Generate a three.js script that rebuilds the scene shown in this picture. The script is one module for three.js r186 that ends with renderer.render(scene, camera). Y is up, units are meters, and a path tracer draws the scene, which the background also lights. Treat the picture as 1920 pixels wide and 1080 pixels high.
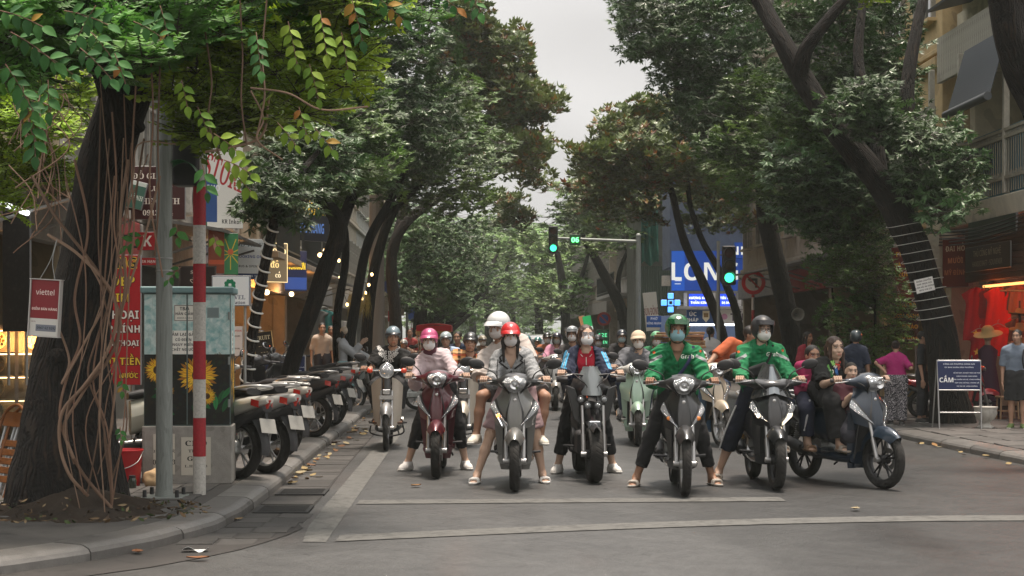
import * as THREE from 'three';
import { mergeGeometries, mergeVertices } from 'three/addons/utils/BufferGeometryUtils.js';
import { ImprovedNoise } from 'three/addons/math/ImprovedNoise.js';
import { RectAreaLightUniformsLib } from 'three/addons/lights/RectAreaLightUniformsLib.js';
import { RoundedBoxGeometry } from 'three/addons/geometries/RoundedBoxGeometry.js';
// ---------- camera, sky, sun, exposure ----------
const F = 3000, CY = 1.42;
const scene = new THREE.Scene();
const camera = new THREE.PerspectiveCamera(2 * Math.atan(630 / F) * 180 / Math.PI, 1920 / 1260, 0.1, 900);
camera.position.set(0, CY, 0);
camera.setViewOffset(1920, 1260, 0, 0, 1920, 1080);
camera.updateProjectionMatrix();
const renderer = new THREE.WebGLRenderer({ antialias: true });
renderer.toneMapping = THREE.LinearToneMapping;
renderer.toneMappingExposure = 4.4;
renderer.shadowMap.enabled = true;
RectAreaLightUniformsLib.init();
const noise3 = new ImprovedNoise();
const N3 = (x, y, z) => noise3.noise(x, y, z);
{ // overcast late-afternoon sky: brighter overhead, faintly warm towards the end of the street, soft cloud banks
const w = 512, h = 256, data = new Float32Array(w * h * 4);
for (let j = 0; j < h; j++) for (let i = 0; i < w; i++) {
const el = ((j + 0.5) / h - 0.5) * Math.PI, az = (i + 0.5) / w * 2 * Math.PI;
const x = Math.cos(el) * Math.cos(az), y = Math.sin(el), z = Math.cos(el) * Math.sin(az);
const up = Math.max(0, y), L = 0.134 * (1 + 2 * up);
const c = 1 + 0.16 * N3(x * 4.1 + 7, y * 11, z * 4.1) + 0.13 * N3(x * 8 + 3, y * 22, z * 8) + 0.03 * N3(x * 20, y * 50, z * 20);
const warm = Math.pow(Math.max(0, -z), 3) * (1 - up);
const o = (j * w + i) * 4, k = y < 0 ? 0.35 : 1;
data[o] = L * c * k * (1.0 + 0.07 * warm); data[o + 1] = L * c * k * (0.978 - 0.02 * warm); data[o + 2] = L * c * k * (0.962 - 0.11 * warm); data[o + 3] = 1;
}
const sky = new THREE.DataTexture(data, w, h, THREE.RGBAFormat, THREE.FloatType);
sky.mapping = THREE.EquirectangularReflectionMapping; sky.magFilter = THREE.LinearFilter; sky.needsUpdate = true;
scene.background = sky; scene.environment = sky;
}
const sun = new THREE.DirectionalLight(0xfff0e0, 1.5);
sun.position.set(6, 60, -22); sun.target.position.set(0, 0, -20);
sun.castShadow = true; sun.shadow.radius = 22; sun.shadow.mapSize.set(2048, 2048);
Object.assign(sun.shadow.camera, { left: -40, right: 40, top: 60, bottom: -60, near: 1, far: 140 });
scene.add(sun, sun.target);
scene.fog = new THREE.FogExp2(new THREE.Color(0.78, 0.86, 0.80), 0.0006);
// ---------- helpers ----------
let seedState = 12345;
const R = () => { seedState = (seedState + 0x6d2b79f5) | 0; let t = Math.imul(seedState ^ (seedState >>> 15), 1 | seedState); t = (t + Math.imul(t ^ (t >>> 7), 61 | t)) ^ t; return ((t ^ (t >>> 14)) >>> 0) / 4294967296; };
const rr = (a, b) => a + (b - a) * R(), pick = (a) => a[Math.floor(R() * a.length)];
const clamp = (x, a = 0, b = 1) => Math.max(a, Math.min(b, x)), lerp = (a, b, t) => a + (b - a) * t;
const sstep = (a, b, x) => { const t = clamp((x - a) / (b - a)); return t * t * (3 - 2 * t); };
const V = (x, y, z) => new THREE.Vector3(x, y, z);
const at = (px, py, d) => V((px - 960) / F * d, CY + (630 - py) / F * d, -d);
const VP = -0.0267;
const S = (s, d, y = 0) => V(s + VP * d, y, -d);
const STREET_YAW = Math.atan(-VP);
const names = {};
const numbered = (n) => { const k = names[n] = (names[n] ?? -1) + 1; return k ? n + '_' + String(k).padStart(3, '0') : n; };
function shadows(o) { o.traverse((c) => { if (c.isMesh) { c.castShadow = true; c.receiveShadow = true; } }); return o; }
function thing(name, label, category, pos = [0, 0, 0], yaw = 0, group) {
const o = new THREE.Group(); o.name = numbered(name); scene.add(o);
o.position.set(...(pos.isVector3 ? pos.toArray() : pos)); o.rotation.y = yaw;
o.userData = { label, category }; if (group) o.userData.group = group;
return o;
}
const flat = (g) => (Array.isArray(g) ? g.flat(9).filter(Boolean) : [g]);
function unify(list) {
list = flat(list);
if (list.length === 1) return list[0];
const anyColor = list.some((g) => g.attributes.color);
return mergeGeometries(list.map((g) => {
g = g.index ? g.toNonIndexed() : g.clone();
for (const k of Object.keys(g.attributes)) if (!['position', 'normal', 'uv', 'color'].includes(k)) g.deleteAttribute(k);
const n = g.attributes.position.count;
if (!g.attributes.uv) g.setAttribute('uv', new THREE.BufferAttribute(new Float32Array(n * 2), 2));
if (anyColor && !g.attributes.color) g.setAttribute('color', new THREE.BufferAttribute(new Float32Array(n * 3).fill(1), 3));
return g;
}));
}
function part(name, geos, mat, parent) {
const m = new THREE.Mesh(unify(geos), mat); m.name = name; m.castShadow = m.receiveShadow = true;
parent.add(m); return m;
}
function solo(name, label, category, geos, mat, group, pos) {
const m = new THREE.Mesh(unify(geos), mat); m.name = numbered(name); m.castShadow = m.receiveShadow = true; scene.add(m);
if (pos) m.position.set(...(pos.isVector3 ? pos.toArray() : pos));
m.userData = { label, category }; if (group) m.userData.group = group;
return m;
}
function struct(name, geos, mat) {
const m = new THREE.Mesh(unify(geos), mat); m.name = numbered(name); m.castShadow = m.receiveShadow = true; m.userData.kind = 'structure'; scene.add(m); return m;
}
function copyOf(o, label, pos, yaw) { const c = o.clone(); c.name = numbered(o.name.replace(/_\d{3}$/, '')); c.userData = { ...o.userData, label: label || o.userData.label }; scene.add(c); if (pos) c.position.copy(pos); if (yaw !== undefined) c.rotation.y = yaw; return c; }
const T = (g, x = 0, y = 0, z = 0, rx = 0, ry = 0, rz = 0, s = 1) => { const m = new THREE.Matrix4().compose(V(x, y, z), new THREE.Quaternion().setFromEuler(new THREE.Euler(rx, ry, rz)), Array.isArray(s) ? V(...s) : V(s, s, s)); g.applyMatrix4(m); return g; };
function worldUV(g, k = 1) {
if (g.index) g = g.toNonIndexed();
const p = g.attributes.position, uv = new Float32Array(p.count * 2), a = V(), b = V(), c = V();
for (let i = 0; i < p.count; i += 3) {
a.fromBufferAttribute(p, i); b.fromBufferAttribute(p, i + 1); c.fromBufferAttribute(p, i + 2);
const n = b.clone().sub(a).cross(c.clone().sub(a)), ax = Math.abs(n.x), ay = Math.abs(n.y), az = Math.abs(n.z);
[a, b, c].forEach((v, j) => { const o = (i + j) * 2; if (ay >= ax && ay >= az) { uv[o] = v.x * k; uv[o + 1] = -v.z * k; } else if (ax >= az) { uv[o] = v.z * k; uv[o + 1] = v.y * k; } else { uv[o] = v.x * k; uv[o + 1] = v.y * k; } });
}
g.setAttribute('uv', new THREE.BufferAttribute(uv, 2)); return g;
}
const box = (w, h, d, x = 0, y = 0, z = 0, ry = 0) => worldUV(T(new THREE.BoxGeometry(w, h, d), x, y, z, 0, ry, 0));
const rbox = (w, h, d, r = 0.01, x = 0, y = 0, z = 0, ry = 0, seg = 2) => worldUV(T(new RoundedBoxGeometry(w, h, d, seg, Math.min(r, w / 2.01, h / 2.01, d / 2.01)), x, y, z, 0, ry, 0));
const cyl = (r0, r1, h, x = 0, y = 0, z = 0, seg = 16) => T(new THREE.CylinderGeometry(r1, r0, h, seg), x, y, z);
function rod(a, b, r0, r1 = r0, seg = 8) { a = a.isVector3 ? a : V(...a); b = b.isVector3 ? b : V(...b); const d = b.clone().sub(a), g = new THREE.CylinderGeometry(r1, r0, d.length(), seg); const m = new THREE.Matrix4().compose(a.clone().add(b).multiplyScalar(0.5), new THREE.Quaternion().setFromUnitVectors(V(0, 1, 0), d.normalize()), V(1, 1, 1)); g.applyMatrix4(m); return g; }
const vec = (p) => (p.isVector3 ? p : V(...p));
const tube = (pts, r, seg = 24, rs = 8, closed = false) => new THREE.TubeGeometry(new THREE.CatmullRomCurve3(pts.map(vec), closed, 'centripetal'), seg, r, rs, closed);
function taper(pts, radii, seg = 24, rs = 10, wob = 0, uvLen = 1) {
const c = new THREE.CatmullRomCurve3(pts.map(vec), false, 'centripetal'), fr = c.computeFrenetFrames(seg), pos = [], uv = [], idx = [], L = c.getLength();
for (let i = 0; i <= seg; i++) {
const t = i / seg, p = c.getPointAt(t), q = t * (radii.length - 1), k = Math.min(radii.length - 2, Math.floor(q)), r = lerp(radii[k], radii[k + 1], q - k);
for (let j = 0; j <= rs; j++) {
const a = j / rs * Math.PI * 2, ca = Math.cos(a), sa = Math.sin(a), n = fr.normals[i].clone().multiplyScalar(ca).addScaledVector(fr.binormals[i], sa);
const w = wob ? 1 + wob * (N3(ca * 1.5 + p.x, p.y * 1.2, sa * 1.5 + p.z) + 0.5 * N3(ca * 4 + p.x * 3, p.y * 3, sa * 4 + p.z * 3)) : 1;
const v = p.clone().addScaledVector(n, r * w); pos.push(v.x, v.y, v.z); uv.push(j / rs * Math.max(1, Math.round(2 * Math.PI * radii[0] / 0.5)) * 0.5 * uvLen, t * L * uvLen);
}
}
for (let i = 0; i < seg; i++) for (let j = 0; j < rs; j++) { const a = i * (rs + 1) + j, b = a + rs + 1; idx.push(a, a + 1, b, b, a + 1, b + 1); }
return fromArrays(pos, idx, uv);
}
function fromArrays(pos, idx, uv, col) {
const g = new THREE.BufferGeometry(); g.setAttribute('position', new THREE.Float32BufferAttribute(pos, 3)); if (idx) g.setIndex(idx);
if (uv) g.setAttribute('uv', new THREE.Float32BufferAttribute(uv, 2)); if (col) g.setAttribute('color', new THREE.Float32BufferAttribute(col, 3));
g.computeVertexNormals(); return g;
}
function shell(f, nu, nv, t, uvk) {
const P = [], pos = [], idx = [], uv = [], at2 = (i, j) => P[i * (nv + 1) + j];
for (let i = 0; i <= nu; i++) for (let j = 0; j <= nv; j++) P.push(V(...f(i / nu, j / nv)));
const nrm = []; for (let i = 0; i <= nu; i++) for (let j = 0; j <= nv; j++) {
const du = at2(Math.min(nu, i + 1), j).clone().sub(at2(Math.max(0, i - 1), j)), dv = at2(i, Math.min(nv, j + 1)).clone().sub(at2(i, Math.max(0, j - 1)));
const n = du.cross(dv); if (n.lengthSq() < 1e-16) n.set(0, 0, 1); nrm.push(n.normalize());
}
const n = P.length;
for (let i = 0; i < n; i++) { pos.push(P[i].x, P[i].y, P[i].z); uv.push(...(uvk ? [P[i].x * uvk, P[i].y * uvk] : [Math.floor(i / (nv + 1)) / nu, (i % (nv + 1)) / nv])); }
for (let i = 0; i < n; i++) { const q = P[i].clone().addScaledVector(nrm[i], -t); pos.push(q.x, q.y, q.z); uv.push(uv[i * 2], uv[i * 2 + 1]); }
for (let i = 0; i < nu; i++) for (let j = 0; j < nv; j++) { const a = i * (nv + 1) + j, b = a + nv + 1; idx.push(a, b, a + 1, b, b + 1, a + 1, n + a, n + a + 1, n + b, n + b, n + a + 1, n + b + 1); }
const rim = (a, b) => { const o = pos.length / 3; for (const k of [a, b, n + a, n + b]) { pos.push(pos[k * 3], pos[k * 3 + 1], pos[k * 3 + 2]); uv.push(uv[k * 2], uv[k * 2 + 1]); } idx.push(o, o + 1, o + 2, o + 2, o + 1, o + 3); };
for (let i = 0; i < nu; i++) { rim(i * (nv + 1), (i + 1) * (nv + 1)); rim((i + 1) * (nv + 1) + nv, i * (nv + 1) + nv); }
for (let j = 0; j < nv; j++) { rim(j + 1, j); rim(nu * (nv + 1) + j, nu * (nv + 1) + j + 1); }
return fromArrays(pos, idx, uv);
}
function loft(secs, ns = 24, cap = true, p = 2.6) {
const pos = [], idx = [], uv = [];
secs.forEach((s, i) => { for (let j = 0; j <= ns; j++) { const a = j / ns * Math.PI * 2, ca = Math.cos(a), sa = Math.sin(a), e = 2 / (s.p || p), u = Math.sign(ca) * Math.abs(ca) ** e * s.w, v = Math.sign(sa) * Math.abs(sa) ** e * (sa < 0 && s.h2 !== undefined ? s.h2 : s.h); if (s.ax === 'y') pos.push(s.c[0] + u, s.c[1] + (s.tilt || 0) * v, s.c[2] - v); else pos.push(s.c[0] + u, s.c[1] + v, s.c[2] + (s.tilt || 0) * v); uv.push(j / ns, i / secs.length); } });
for (let i = 0; i < secs.length - 1; i++) for (let j = 0; j < ns; j++) { const a = i * (ns + 1) + j, b = a + ns + 1; idx.push(a, a + 1, b, b, a + 1, b + 1); }
if (cap) for (const [i, f] of [[0, 1], [secs.length - 1, 0]]) { const o = pos.length / 3; pos.push(...secs[i].c); uv.push(0, 0); for (let j = 0; j <= ns; j++) { const k = (i * (ns + 1) + j) * 3; pos.push(pos[k], pos[k + 1], pos[k + 2]); uv.push(0, 0); } for (let j = 1; j <= ns; j++) f ? idx.push(o, o + j + 1, o + j) : idx.push(o, o + j, o + j + 1); }
return fromArrays(pos, idx, uv);
}
function prism(pts, depth, bevel = 0.004, holes) { const s = new THREE.Shape(pts.map(([x, y]) => new THREE.Vector2(x, y))); for (const h of holes || []) s.holes.push(new THREE.Path(h.map(([x, y]) => new THREE.Vector2(x, y)))); const g = new THREE.ExtrudeGeometry(s, { depth, bevelEnabled: bevel > 0, bevelThickness: bevel, bevelSize: bevel, bevelSegments: 2, curveSegments: 12 }); return g; }
const lathe = (pts, seg = 24) => new THREE.LatheGeometry(pts.map(([r, y]) => new THREE.Vector2(r, y)), seg);
const ball = (r, x = 0, y = 0, z = 0, s = [1, 1, 1], seg = 16) => T(new THREE.SphereGeometry(r, seg, Math.ceil(seg * 0.7)), x, y, z, 0, 0, 0, s);
// ---------- surface nets: closed smooth skins from distance fields ----------
function skin(field, lo, hi, cell, uvk = 1) {
const nx = Math.ceil((hi[0] - lo[0]) / cell) + 1, ny = Math.ceil((hi[1] - lo[1]) / cell) + 1, nz = Math.ceil((hi[2] - lo[2]) / cell) + 1;
const val = new Float32Array(nx * ny * nz).fill(1), B = 4, half = B * cell * 0.87 * 1.6 + 0.012;
for (let bz = 0; bz < nz; bz += B) for (let by = 0; by < ny; by += B) for (let bx = 0; bx < nx; bx += B) {
const c = field(lo[0] + (bx + B / 2) * cell, lo[1] + (by + B / 2) * cell, lo[2] + (bz + B / 2) * cell, true);
const near = Math.abs(c) < half;
for (let z = bz; z < Math.min(nz, bz + B); z++) for (let y = by; y < Math.min(ny, by + B); y++) for (let x = bx; x < Math.min(nx, bx + B); x++) val[(z * ny + y) * nx + x] = near ? field(lo[0] + x * cell, lo[1] + y * cell, lo[2] + z * cell, false) : c;
}
const vid = new Int32Array(nx * ny * nz).fill(-1), pos = [], idx = [], uv = [], I = (x, y, z) => (z * ny + y) * nx + x;
for (let z = 0; z < nz - 1; z++) for (let y = 0; y < ny - 1; y++) for (let x = 0; x < nx - 1; x++) {
let n = 0, px = 0, py = 0, pz = 0, m = 0;
for (let k = 0; k < 8; k++) if (val[I(x + (k & 1), y + (k >> 1 & 1), z + (k >> 2))] < 0) m |= 1 << k;
if (m === 0 || m === 255) continue;
for (let k = 0; k < 8; k++) for (let e = 1; e < 8; e <<= 1) { if (k & e) continue; const q = k | e; if (((m >> k) & 1) === ((m >> q) & 1)) continue;
const a = val[I(x + (k & 1), y + (k >> 1 & 1), z + (k >> 2))], b = val[I(x + (q & 1), y + (q >> 1 & 1), z + (q >> 2))], t = a / (a - b);
px += (k & 1) + (e === 1 ? t : 0); py += (k >> 1 & 1) + (e === 2 ? t : 0); pz += (k >> 2) + (e === 4 ? t : 0); n++; }
vid[I(x, y, z)] = pos.length / 3; const X = lo[0] + (x + px / n) * cell, Y = lo[1] + (y + py / n) * cell, Z = lo[2] + (z + pz / n) * cell;
pos.push(X, Y, Z); uv.push((X + 0.6 * Z) * uvk, (Y + 0.35 * Z) * uvk);
}
for (let z = 1; z < nz - 1; z++) for (let y = 1; y < ny - 1; y++) for (let x = 1; x < nx - 1; x++) {
const s = val[I(x, y, z)] < 0;
const quad = (a, b, c, d, fl) => { if (a < 0 || b < 0 || c < 0 || d < 0) return; fl ? idx.push(a, b, c, a, c, d) : idx.push(a, c, b, a, d, c); };
if (s !== (val[I(x + 1, y, z)] < 0)) quad(vid[I(x, y - 1, z - 1)], vid[I(x, y, z - 1)], vid[I(x, y, z)], vid[I(x, y - 1, z)], s);
if (s !== (val[I(x, y + 1, z)] < 0)) quad(vid[I(x - 1, y, z - 1)], vid[I(x - 1, y, z)], vid[I(x, y, z)], vid[I(x, y, z - 1)], s);
if (s !== (val[I(x, y, z + 1)] < 0)) quad(vid[I(x - 1, y - 1, z)], vid[I(x, y - 1, z)], vid[I(x, y, z)], vid[I(x - 1, y, z)], s);
}
return fromArrays(pos, idx, uv);
}
const smin = (a, b, k) => { const h = k - Math.abs(a - b); return h > 0 ? Math.min(a, b) - h * h / k * 0.25 : Math.min(a, b); };
const cap = (a, b, ra, rb = ra, q) => { a = vec(a); b = vec(b); return { a: [a.x, a.y, a.z], d: [b.x - a.x, b.y - a.y, b.z - a.z], l: Math.max(1e-9, a.distanceToSquared(b)), ra, rb, q, m: q ? Math.min(1, 1 / q.f) : 1 }; };
function dCap(c, x, y, z) {
x -= c.a[0]; y -= c.a[1]; z -= c.a[2];
let t = (x * c.d[0] + y * c.d[1] + z * c.d[2]) / c.l; t = t < 0 ? 0 : t > 1 ? 1 : t;
x -= t * c.d[0]; y -= t * c.d[1]; z -= t * c.d[2];
const r = c.ra + (c.rb - c.ra) * t;
if (c.q) { const n = c.q.n, k = (x * n[0] + y * n[1] + z * n[2]) * (c.q.f - 1); x += n[0] * k; y += n[1] * k; z += n[2] * k; return (Math.sqrt(x * x + y * y + z * z) - r) * (c.q.f > 1 ? 0.5 + 0.5 / c.q.f : 1); }
return Math.sqrt(x * x + y * y + z * z) - r;
}
const ell = (c, r) => ({ c, r, e: true, m: Math.min(...r) });
const dEll = (e, x, y, z) => { x = (x - e.c[0]) / e.r[0]; y = (y - e.c[1]) / e.r[1]; z = (z - e.c[2]) / e.r[2]; const k = Math.sqrt(x * x + y * y + z * z), g = Math.sqrt((x / e.r[0]) ** 2 + (y / e.r[1]) ** 2 + (z / e.r[2]) ** 2); return g < 1e-6 ? -e.m : k * (k - 1) / g; };
const dP = (p, x, y, z) => (p.e ? dEll(p, x, y, z) : dCap(p, x, y, z));
function fieldOf(prims, k) { return (x, y, z) => { let d = 9; for (const p of prims) { const e = dP(p, x, y, z); d = smin(d, e, p.k || k); } return d; }; }
function boundsOf(prims, pad) { const lo = [9, 9, 9].map((v) => v * 9), hi = lo.map((v) => -v); for (const p of prims) for (let i = 0; i < 3; i++) { const pts = p.e ? [p.c[i] - p.r[i], p.c[i] + p.r[i]] : [p.a[i], p.a[i] + p.d[i]].flatMap((v) => [v - Math.max(p.ra, p.rb), v + Math.max(p.ra, p.rb)]); lo[i] = Math.min(lo[i], ...pts); hi[i] = Math.max(hi[i], ...pts); } return [lo.map((v) => v - pad), hi.map((v) => v + pad)]; }
// ---------- textures ----------
function tiled(size, fn, srgb) {
const data = new Uint8Array(size * size * 4);
for (let j = 0; j < size; j++) for (let i = 0; i < size; i++) { const c = fn(i / size, j / size, i, j), o = (j * size + i) * 4; if (typeof c === 'number') data[o] = data[o + 1] = data[o + 2] = clamp(c) * 255; else { data[o] = clamp(c[0]) * 255; data[o + 1] = clamp(c[1]) * 255; data[o + 2] = clamp(c[2]) * 255; } data[o + 3] = 255; }
const t = new THREE.DataTexture(data, size, size); t.wrapS = t.wrapT = THREE.RepeatWrapping; t.magFilter = t.minFilter = THREE.LinearFilter; if (srgb) t.colorSpace = THREE.SRGBColorSpace; t.needsUpdate = true; return t;
}
const tn = (u, v, f, s = 0) => { const a = u * Math.PI * 2, b = v * Math.PI * 2, r = f / (Math.PI * 2); return N3(Math.cos(a) * r + s, Math.sin(a) * r + Math.cos(b) * r * 0.9 + 31.7 + s, Math.sin(b) * r + 11.3); };
const rep = (t, k, k2 = k) => { const c = t.clone(); c.repeat.set(k, k2); c.needsUpdate = true; return c; };
function canvasTex(w, h, draw) { const c = document.createElement('canvas'); c.width = w; c.height = h; const x = c.getContext('2d'); draw(x, w, h); const t = new THREE.CanvasTexture(c); t.colorSpace = THREE.SRGBColorSpace; t.magFilter = THREE.LinearFilter; t.anisotropy = 8; return t; }
// Vietnamese letters: the base letter, then its marks as strokes
function vt(x, str, px, py, size) {
const S = [...str.normalize('NFD')], W = S.reduce((a, c) => a + (/[\u0300-\u036f]/.test(c) ? 0 : x.measureText(c === 'Đ' ? 'D' : c === 'đ' ? 'd' : c).width), 0), al = x.textAlign, bl = x.textBaseline;
let cx = px - (al === 'center' ? W / 2 : 0), cw = 0, low = false, lvl = 0; const mid = bl === 'middle' ? py : py - size * 0.36; x.textAlign = 'left';
const L = (...p) => { x.beginPath(); p.forEach(([a, b], i) => (i ? x.lineTo(a, b) : x.moveTo(a, b))); x.stroke(); };
x.save(); x.strokeStyle = x.fillStyle; x.lineWidth = size * 0.085;
for (const c of S) {
if (/[\u0300-\u036f]/.test(c)) {
const m = cx - cw / 2, t = mid - size * (low ? 0.36 : 0.46) - lvl * size * 0.15, q = size * 0.11, k = c.charCodeAt(0);
if (k === 0x323) { x.beginPath(); x.arc(m, mid + size * 0.52, size * 0.065, 0, 7); x.fill(); continue; } if (k === 0x31b) { L([cx - size * 0.08, mid - size * 0.30], [cx + size * 0.06, mid - size * 0.34], [cx + size * 0.06, mid - size * 0.48]); continue; }
if (k === 0x302) L([m - q * 1.3, t], [m, t - q], [m + q * 1.3, t]); else if (k === 0x306) L([m - q * 1.2, t - q], [m, t], [m + q * 1.2, t - q]); else if (k === 0x301) L([m - q * 0.4, t], [m + q, t - q * 1.3]); else if (k === 0x300) L([m + q * 0.4, t], [m - q, t - q * 1.3]); else if (k === 0x303) L([m - q * 1.3, t], [m - q * 0.4, t - q * 0.8], [m + q * 0.4, t], [m + q * 1.3, t - q * 0.8]); else L([m, t], [m + q * 0.5, t - q * 0.7], [m - q * 0.4, t - q * 1.3]);
lvl++; continue;
}
const b = c === 'Đ' ? 'D' : c === 'đ' ? 'd' : c; cw = x.measureText(b).width; low = b === b.toLowerCase() && b !== b.toUpperCase(); lvl = 0; x.fillText(b, cx, py); if (c === 'Đ') L([cx - size * 0.05, mid], [cx + cw * 0.5, mid]); if (c === 'đ') L([cx + cw * 0.4, mid - size * 0.27], [cx + cw * 1.1, mid - size * 0.27]); cx += cw;
}
x.restore(); x.textAlign = al;
}
const std = (color, rough = 0.8, o = {}) => new THREE.MeshStandardMaterial({ color: Array.isArray(color) ? new THREE.Color().setRGB(...color) : color, roughness: rough, ...o });
const phy = (color, rough = 0.5, o = {}) => new THREE.MeshPhysicalMaterial({ color: Array.isArray(color) ? new THREE.Color().setRGB(...color) : color, roughness: rough, ...o });
const grain = tiled(512, (u, v) => 0.5 + 0.25 * tn(u, v, 40) + 0.2 * tn(u, v, 90, 4) + (R() - 0.5) * 0.3);
const clothTex = tiled(256, (u, v) => 0.5 + 0.22 * Math.sin(u * 128 * Math.PI) * Math.sin(v * 128 * Math.PI) + 0.2 * tn(u, v, 30));
const grime = tiled(512, (u, v) => { const k = 0.86 + 0.16 * tn(u, v, 6) + 0.10 * tn(u, v, 19, 3) + 0.05 * tn(u, v, 60, 5) + (R() - 0.5) * 0.05, s = tn(u, v, 9, 8) > 0.34 ? 0.82 : 1; return [k * s, k * s * 0.985, k * s * 0.96]; });
const barkTex = tiled(512, (u, v) => { const w = u + 0.03 * tn(u, v, 8), f = Math.abs(tn(w, v * 0.25 + 0.1, 26)) * 1.6, c = 0.30 + 0.5 * f + 0.18 * tn(u, v, 50, 3) + (tn(u, v, 7, 9) > 0.3 ? 0.14 : 0); return [c * 0.82, c * 0.72, c * 0.62]; }, true);
const barkBump = tiled(512, (u, v) => { const w = u + 0.03 * tn(u, v, 8); return clamp(Math.abs(tn(w, v * 0.25 + 0.1, 26)) * 2.0 + 0.25 * tn(u, v, 50, 3) + 0.2); });
const woodTex = tiled(512, (u, v) => { const g = 0.5 + 0.3 * tn(u * 0.4, v, 70) + 0.12 * Math.sin((v * 30 + 2 * tn(u, v, 4)) * Math.PI * 2) + 0.1 * tn(u, v, 90); return [0.44 * g + 0.12, 0.28 * g + 0.07, 0.16 * g + 0.04]; });
// ---------- materials ----------
const M = {
chrome: phy([0.62, 0.62, 0.62], 0.18, { metalness: 1 }),
alloy: std([0.42, 0.42, 0.42], 0.38, { metalness: 0.85, bumpMap: rep(grain, 6), bumpScale: 0.0004 }),
steel: std([0.40, 0.42, 0.42], 0.5, { metalness: 0.75, map: rep(grime, 2) }),
pole: std([0.30, 0.33, 0.32], 0.62, { metalness: 0.35, map: rep(grime, 3), bumpMap: rep(grain, 8), bumpScale: 0.0005 }),
black: std([0.018, 0.018, 0.02], 0.55, { bumpMap: rep(grain, 10), bumpScale: 0.0004 }),
gloss: phy([0.012, 0.012, 0.014], 0.35, { clearcoat: 1, clearcoatRoughness: 0.06 }),
plastic: std([0.04, 0.04, 0.043], 0.62, { bumpMap: rep(grain, 12), bumpScale: 0.0003 }),
tyre: std([0.020, 0.019, 0.018], 0.88, { map: rep(grime, 3), bumpMap: rep(grain, 10), bumpScale: 0.001 }),
seat: std([0.022, 0.022, 0.024], 0.62, { bumpMap: rep(clothTex, 14), bumpScale: 0.0006 }),
lens: phy([0.50, 0.52, 0.54], 0.10, { metalness: 0.85, clearcoat: 1, clearcoatRoughness: 0.03, bumpMap: rep(grain, 5), bumpScale: 0.004 }),
amber: phy([0.75, 0.22, 0.02], 0.2, { clearcoat: 1 }),
redlens: phy([0.42, 0.02, 0.012], 0.18, { clearcoat: 1 }),
white: std([0.72, 0.72, 0.70], 0.55, { map: rep(grime, 1) }),
mirrorGlass: phy([0.8, 0.8, 0.82], 0.04, { metalness: 1 }),
bark: std([0.045, 0.038, 0.033], 0.95, { map: barkTex, bumpMap: barkBump, bumpScale: 0.03 }),
wood: std(0xffffff, 0.6, { map: woodTex }),
concrete: std([0.36, 0.35, 0.33], 0.9, { map: rep(grime, 0.8), bumpMap: rep(grain, 3), bumpScale: 0.002 }),
};
const paints = {};
const paint = (rgb, o = {}) => paints[rgb.join() + JSON.stringify(o)] ??= phy(rgb, 0.42, { metalness: 0.25, clearcoat: 1, clearcoatRoughness: 0.07, ...o });
const glow = (rgb, k = 1, base = [0.4, 0.4, 0.4]) => std(base, 0.3, { emissive: new THREE.Color().setRGB(...rgb), emissiveIntensity: k });
const cloths = {};
const cloth = (rgb, o = {}) => cloths[rgb.join() + JSON.stringify(o)] ??= phy(rgb, 0.88, { sheen: 0.25, sheenRoughness: 0.6, bumpMap: rep(clothTex, 10), bumpScale: 0.0012, ...o });
// ---------- ground, road, pavements ----------
const PH = 0.10;
const asphaltTex = tiled(1024, (u, v) => { const n = R(); let k = 0.74 + 0.14 * tn(u, v, 12) + 0.14 * tn(u, v, 45, 2) + 0.2 * tn(u, v, 160, 6) + (n - 0.5) * 0.4; if (n > 0.97) k += 0.26; if (n < 0.05) k -= 0.3; if (Math.abs(tn(u, v, 5, 12)) < 0.006 && tn(u, v, 3, 4) > 0) k *= 0.5; return [k, k * 0.99, k * 0.965]; });
const asphaltBump = tiled(1024, (u, v) => 0.5 + 0.25 * tn(u, v, 150, 6) + (R() - 0.5) * 0.6);
const paveTex = tiled(1024, (u, v) => { let k = 0.78 + 0.16 * tn(u, v, 5) + 0.12 * tn(u, v, 17, 3) + 0.08 * tn(u, v, 70, 5) + (R() - 0.5) * 0.12; const st = tn(u, v, 11, 9); if (st > 0.3) k -= (st - 0.3) * 0.9; return [k, k * 0.975, k * 0.95]; });
function leftKerb(d) {
const pts = [[7.4, -6.6], [8.2, -4.9], [8.8, -3.9], [9.5, -3.02], [10.0, -2.68], [10.7, -2.36], [11.6, -2.15], [12.5, -2.10], [13.7, -2.13], [14.9, -2.165], [17.2, -2.26], [21.2, -2.39], [27.1, -2.575]];
if (d >= 27.1) return -1.851 + VP * d;
for (let i = 1; i < pts.length; i++) if (d <= pts[i][0]) { const [a, b] = [pts[i - 1], pts[i]]; return lerp(a[1], b[1], (d - a[0]) / (b[0] - a[0])); }
}
function rightKerb(d) { if (d > 21) return 5.98 + VP * d; if (d > 17.5) return lerp(5.66, 5.42, (d - 17.5) / 3.5); return 5.66 + Math.pow((17.5 - d) / 6, 1.6) * 3.2; }
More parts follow.
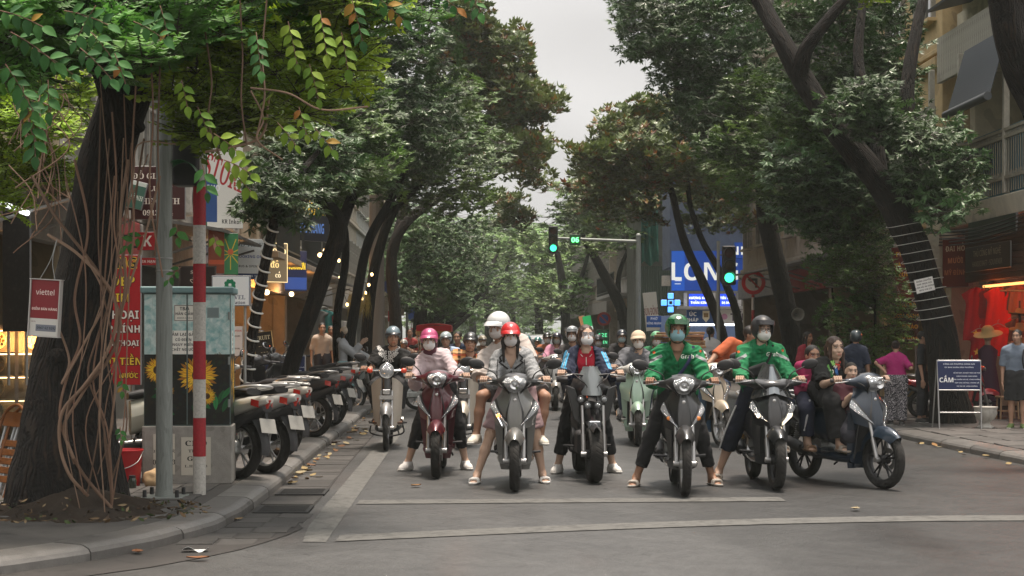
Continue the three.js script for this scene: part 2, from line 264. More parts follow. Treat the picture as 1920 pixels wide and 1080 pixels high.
{ // one sheet of ground to the horizon, the road lies on it
const g = worldUV(T(new THREE.PlaneGeometry(1400, 900), 0, -0.02, -300, -Math.PI / 2), 0.3);
struct('ground', g, std([0.07, 0.067, 0.06], 0.95, { map: asphaltTex }));
const pos = [], uv = [], col = [], idx = []; const xs = [], zs = [];
for (let x = -16; x <= 18.01; x += 0.17) xs.push(x);
for (let d = 4; d < 30; d += 0.17) zs.push(d); for (let d = 30; d < 320; d *= 1.06) zs.push(d);
for (const d of zs) for (const x of xs) {
pos.push(x, 0, -d); uv.push(x / 2.2, d / 2.2);
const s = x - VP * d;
let k = 1 + 0.22 * N3(x * 0.5, 3, d * 0.35) + 0.16 * N3(x * 1.7, 8, d * 0.9) + 0.14 * N3(x * 4, 5, d * 3);
const wear = Math.exp(-(((s - 0.35) / 0.5) ** 2)) + Math.exp(-(((s - 1.9) / 0.45) ** 2)) + 0.8 * Math.exp(-(((s - 3.9) / 0.8) ** 2));
k += wear * (0.10 + 0.26 * N3(x * 3.2, 1, d * 0.25));
const edge = s + 0.55 * N3(x * 0.7, 21, d * 0.45) + 0.25 * N3(x * 2.6, 22, d * 1.7); k *= lerp(1.30, 0.80, sstep(1.55, 2.0, edge)) * (0.9 + 0.1 * sstep(-1.2, -0.9, edge)); const sw = Math.abs(N3(x * 1.3 + 1.5 * N3(x * 0.6, 2, d * 0.4), 31, d * 0.7)); if (sw < 0.07) k *= 0.84 + sw * 2; const rust = N3(x * 1.6, 41, d * 0.35); const oil = N3(x * 0.9 + 4, 12, d * 0.5); if (oil > 0.22) k -= (oil - 0.22) * 1.1;  // lighter middle, darker right: asphalt tones with sky sheen and tree shade painted in
const dust = sstep(-0.9, -1.9, s) + sstep(4.6, 6, s); k += dust * (0.03 + 0.08 * N3(x * 2.5, 7, d * 2.2));
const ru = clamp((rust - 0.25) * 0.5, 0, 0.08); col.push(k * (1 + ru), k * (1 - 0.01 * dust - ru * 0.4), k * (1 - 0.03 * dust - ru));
}
for (let j = 0; j < zs.length - 1; j++) for (let i = 0; i < xs.length - 1; i++) { const a = j * xs.length + i, b = a + xs.length; idx.push(a, a + 1, b, b, a + 1, b + 1); }
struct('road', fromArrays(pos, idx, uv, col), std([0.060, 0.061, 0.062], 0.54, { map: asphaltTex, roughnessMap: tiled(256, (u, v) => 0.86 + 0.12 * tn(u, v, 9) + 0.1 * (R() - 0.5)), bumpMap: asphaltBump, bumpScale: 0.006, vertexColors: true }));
}
const wornPaint = (rx, ry) => { // worn paint: chipped coverage with grain of its own
const t = tiled(512, (u, v) => { const c = tn(u, v, 22) + 0.6 * tn(u, v, 70, 4) + 0.4 * (R() - 0.5); const k = c > -0.16 ? 0.86 + 0.10 * tn(u, v, 12, 6) : 0.50 + 0.1 * R(); return [k, k * 0.995, k * 0.97]; }); return rep(t, rx, ry); };
const linePaint = std([0.122, 0.122, 0.117], 0.7, { map: wornPaint(1, 1), bumpMap: rep(asphaltBump, 2), bumpScale: 0.002 });
function roadStrip(name, pts, y = 0.004) {
const pos = [], uv = [], idx = []; let L = 0;
pts.forEach(([a, b], i) => { if (i) L += Math.hypot(a[0] - pts[i - 1][0][0], a[1] - pts[i - 1][0][1]); pos.push(a[0], y, -a[1], b[0], y, -b[1]); uv.push(0, L * 0.7, 0.7 * Math.hypot(a[0] - b[0], a[1] - b[1]), L * 0.7); if (i) { const k = i * 2; idx.push(k - 2, k - 1, k, k, k - 1, k + 1); } });
const g = fromArrays(pos, idx, uv); if (g.attributes.normal.getY(0) < 0) { g.setIndex([...g.index.array].reverse()); g.computeVertexNormals(); }
return struct(name, g, linePaint);
}
{
const e = []; for (let d = 11.0; d < 26; d += 0.75) e.push([[-1.205 + VP * d + 0.06 * (d < 12 ? (12 - d) : 0), d], [-0.985 + VP * d, d]]); roadStrip('painted_edge_line', e);
const a = []; for (let i = 0; i <= 12; i++) { const x = lerp(-1.31, 2.35, i / 12), d = lerp(13.47, 13.72, i / 12); a.push([[x, d], [x, d + 0.33]]); } roadStrip('painted_stop_line', a, 0.006);
const b = []; for (let i = 0; i <= 24; i++) { const x = lerp(-1.22, 8.5, i / 24), d = 11.02 + 1.25 * Math.sin(Math.PI / 2 * Math.min(1, i / 13)) - 0.5 * Math.max(0, i / 24 - 0.55); b.push([[x, d], [x, d + 0.36]]); } roadStrip('painted_crossing_line', b, 0.006);
const c = []; for (let d = 26; d < 110; d += 6) c.push([[2.15 + VP * d, d], [2.30 + VP * d, d]]); roadStrip('painted_lane_line', c);
}
function pavement(name, edge, outer, d0, d1, step, y = PH) {
const pos = [], uv = [], idx = []; let k = 0;
for (let d = d0; d <= d1 + 1e-6; d += (d < 32 ? step : 3), k += 2) { const a = edge(d), b = outer(d); pos.push(a, y, -d, b, y, -d); uv.push(a / 2, d / 2, b / 2, d / 2); if (k) idx.push(k - 2, k - 1, k, k, k - 1, k + 1); }
const g = fromArrays(pos, idx, uv); if (g.attributes.normal.getY(0) < 0) { g.setIndex([...g.index.array].reverse()); g.computeVertexNormals(); }
return struct(name, g, std([0.085, 0.081, 0.076], 0.9, { map: paveTex, bumpMap: rep(grain, 3), bumpScale: 0.003 }));
}
const paveL = pavement('pavement', (d) => leftKerb(d) - 0.30, () => -22, 7.4, 260, 0.3);
const paveR = pavement('pavement', (d) => rightKerb(d) + 0.30, () => 26, 11, 260, 0.3);
const kerbMats = [0.17, 0.135, 0.20].map((k) => std([k, k * 0.985, k * 0.96], 0.40, { map: paveTex, bumpMap: rep(grain, 4), bumpScale: 0.002 }));
function kerbStones(parent, edge, side, d0, d1, len) {
let d = d0;
while (d < d1) {
const big = d > 34, ln = big ? len * 6 : len * rr(0.9, 1.1), pos = [], idx = [], uv = [], nS = 6;
const prof = [[0, -0.02], [0.004, PH * 0.55], [0.02, PH * 0.80], [0.06, PH * 0.98], [0.085, PH + 0.004], [0.30, PH + 0.008], [0.315, PH + 0.004], [0.315, -0.02]];
let dd = d, n = 0, travelled = 0; const rows = [];
while (travelled < ln - 0.012) { rows.push(dd); const x0 = edge(dd), st = (ln - 0.012) / nS, sl = (edge(dd + 0.05) - x0) / 0.05; dd += st / Math.hypot(1, sl); travelled += st; }
rows.push(dd); const wob = rr(-0.006, 0.006), dy = rr(-0.004, 0.004);
rows.forEach((q, i) => { const x = edge(q), sl = (edge(q + 0.05) - edge(q - 0.05)) / 0.1, nl = Math.hypot(1, sl); prof.forEach(([o, y], j) => { const off = (o + wob) / nl; pos.push(x + side * off, y + (y > 0.02 ? dy : 0), -(q - side * off * sl)); uv.push(i * ln / nS, j * 0.05 + d); }); });
const m = prof.length; for (let i = 0; i < rows.length - 1; i++) for (let j = 0; j < m - 1; j++) { const a = i * m + j, b = a + m; side < 0 ? idx.push(a, b, a + 1, b, b + 1, a + 1) : idx.push(a, a + 1, b, b, a + 1, b + 1); }
for (const [i, f] of [[0, side > 0], [rows.length - 1, side < 0]]) for (let j = 1; j < m - 1; j++) f ? idx.push(i * m, i * m + j + 1, i * m + j) : idx.push(i * m, i * m + j, i * m + j + 1);
let g = fromArrays(pos, idx, uv).toNonIndexed(); g.computeVertexNormals();
part('kerb_stone', g, pick(kerbMats), parent);
d = dd + 0.012;
}
}
kerbStones(paveL, leftKerb, -1, 8.3, 90, 0.95);
kerbStones(paveR, rightKerb, 1, 13.5, 80, 1.0);
const tileMats = [0.10, 0.086, 0.115, 0.074].map((k) => std([k, k * 0.965, k * 0.93], 0.82, { map: paveTex, bumpMap: rep(grain, 3), bumpScale: 0.003 }));
function tile(parent, x, z, w, l, yaw, y0 = PH, name = 'paving_tile', mats = tileMats) {
const g = worldUV(T(new RoundedBoxGeometry(w - 0.012, 0.03, l - 0.012, 1, 0.006), 0, 0, 0), 0.5); const u = g.attributes.uv, a = R(), b = R(); for (let i = 0; i < u.count; i++) u.setXY(i, u.getX(i) + a, u.getY(i) + b);
const m = part(name, g, pick(mats), parent); m.position.set(x, y0 + rr(-0.005, 0.004), z); m.rotation.set(rr(-0.012, 0.012), yaw, rr(-0.012, 0.012)); return m;
}
for (let d = 11.7; d < 27; d += 0.30) for (let i = 0; i < (d < 16.5 ? 8 : 4); i++) { const s = -2.36 - i * 0.30 + (Math.round(d / 0.3) % 2) * 0.0; const x = s + VP * d; if (x > leftKerb(d) - 0.47 || x > leftKerb(d + 0.2) - 0.47) continue; if (R() < 0.04) continue; tile(paveL, x, -d, 0.30, 0.30, STREET_YAW); }
for (let d = 16.5; d < 29; d += 0.40) for (let i = 0; i < 8; i++) { const x = rightKerb(d) + 0.53 + i * 0.40; if (R() < 0.03) continue; tile(paveR, x, -d, 0.40, 0.40, STREET_YAW); }
{ // gutter of dark slabs along the left kerb
const pos = [], idx = []; let k = 0; for (let d = 8.6; d < 60; d += 0.4, k += 2) { const x = leftKerb(d); pos.push(x - 0.05, 0.005, -d, x + (d < 12 ? 0.6 : 0.47), 0.005, -d); if (k) idx.push(k - 2, k - 1, k, k, k - 1, k + 1); }
const g = fromArrays(pos, idx, pos.filter((_, i) => i % 3 !== 1)); if (g.attributes.normal.getY(0) < 0) { g.setIndex([...g.index.array].reverse()); g.computeVertexNormals(); }
const gutter = struct('gutter', g, std([0.045, 0.042, 0.04], 0.95, { map: paveTex }));
const mats = [0.062, 0.050, 0.074].map((q) => std([q, q * 0.965, q * 0.93], 0.85, { map: paveTex, bumpMap: rep(grain, 3), bumpScale: 0.003 }));
for (let d = 11.0; d < 30; d += 0.32) { if (d > 12.7 && d < 13.3 || d > 14.1 && d < 14.8) continue; const n = d < 13 ? 2 : 1; for (let i = 0; i < n; i++) tile(gutter, leftKerb(d) + (n > 1 ? 0.13 + i * 0.27 : 0.235), -d, n > 1 ? 0.26 : 0.45, 0.31, 0.03, -0.004, 'gutter_slab', mats); }
const iron = std([0.03, 0.03, 0.03], 0.7, { metalness: 0.4, bumpMap: rep(grain, 6), bumpScale: 0.002 });
for (const [d, lab] of [[14.45, 'rusty iron drain grate set in the gutter beside the kerb, the farther one'], [13.0, 'iron drain grate in a broken gutter pit beside the kerb, the nearer one']]) {
const o = thing('drain_grate', lab, 'drain grate', [leftKerb(d) + 0.26, 0.008, -d], 0.03);
part('frame', [box(0.44, 0.02, 0.03, 0, 0, 0.25), box(0.44, 0.02, 0.03, 0, 0, -0.25), box(0.03, 0.02, 0.47, -0.205, 0, 0), box(0.03, 0.02, 0.47, 0.205, 0, 0)], iron, o);
for (let i = 0; i < 9; i++) part('bar', box(0.38, 0.016, 0.022, 0, 0, -0.2 + i * 0.05), iron, o);
}
}
{ // dirt round the foot of the big tree, fallen leaves, litter
const pos = [0, 0.09, 0], idx = [], uv = [0, 0]; const n = 40; for (let r = 1; r <= 6; r++) for (let j = 0; j < n; j++) { const a = j / n * Math.PI * 2, q = r / 6 * (0.62 + 0.16 * N3(Math.cos(a) * 2, Math.sin(a) * 2, 4)); pos.push(Math.cos(a) * q * 1.15, 0.22 * (1 - r / 6) ** 1.3 + 0.012 + 0.075 * N3(Math.cos(a) * q * 8, r * 1.3, Math.sin(a) * q * 8) * (r < 6 ? 1 : 0) - (r === 6 ? 0.02 : 0), Math.sin(a) * q); uv.push(Math.cos(a) * q, Math.sin(a) * q); }
for (let j = 0; j < n; j++) idx.push(0, 1 + (j + 1) % n, 1 + j); for (let r = 0; r < 5; r++) for (let j = 0; j < n; j++) { const a = 1 + r * n + j, b = 1 + r * n + (j + 1) % n; idx.push(a, b, a + n, b, b + n, a + n); }
const m = struct('soil_mound', fromArrays(pos, idx, uv), std([0.085, 0.060, 0.040], 1, { map: paveTex, bumpMap: rep(grain, 5), bumpScale: 0.05 })); m.position.set(-3.22, PH, -11.9);
}
const dryLeaf = (L, w) => { const g = shell((u, v) => { const q = Math.sin(Math.PI * Math.pow(u, 0.8)) * w * (v - 0.5); return [q, 0.012 + 0.25 * w * Math.abs(v - 0.5) + 0.15 * L * (u - 0.5) ** 2, (u - 0.5) * L]; }, 6, 2, 0.001); return g; };
const dryMats = [[0.26, 0.13, 0.04], [0.32, 0.22, 0.10], [0.2, 0.08, 0.03], [0.34, 0.28, 0.17]].map((c) => std(c, 0.8, { map: grime }));
{
const spots = [[258, 1040, 'dry tan leaf lying in the road just off the near kerb'], [415, 983, 'orange dead leaf on the road beside the curving kerb'], [445, 978, 'brown curled leaf on the road below the kerb joint'], [275, 1027, 'small dry leaf against the foot of the near kerb'], [371, 1052, 'pale crumpled leaf on the open road near the bottom edge'], [1604, 958, 'single orange leaf on the open asphalt in front of the dark blue scooter'], [780, 914, 'small brown leaf on the asphalt in front of the burgundy scooter'], [440, 886, 'yellowish leaf on the paving by the cabinet plinth'], [348, 925, 'dead leaf on the paving left of the grey pole foot'], [1850, 850, 'dry leaf in the right gutter below the kerb']];
for (const [px, py, lab] of spots) { const d = CY * F / (py - 630), o = solo('fallen_leaf', lab, 'leaf', dryLeaf(rr(0.10, 0.15), rr(0.05, 0.08)), pick(dryMats), 'fallen leaves on the ground', [(px - 960) / F * d, px < 460 && py < 930 ? PH + 0.015 : 0.006, -d]); o.rotation.y = R() * 6; }
const d = CY * F / (1036 - 630), p = solo('paper_scrap', 'white scrap of paper lying on the road near the bottom left', 'litter', shell((u, v) => [(u - 0.5) * 0.17, 0.01 + 0.02 * Math.sin(u * 7) * v + 0.01 * v, (v - 0.5) * 0.08], 8, 4, 0.001), std([0.6, 0.62, 0.62], 0.7), undefined, [(366 - 960) / F * d, 0.004, -d]); p.rotation.y = 0.2;
const dummy = new THREE.Object3D(), N = 120, im = new THREE.InstancedMesh(dryLeaf(0.11, 0.055), std([0.9, 0.9, 0.9], 0.85, { map: grime }), N); im.name = 'leaf_litter'; im.userData = { label: 'dry fallen leaves gathered in the gutter along the kerbs', category: 'leaves', kind: 'stuff' };
for (let i = 0; i < N; i++) { const left = R() < 0.72, q = rr(15, 34), x = left ? leftKerb(q) + 0.06 + 0.3 * R() ** 2.4 : rightKerb(q) - 0.05 - 0.3 * R() ** 2; dummy.position.set(x, 0.012, -q); dummy.rotation.set(rr(-0.3, 0.3), R() * 6.3, rr(-0.3, 0.3)); dummy.scale.setScalar(rr(0.6, 1.3)); dummy.updateMatrix(); im.setMatrixAt(i, dummy.matrix); im.setColorAt(i, new THREE.Color().setRGB(...pick([[0.28, 0.15, 0.05], [0.32, 0.24, 0.11], [0.19, 0.09, 0.04], [0.33, 0.28, 0.17]]))); }
scene.add(im);
const dm = new THREE.InstancedMesh(dryLeaf(0.06, 0.02), std([0.9, 0.9, 0.9], 0.9, { map: grime }), 420); dm.name = 'ground_debris'; dm.userData = { label: 'twigs, chips and moss scattered over the soil at the foot of the big tree', category: 'debris', kind: 'stuff' };
for (let i = 0; i < 420; i++) { const a = R() * 6.283, q = 0.2 + 0.66 * Math.sqrt(R()); dummy.position.set(-3.22 + Math.cos(a) * q * 1.15, PH + 0.02 + 0.22 * Math.max(0, 1 - q / 0.64) ** 1.3, -11.9 + Math.sin(a) * q); dummy.rotation.set(rr(-0.8, 0.8), R() * 6.3, rr(-0.8, 0.8)); dummy.scale.setScalar(rr(0.4, 1.3)); dummy.updateMatrix(); dm.setMatrixAt(i, dummy.matrix); dm.setColorAt(i, new THREE.Color().setRGB(...pick([[0.16, 0.10, 0.05], [0.08, 0.05, 0.03], [0.25, 0.18, 0.10], [0.05, 0.08, 0.02], [0.04, 0.03, 0.02]]))); }
scene.add(dm);
}
// ---------- trees ----------
function leafGeo(L, w, fold = 0.15, droop = 0.15) { // a folded, drooping blade along +y
return [[0, 0, 0], [-w / 2, 0.42 * L, fold * w], [0, 0.48 * L, 0], [w / 2, 0.42 * L, fold * w], [0, L, -droop * L]];
}
const LF = [[0, 2, 1], [0, 3, 2], [1, 2, 4], [2, 3, 4]];
function branchlet(kind, seed) {
seedState = seed; const pos = [], col = [], nrm = [], m = new THREE.Matrix4(), q = new THREE.Quaternion(), v = V();
const addLeaf = (p, dir, roll, L, w, c) => {
const y = dir.clone().normalize(), x = V(0, 1, 0).cross(y); if (x.lengthSq() < 1e-4) x.set(1, 0, 0); x.normalize().applyAxisAngle(y, roll); const z = x.clone().cross(y);
m.makeBasis(x, y, z).setPosition(p); const P = leafGeo(L, w, 0.2, 0.18).map((a) => V(...a).applyMatrix4(m));
for (const f of LF) for (const k of f) { pos.push(P[k].x, P[k].y, P[k].z); col.push(...c); }
};
const tone = kind.tone, twigs = kind.twigs;
for (let t = 0; t < twigs; t++) {
const a = t / twigs * 6.28 + rr(-0.5, 0.5), e = rr(-0.35, 0.7), r = kind.reach * rr(0.55, 1), tip = V(Math.cos(a) * Math.cos(e) * r, Math.sin(e) * r * 0.8, Math.sin(a) * Math.cos(e) * r);
{ const b = rod(V(0, 0, 0), tip, 0.006, 0.003, 3).toNonIndexed(), bp = b.attributes.position; for (let i = 0; i < bp.count; i++) { pos.push(bp.getX(i), bp.getY(i), bp.getZ(i)); col.push(0.05, 0.04, 0.03); } }
const n = kind.leaves, sh = rr(0.8, 1.2), odd = R() < kind.odd;
for (let i = 0; i < n; i++) {
const la = i / n * 6.28 + rr(-0.4, 0.4), k = rr(0.75, 1.2) * sh, c = odd && R() < 0.6 ? pick([[0.30, 0.11, 0.025], [0.24, 0.15, 0.03], [0.16, 0.06, 0.02]]) : tone.map((x) => x * k);
if (kind.pinnate) { const f = i / n, p = V().lerpVectors(V(0, 0, 0), tip, 0.25 + 0.75 * f), sd = i % 2 ? 1 : -1, dir = tip.clone().normalize().multiplyScalar(0.45).add(V(-Math.sin(a) * sd, -0.35, Math.cos(a) * sd)); addLeaf(p, dir, rr(-0.4, 0.4), kind.L * rr(0.8, 1.15), kind.w * rr(0.85, 1.15), c); }
else { const out = V(Math.cos(la), kind.up + rr(-0.3, 0.3), Math.sin(la)).addScaledVector(tip.clone().normalize(), 0.55); addLeaf(tip.clone().addScaledVector(out, 0.01), out, rr(-0.5, 0.5), kind.L * rr(0.75, 1.2), kind.w * rr(0.85, 1.15), c); }
}
}
const g = fromArrays(pos, null, null, col); return g;
}
const LK = {
dark: { tone: [0.066, 0.132, 0.042], twigs: 9, reach: 0.36, leaves: 10, L: 0.13, w: 0.042, up: -0.8, odd: 0.02 },
mid: { tone: [0.105, 0.19, 0.040], twigs: 9, reach: 0.36, leaves: 10, L: 0.125, w: 0.045, up: -0.5, odd: 0.03 },
broad: { tone: [0.120, 0.165, 0.050], twigs: 8, reach: 0.42, leaves: 8, L: 0.19, w: 0.095, up: 0.15, odd: 0.26 },
bright: { tone: [0.27, 0.40, 0.030], twigs: 7, reach: 0.40, leaves: 11, L: 0.085, w: 0.046, pinnate: true, odd: 0.05 },
vine: { tone: [0.085, 0.215, 0.036], twigs: 6, reach: 0.32, leaves: 11, L: 0.095, w: 0.050, pinnate: true, odd: 0.05 },
small: { tone: [0.11, 0.22, 0.045], twigs: 10, reach: 0.30, leaves: 9, L: 0.075, w: 0.034, up: -0.1, odd: 0.02 },
};
const sprays = {}; let bs = 900; for (const k in LK) sprays[k] = branchlet(LK[k], bs += 7);
const leafMat = phy([1, 1, 1], 0.72, { vertexColors: true, transmission: 0.38, thickness: 0, specularIntensity: 0.6, clearcoat: 0.6, clearcoatRoughness: 0.3, side: THREE.DoubleSide });
const leafLime = phy([1, 1, 1], 0.8, { vertexColors: true, transmission: 0.5, thickness: 0, specularIntensity: 0.5, side: THREE.DoubleSide });
const leafFar = phy([1, 1, 1], 0.7, { vertexColors: true, specularIntensity: 0.5, clearcoat: 0.5, clearcoatRoughness: 0.35, side: THREE.DoubleSide });
const inside = (poly, x, y) => { let c = false; for (let i = 0, j = poly.length - 1; i < poly.length; j = i++) { const [a, b] = poly[i], [p, q] = poly[j]; if (b > y !== q > y && x < (p - a) * (y - b) / (q - b) + a) c = !c; } return c; };
function fill(poly, d0, d1, n, rpx) {
const xs = poly.map((p) => p[0]), ys = poly.map((p) => p[1]), out = []; let tries = 0;
while (out.length < n && tries++ < n * 60) { const x = rr(Math.min(...xs), Math.max(...xs)), y = rr(Math.min(...ys), Math.max(...ys)); if (!inside(poly, x, y)) continue; if (out.some((o) => Math.hypot(o[0] - x, o[1] - y) < rpx * 0.55 && R() < 0.8)) continue; out.push([x, y, rr(d0, d1), rpx * rr(0.65, 1.25)]); }
return out;
}
const dummy = new THREE.Object3D();
function crown(parent, kind, clumps, { per = 60, size = 1, mat = leafMat, dark = 0.42 } = {}) {
const mats = [], cols = [];
for (const [px, py, d, rp] of clumps) {
const c = at(px, py, d), r = rp * d / F, n = Math.max(5, Math.round(0.5 * per * r * r / (size * size)));
const tint = rr(1 - dark, 1 + dark), warm = rr(-0.08, 0.08);
for (let i = 0; i < n; i++) {
const a = R() * 6.283, e = Math.asin(rr(-0.75, 1)), q = r * Math.pow(R(), 0.45);
dummy.position.set(c.x + Math.cos(a) * Math.cos(e) * q, c.y + Math.sin(e) * q * 0.8, c.z + Math.sin(a) * Math.cos(e) * q);
dummy.rotation.set(rr(-0.5, 0.5), R() * 6.283, rr(-0.5, 0.5)); dummy.scale.setScalar(size * rr(0.75, 1.2)); dummy.updateMatrix(); mats.push(dummy.matrix.clone());
const k = tint * rr(0.8, 1.2); cols.push(new THREE.Color().setRGB(k * (1 + warm), k, k * (1 - warm)));
}
}
const im = new THREE.InstancedMesh(sprays[kind], mat, mats.length); im.name = 'crown'; im.userData.kind = 'stuff';
mats.forEach((m, i) => { im.setMatrixAt(i, m); im.setColorAt(i, cols[i]); });
parent.add(im); return im;
}
function tree(name, label, limbs, group) {
const o = thing(name, label, 'tree', [0, 0, 0], 0, group);
limbs.forEach(([pts, radii, named], i) => part(i ? (named || 'limb') : 'trunk', taper(pts.map((p) => (p.length === 3 ? at(...p) : V(p[0], p[1], p[2]))), radii, i ? 22 : 40, i ? 9 : 18, i ? 0.10 : 0.16), M.bark, o));
return o;
}
const ST = 'street trees standing along the pavements';
// big old tree at the near left with climbing vines
const bigTree = tree('vine_tree', 'thick old black-barked tree at the near left, hung with brown vines', [
[[[126, 1000, 12.2], [125, 900, 12.2], [131, 700, 12.25], [162, 500, 12.3], [194, 330, 12.35], [242, 160, 12.4], [310, 10, 12.5], [350, -160, 12.7]], [0.50, 0.355, 0.275, 0.205, 0.205, 0.205, 0.18, 0.15]],
[[[240, 250, 12.35], [170, 60, 12.0], [60, -80, 11.6]], [0.15, 0.11, 0.07]],
[[[300, 60, 12.4], [420, -40, 12.8], [560, -120, 13.4]], [0.13, 0.09, 0.06]],
], ST);
{ // buttress roots, knot
const o = bigTree, g = [];
for (const [x, d, a] of [[40, 12.25, -0.5], [100, 11.85, 0.1], [190, 11.9, 0.6], [235, 12.2, 0.9]]) g.push(taper([at(150, 800, 12.15), at((150 + x) / 2, 920, (12.15 + d) / 2), at(x, 985, d)], [0.22, 0.16, 0.05], 14, 9, 0.2));
part('root', g, M.bark, o); part('knot', T(new THREE.IcosahedronGeometry(0.10, 3), ...at(112, 672, 12.05).toArray(), 0, 0, 0, [1.1, 1, 0.9]), M.bark, o);
}
const vineMat = [[0.30, 0.18, 0.125], [0.21, 0.13, 0.09], [0.36, 0.24, 0.17]].map((c) => std(c, 0.85, { map: grime, bumpMap: rep(grain, 4), bumpScale: 0.004 }));
{
const vine = (pts, r) => part('vine', tube(pts.map(([x, y, d]) => at(x, y, d)), r, Math.max(16, pts.length * 7), 6), pick(vineMat), bigTree);
const lines = [
[[60, 330, 11.9], [100, 400, 11.75], [190, 520, 11.6], [225, 600, 11.55], [200, 680, 11.5], [130, 760, 11.5], [125, 820, 11.5], [150, 880, 11.55], [215, 960, 11.6]],
[[90, 440, 11.8], [150, 480, 11.6], [215, 560, 11.5], [210, 640, 11.5], [160, 720, 11.45], [118, 770, 11.45], [112, 830, 11.5], [130, 890, 11.5], [165, 930, 11.6]],
[[240, 300, 11.9], [225, 420, 11.75], [235, 540, 11.7], [205, 650, 11.6], [150, 745, 11.5], [120, 800, 11.5], [138, 860, 11.5]],
[[270, 260, 11.9], [245, 420, 11.75], [215, 540, 11.6], [180, 640, 11.5], [165, 700, 11.5], [190, 780, 11.5], [205, 880, 11.6], [210, 970, 11.7]],
[[140, 300, 11.9], [165, 430, 11.75], [140, 560, 11.65], [150, 640, 11.6], [128, 700, 11.55], [112, 780, 11.5], [140, 870, 11.55]],
[[215, 330, 11.8], [200, 480, 11.65], [190, 600, 11.6], [175, 720, 11.5], [200, 800, 11.5], [212, 930, 11.6]],
[[300, 330, 11.7], [270, 450, 11.6], [225, 600, 11.6], [215, 740, 11.6], [205, 840, 11.6], [210, 940, 11.7]],
[[100, 590, 11.7], [130, 680, 11.6], [115, 720, 11.5], [160, 640, 11.5], [195, 560, 11.5], [160, 480, 11.6]],
[[330, 270, 11.6], [260, 270, 11.6], [250, 330, 11.6], [225, 470, 11.6], [205, 560, 11.55], [190, 660, 11.5], [185, 800, 11.5]],
[[200, 60, 11.8], [228, 200, 11.8], [235, 400, 11.7], [232, 560, 11.6], [180, 660, 11.5], [160, 800, 11.5]],
[[430, 310, 11.9], [385, 290, 11.8], [340, 262, 11.7], [298, 275, 11.65], [270, 340, 11.6], [255, 470, 11.6]],
[[150, 640, 11.5], [185, 700, 11.45], [150, 800, 11.45], [120, 860, 11.5], [150, 900, 11.55]],
[[205, 520, 11.5], [170, 590, 11.45], [190, 720, 11.45], [150, 860, 11.5], [165, 900, 11.6]],
[[60, 470, 11.7], [110, 520, 11.6], [180, 570, 11.5], [215, 520, 11.5], [235, 460, 11.55]],
[[70, 380, 11.7], [60, 430, 11.7], [100, 480, 11.6], [150, 470, 11.6], [240, 500, 11.55]],
[[190, 760, 11.45], [212, 820, 11.45], [150, 780, 11.45], [205, 860, 11.5], [208, 920, 11.6]],
];
lines.splice(9, 9); lines.forEach((l, i) => vine(l, i < 5 ? 0.0075 + 0.005 * R() : 0.005 + 0.004 * R()));
for (let i = 0; i < 9; i++) { const x = rr(130, 260), x2 = x + rr(-60, 40), d = rr(11.35, 11.6); vine([[x + rr(-30, 60), rr(120, 360), d + 0.3], [lerp(x, x2, 0.3) + rr(-25, 25), 500, d], [lerp(x, x2, 0.6) + rr(-25, 25), 640, d - 0.05], [x2 + rr(-30, 30), 790, d - 0.05], [clamp(x2, 135, 210), rr(880, 975), d + 0.1]], rr(0.003, 0.006)); }
for (const [x, y0, y1, dx] of [[275, 0, 520, 30], [450, 0, 270, 12], [500, 0, 260, -20], [255, 150, 560, -20], [385, 60, 300, 30], [470, 170, 300, 60], [210, 210, 520, 20], [300, 120, 480, -10]]) vine([[x, y0, 11.4], [x + dx * 0.4, lerp(y0, y1, 0.4), 11.4], [x + dx * 0.2, lerp(y0, y1, 0.7), 11.35], [x + dx, y1, 11.4]], 0.007);
vine([[470, 165, 11.3], [540, 175, 11.3], [600, 205, 11.4], [690, 200, 11.6]], 0.008); vine([[385, 285, 11.5], [440, 275, 11.5], [490, 255, 11.5], [505, 180, 11.5]], 0.010);
for (let i = 0; i < 30; i++) { const x = rr(10, 170), y = rr(150, 420); vine([[x, y - rr(40, 120), 12.6], [x + rr(-50, 50), y, 12.6], [x + rr(-60, 60), y + rr(30, 110), 12.5]], rr(0.003, 0.006)); }
}
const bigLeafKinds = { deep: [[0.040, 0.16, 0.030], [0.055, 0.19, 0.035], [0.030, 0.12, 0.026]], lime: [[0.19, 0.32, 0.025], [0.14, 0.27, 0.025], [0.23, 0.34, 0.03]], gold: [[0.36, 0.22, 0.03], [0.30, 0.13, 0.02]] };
const singleLeaf = (() => { // one large oval leaf with a crease and a drooping tip
const g = shell((u, v) => { const w = Math.sin(Math.PI * Math.pow(clamp(u, 0.002, 0.998), 0.85)) * 0.5; const q = (v - 0.5) * 2; return [q * w * 0.56, u, 0.10 * Math.abs(q) * w - 0.22 * u * u + 0.015 * Math.sin(u * 16) * Math.abs(q)]; }, 7, 4, 0.006); return g;
})();
const singleMats = {}; for (const k in bigLeafKinds) singleMats[k] = bigLeafKinds[k].map((c) => phy(c, 0.7, { transmission: 0.35, thickness: 0, specularIntensity: 0.5, side: THREE.DoubleSide }));
let singles = 0;
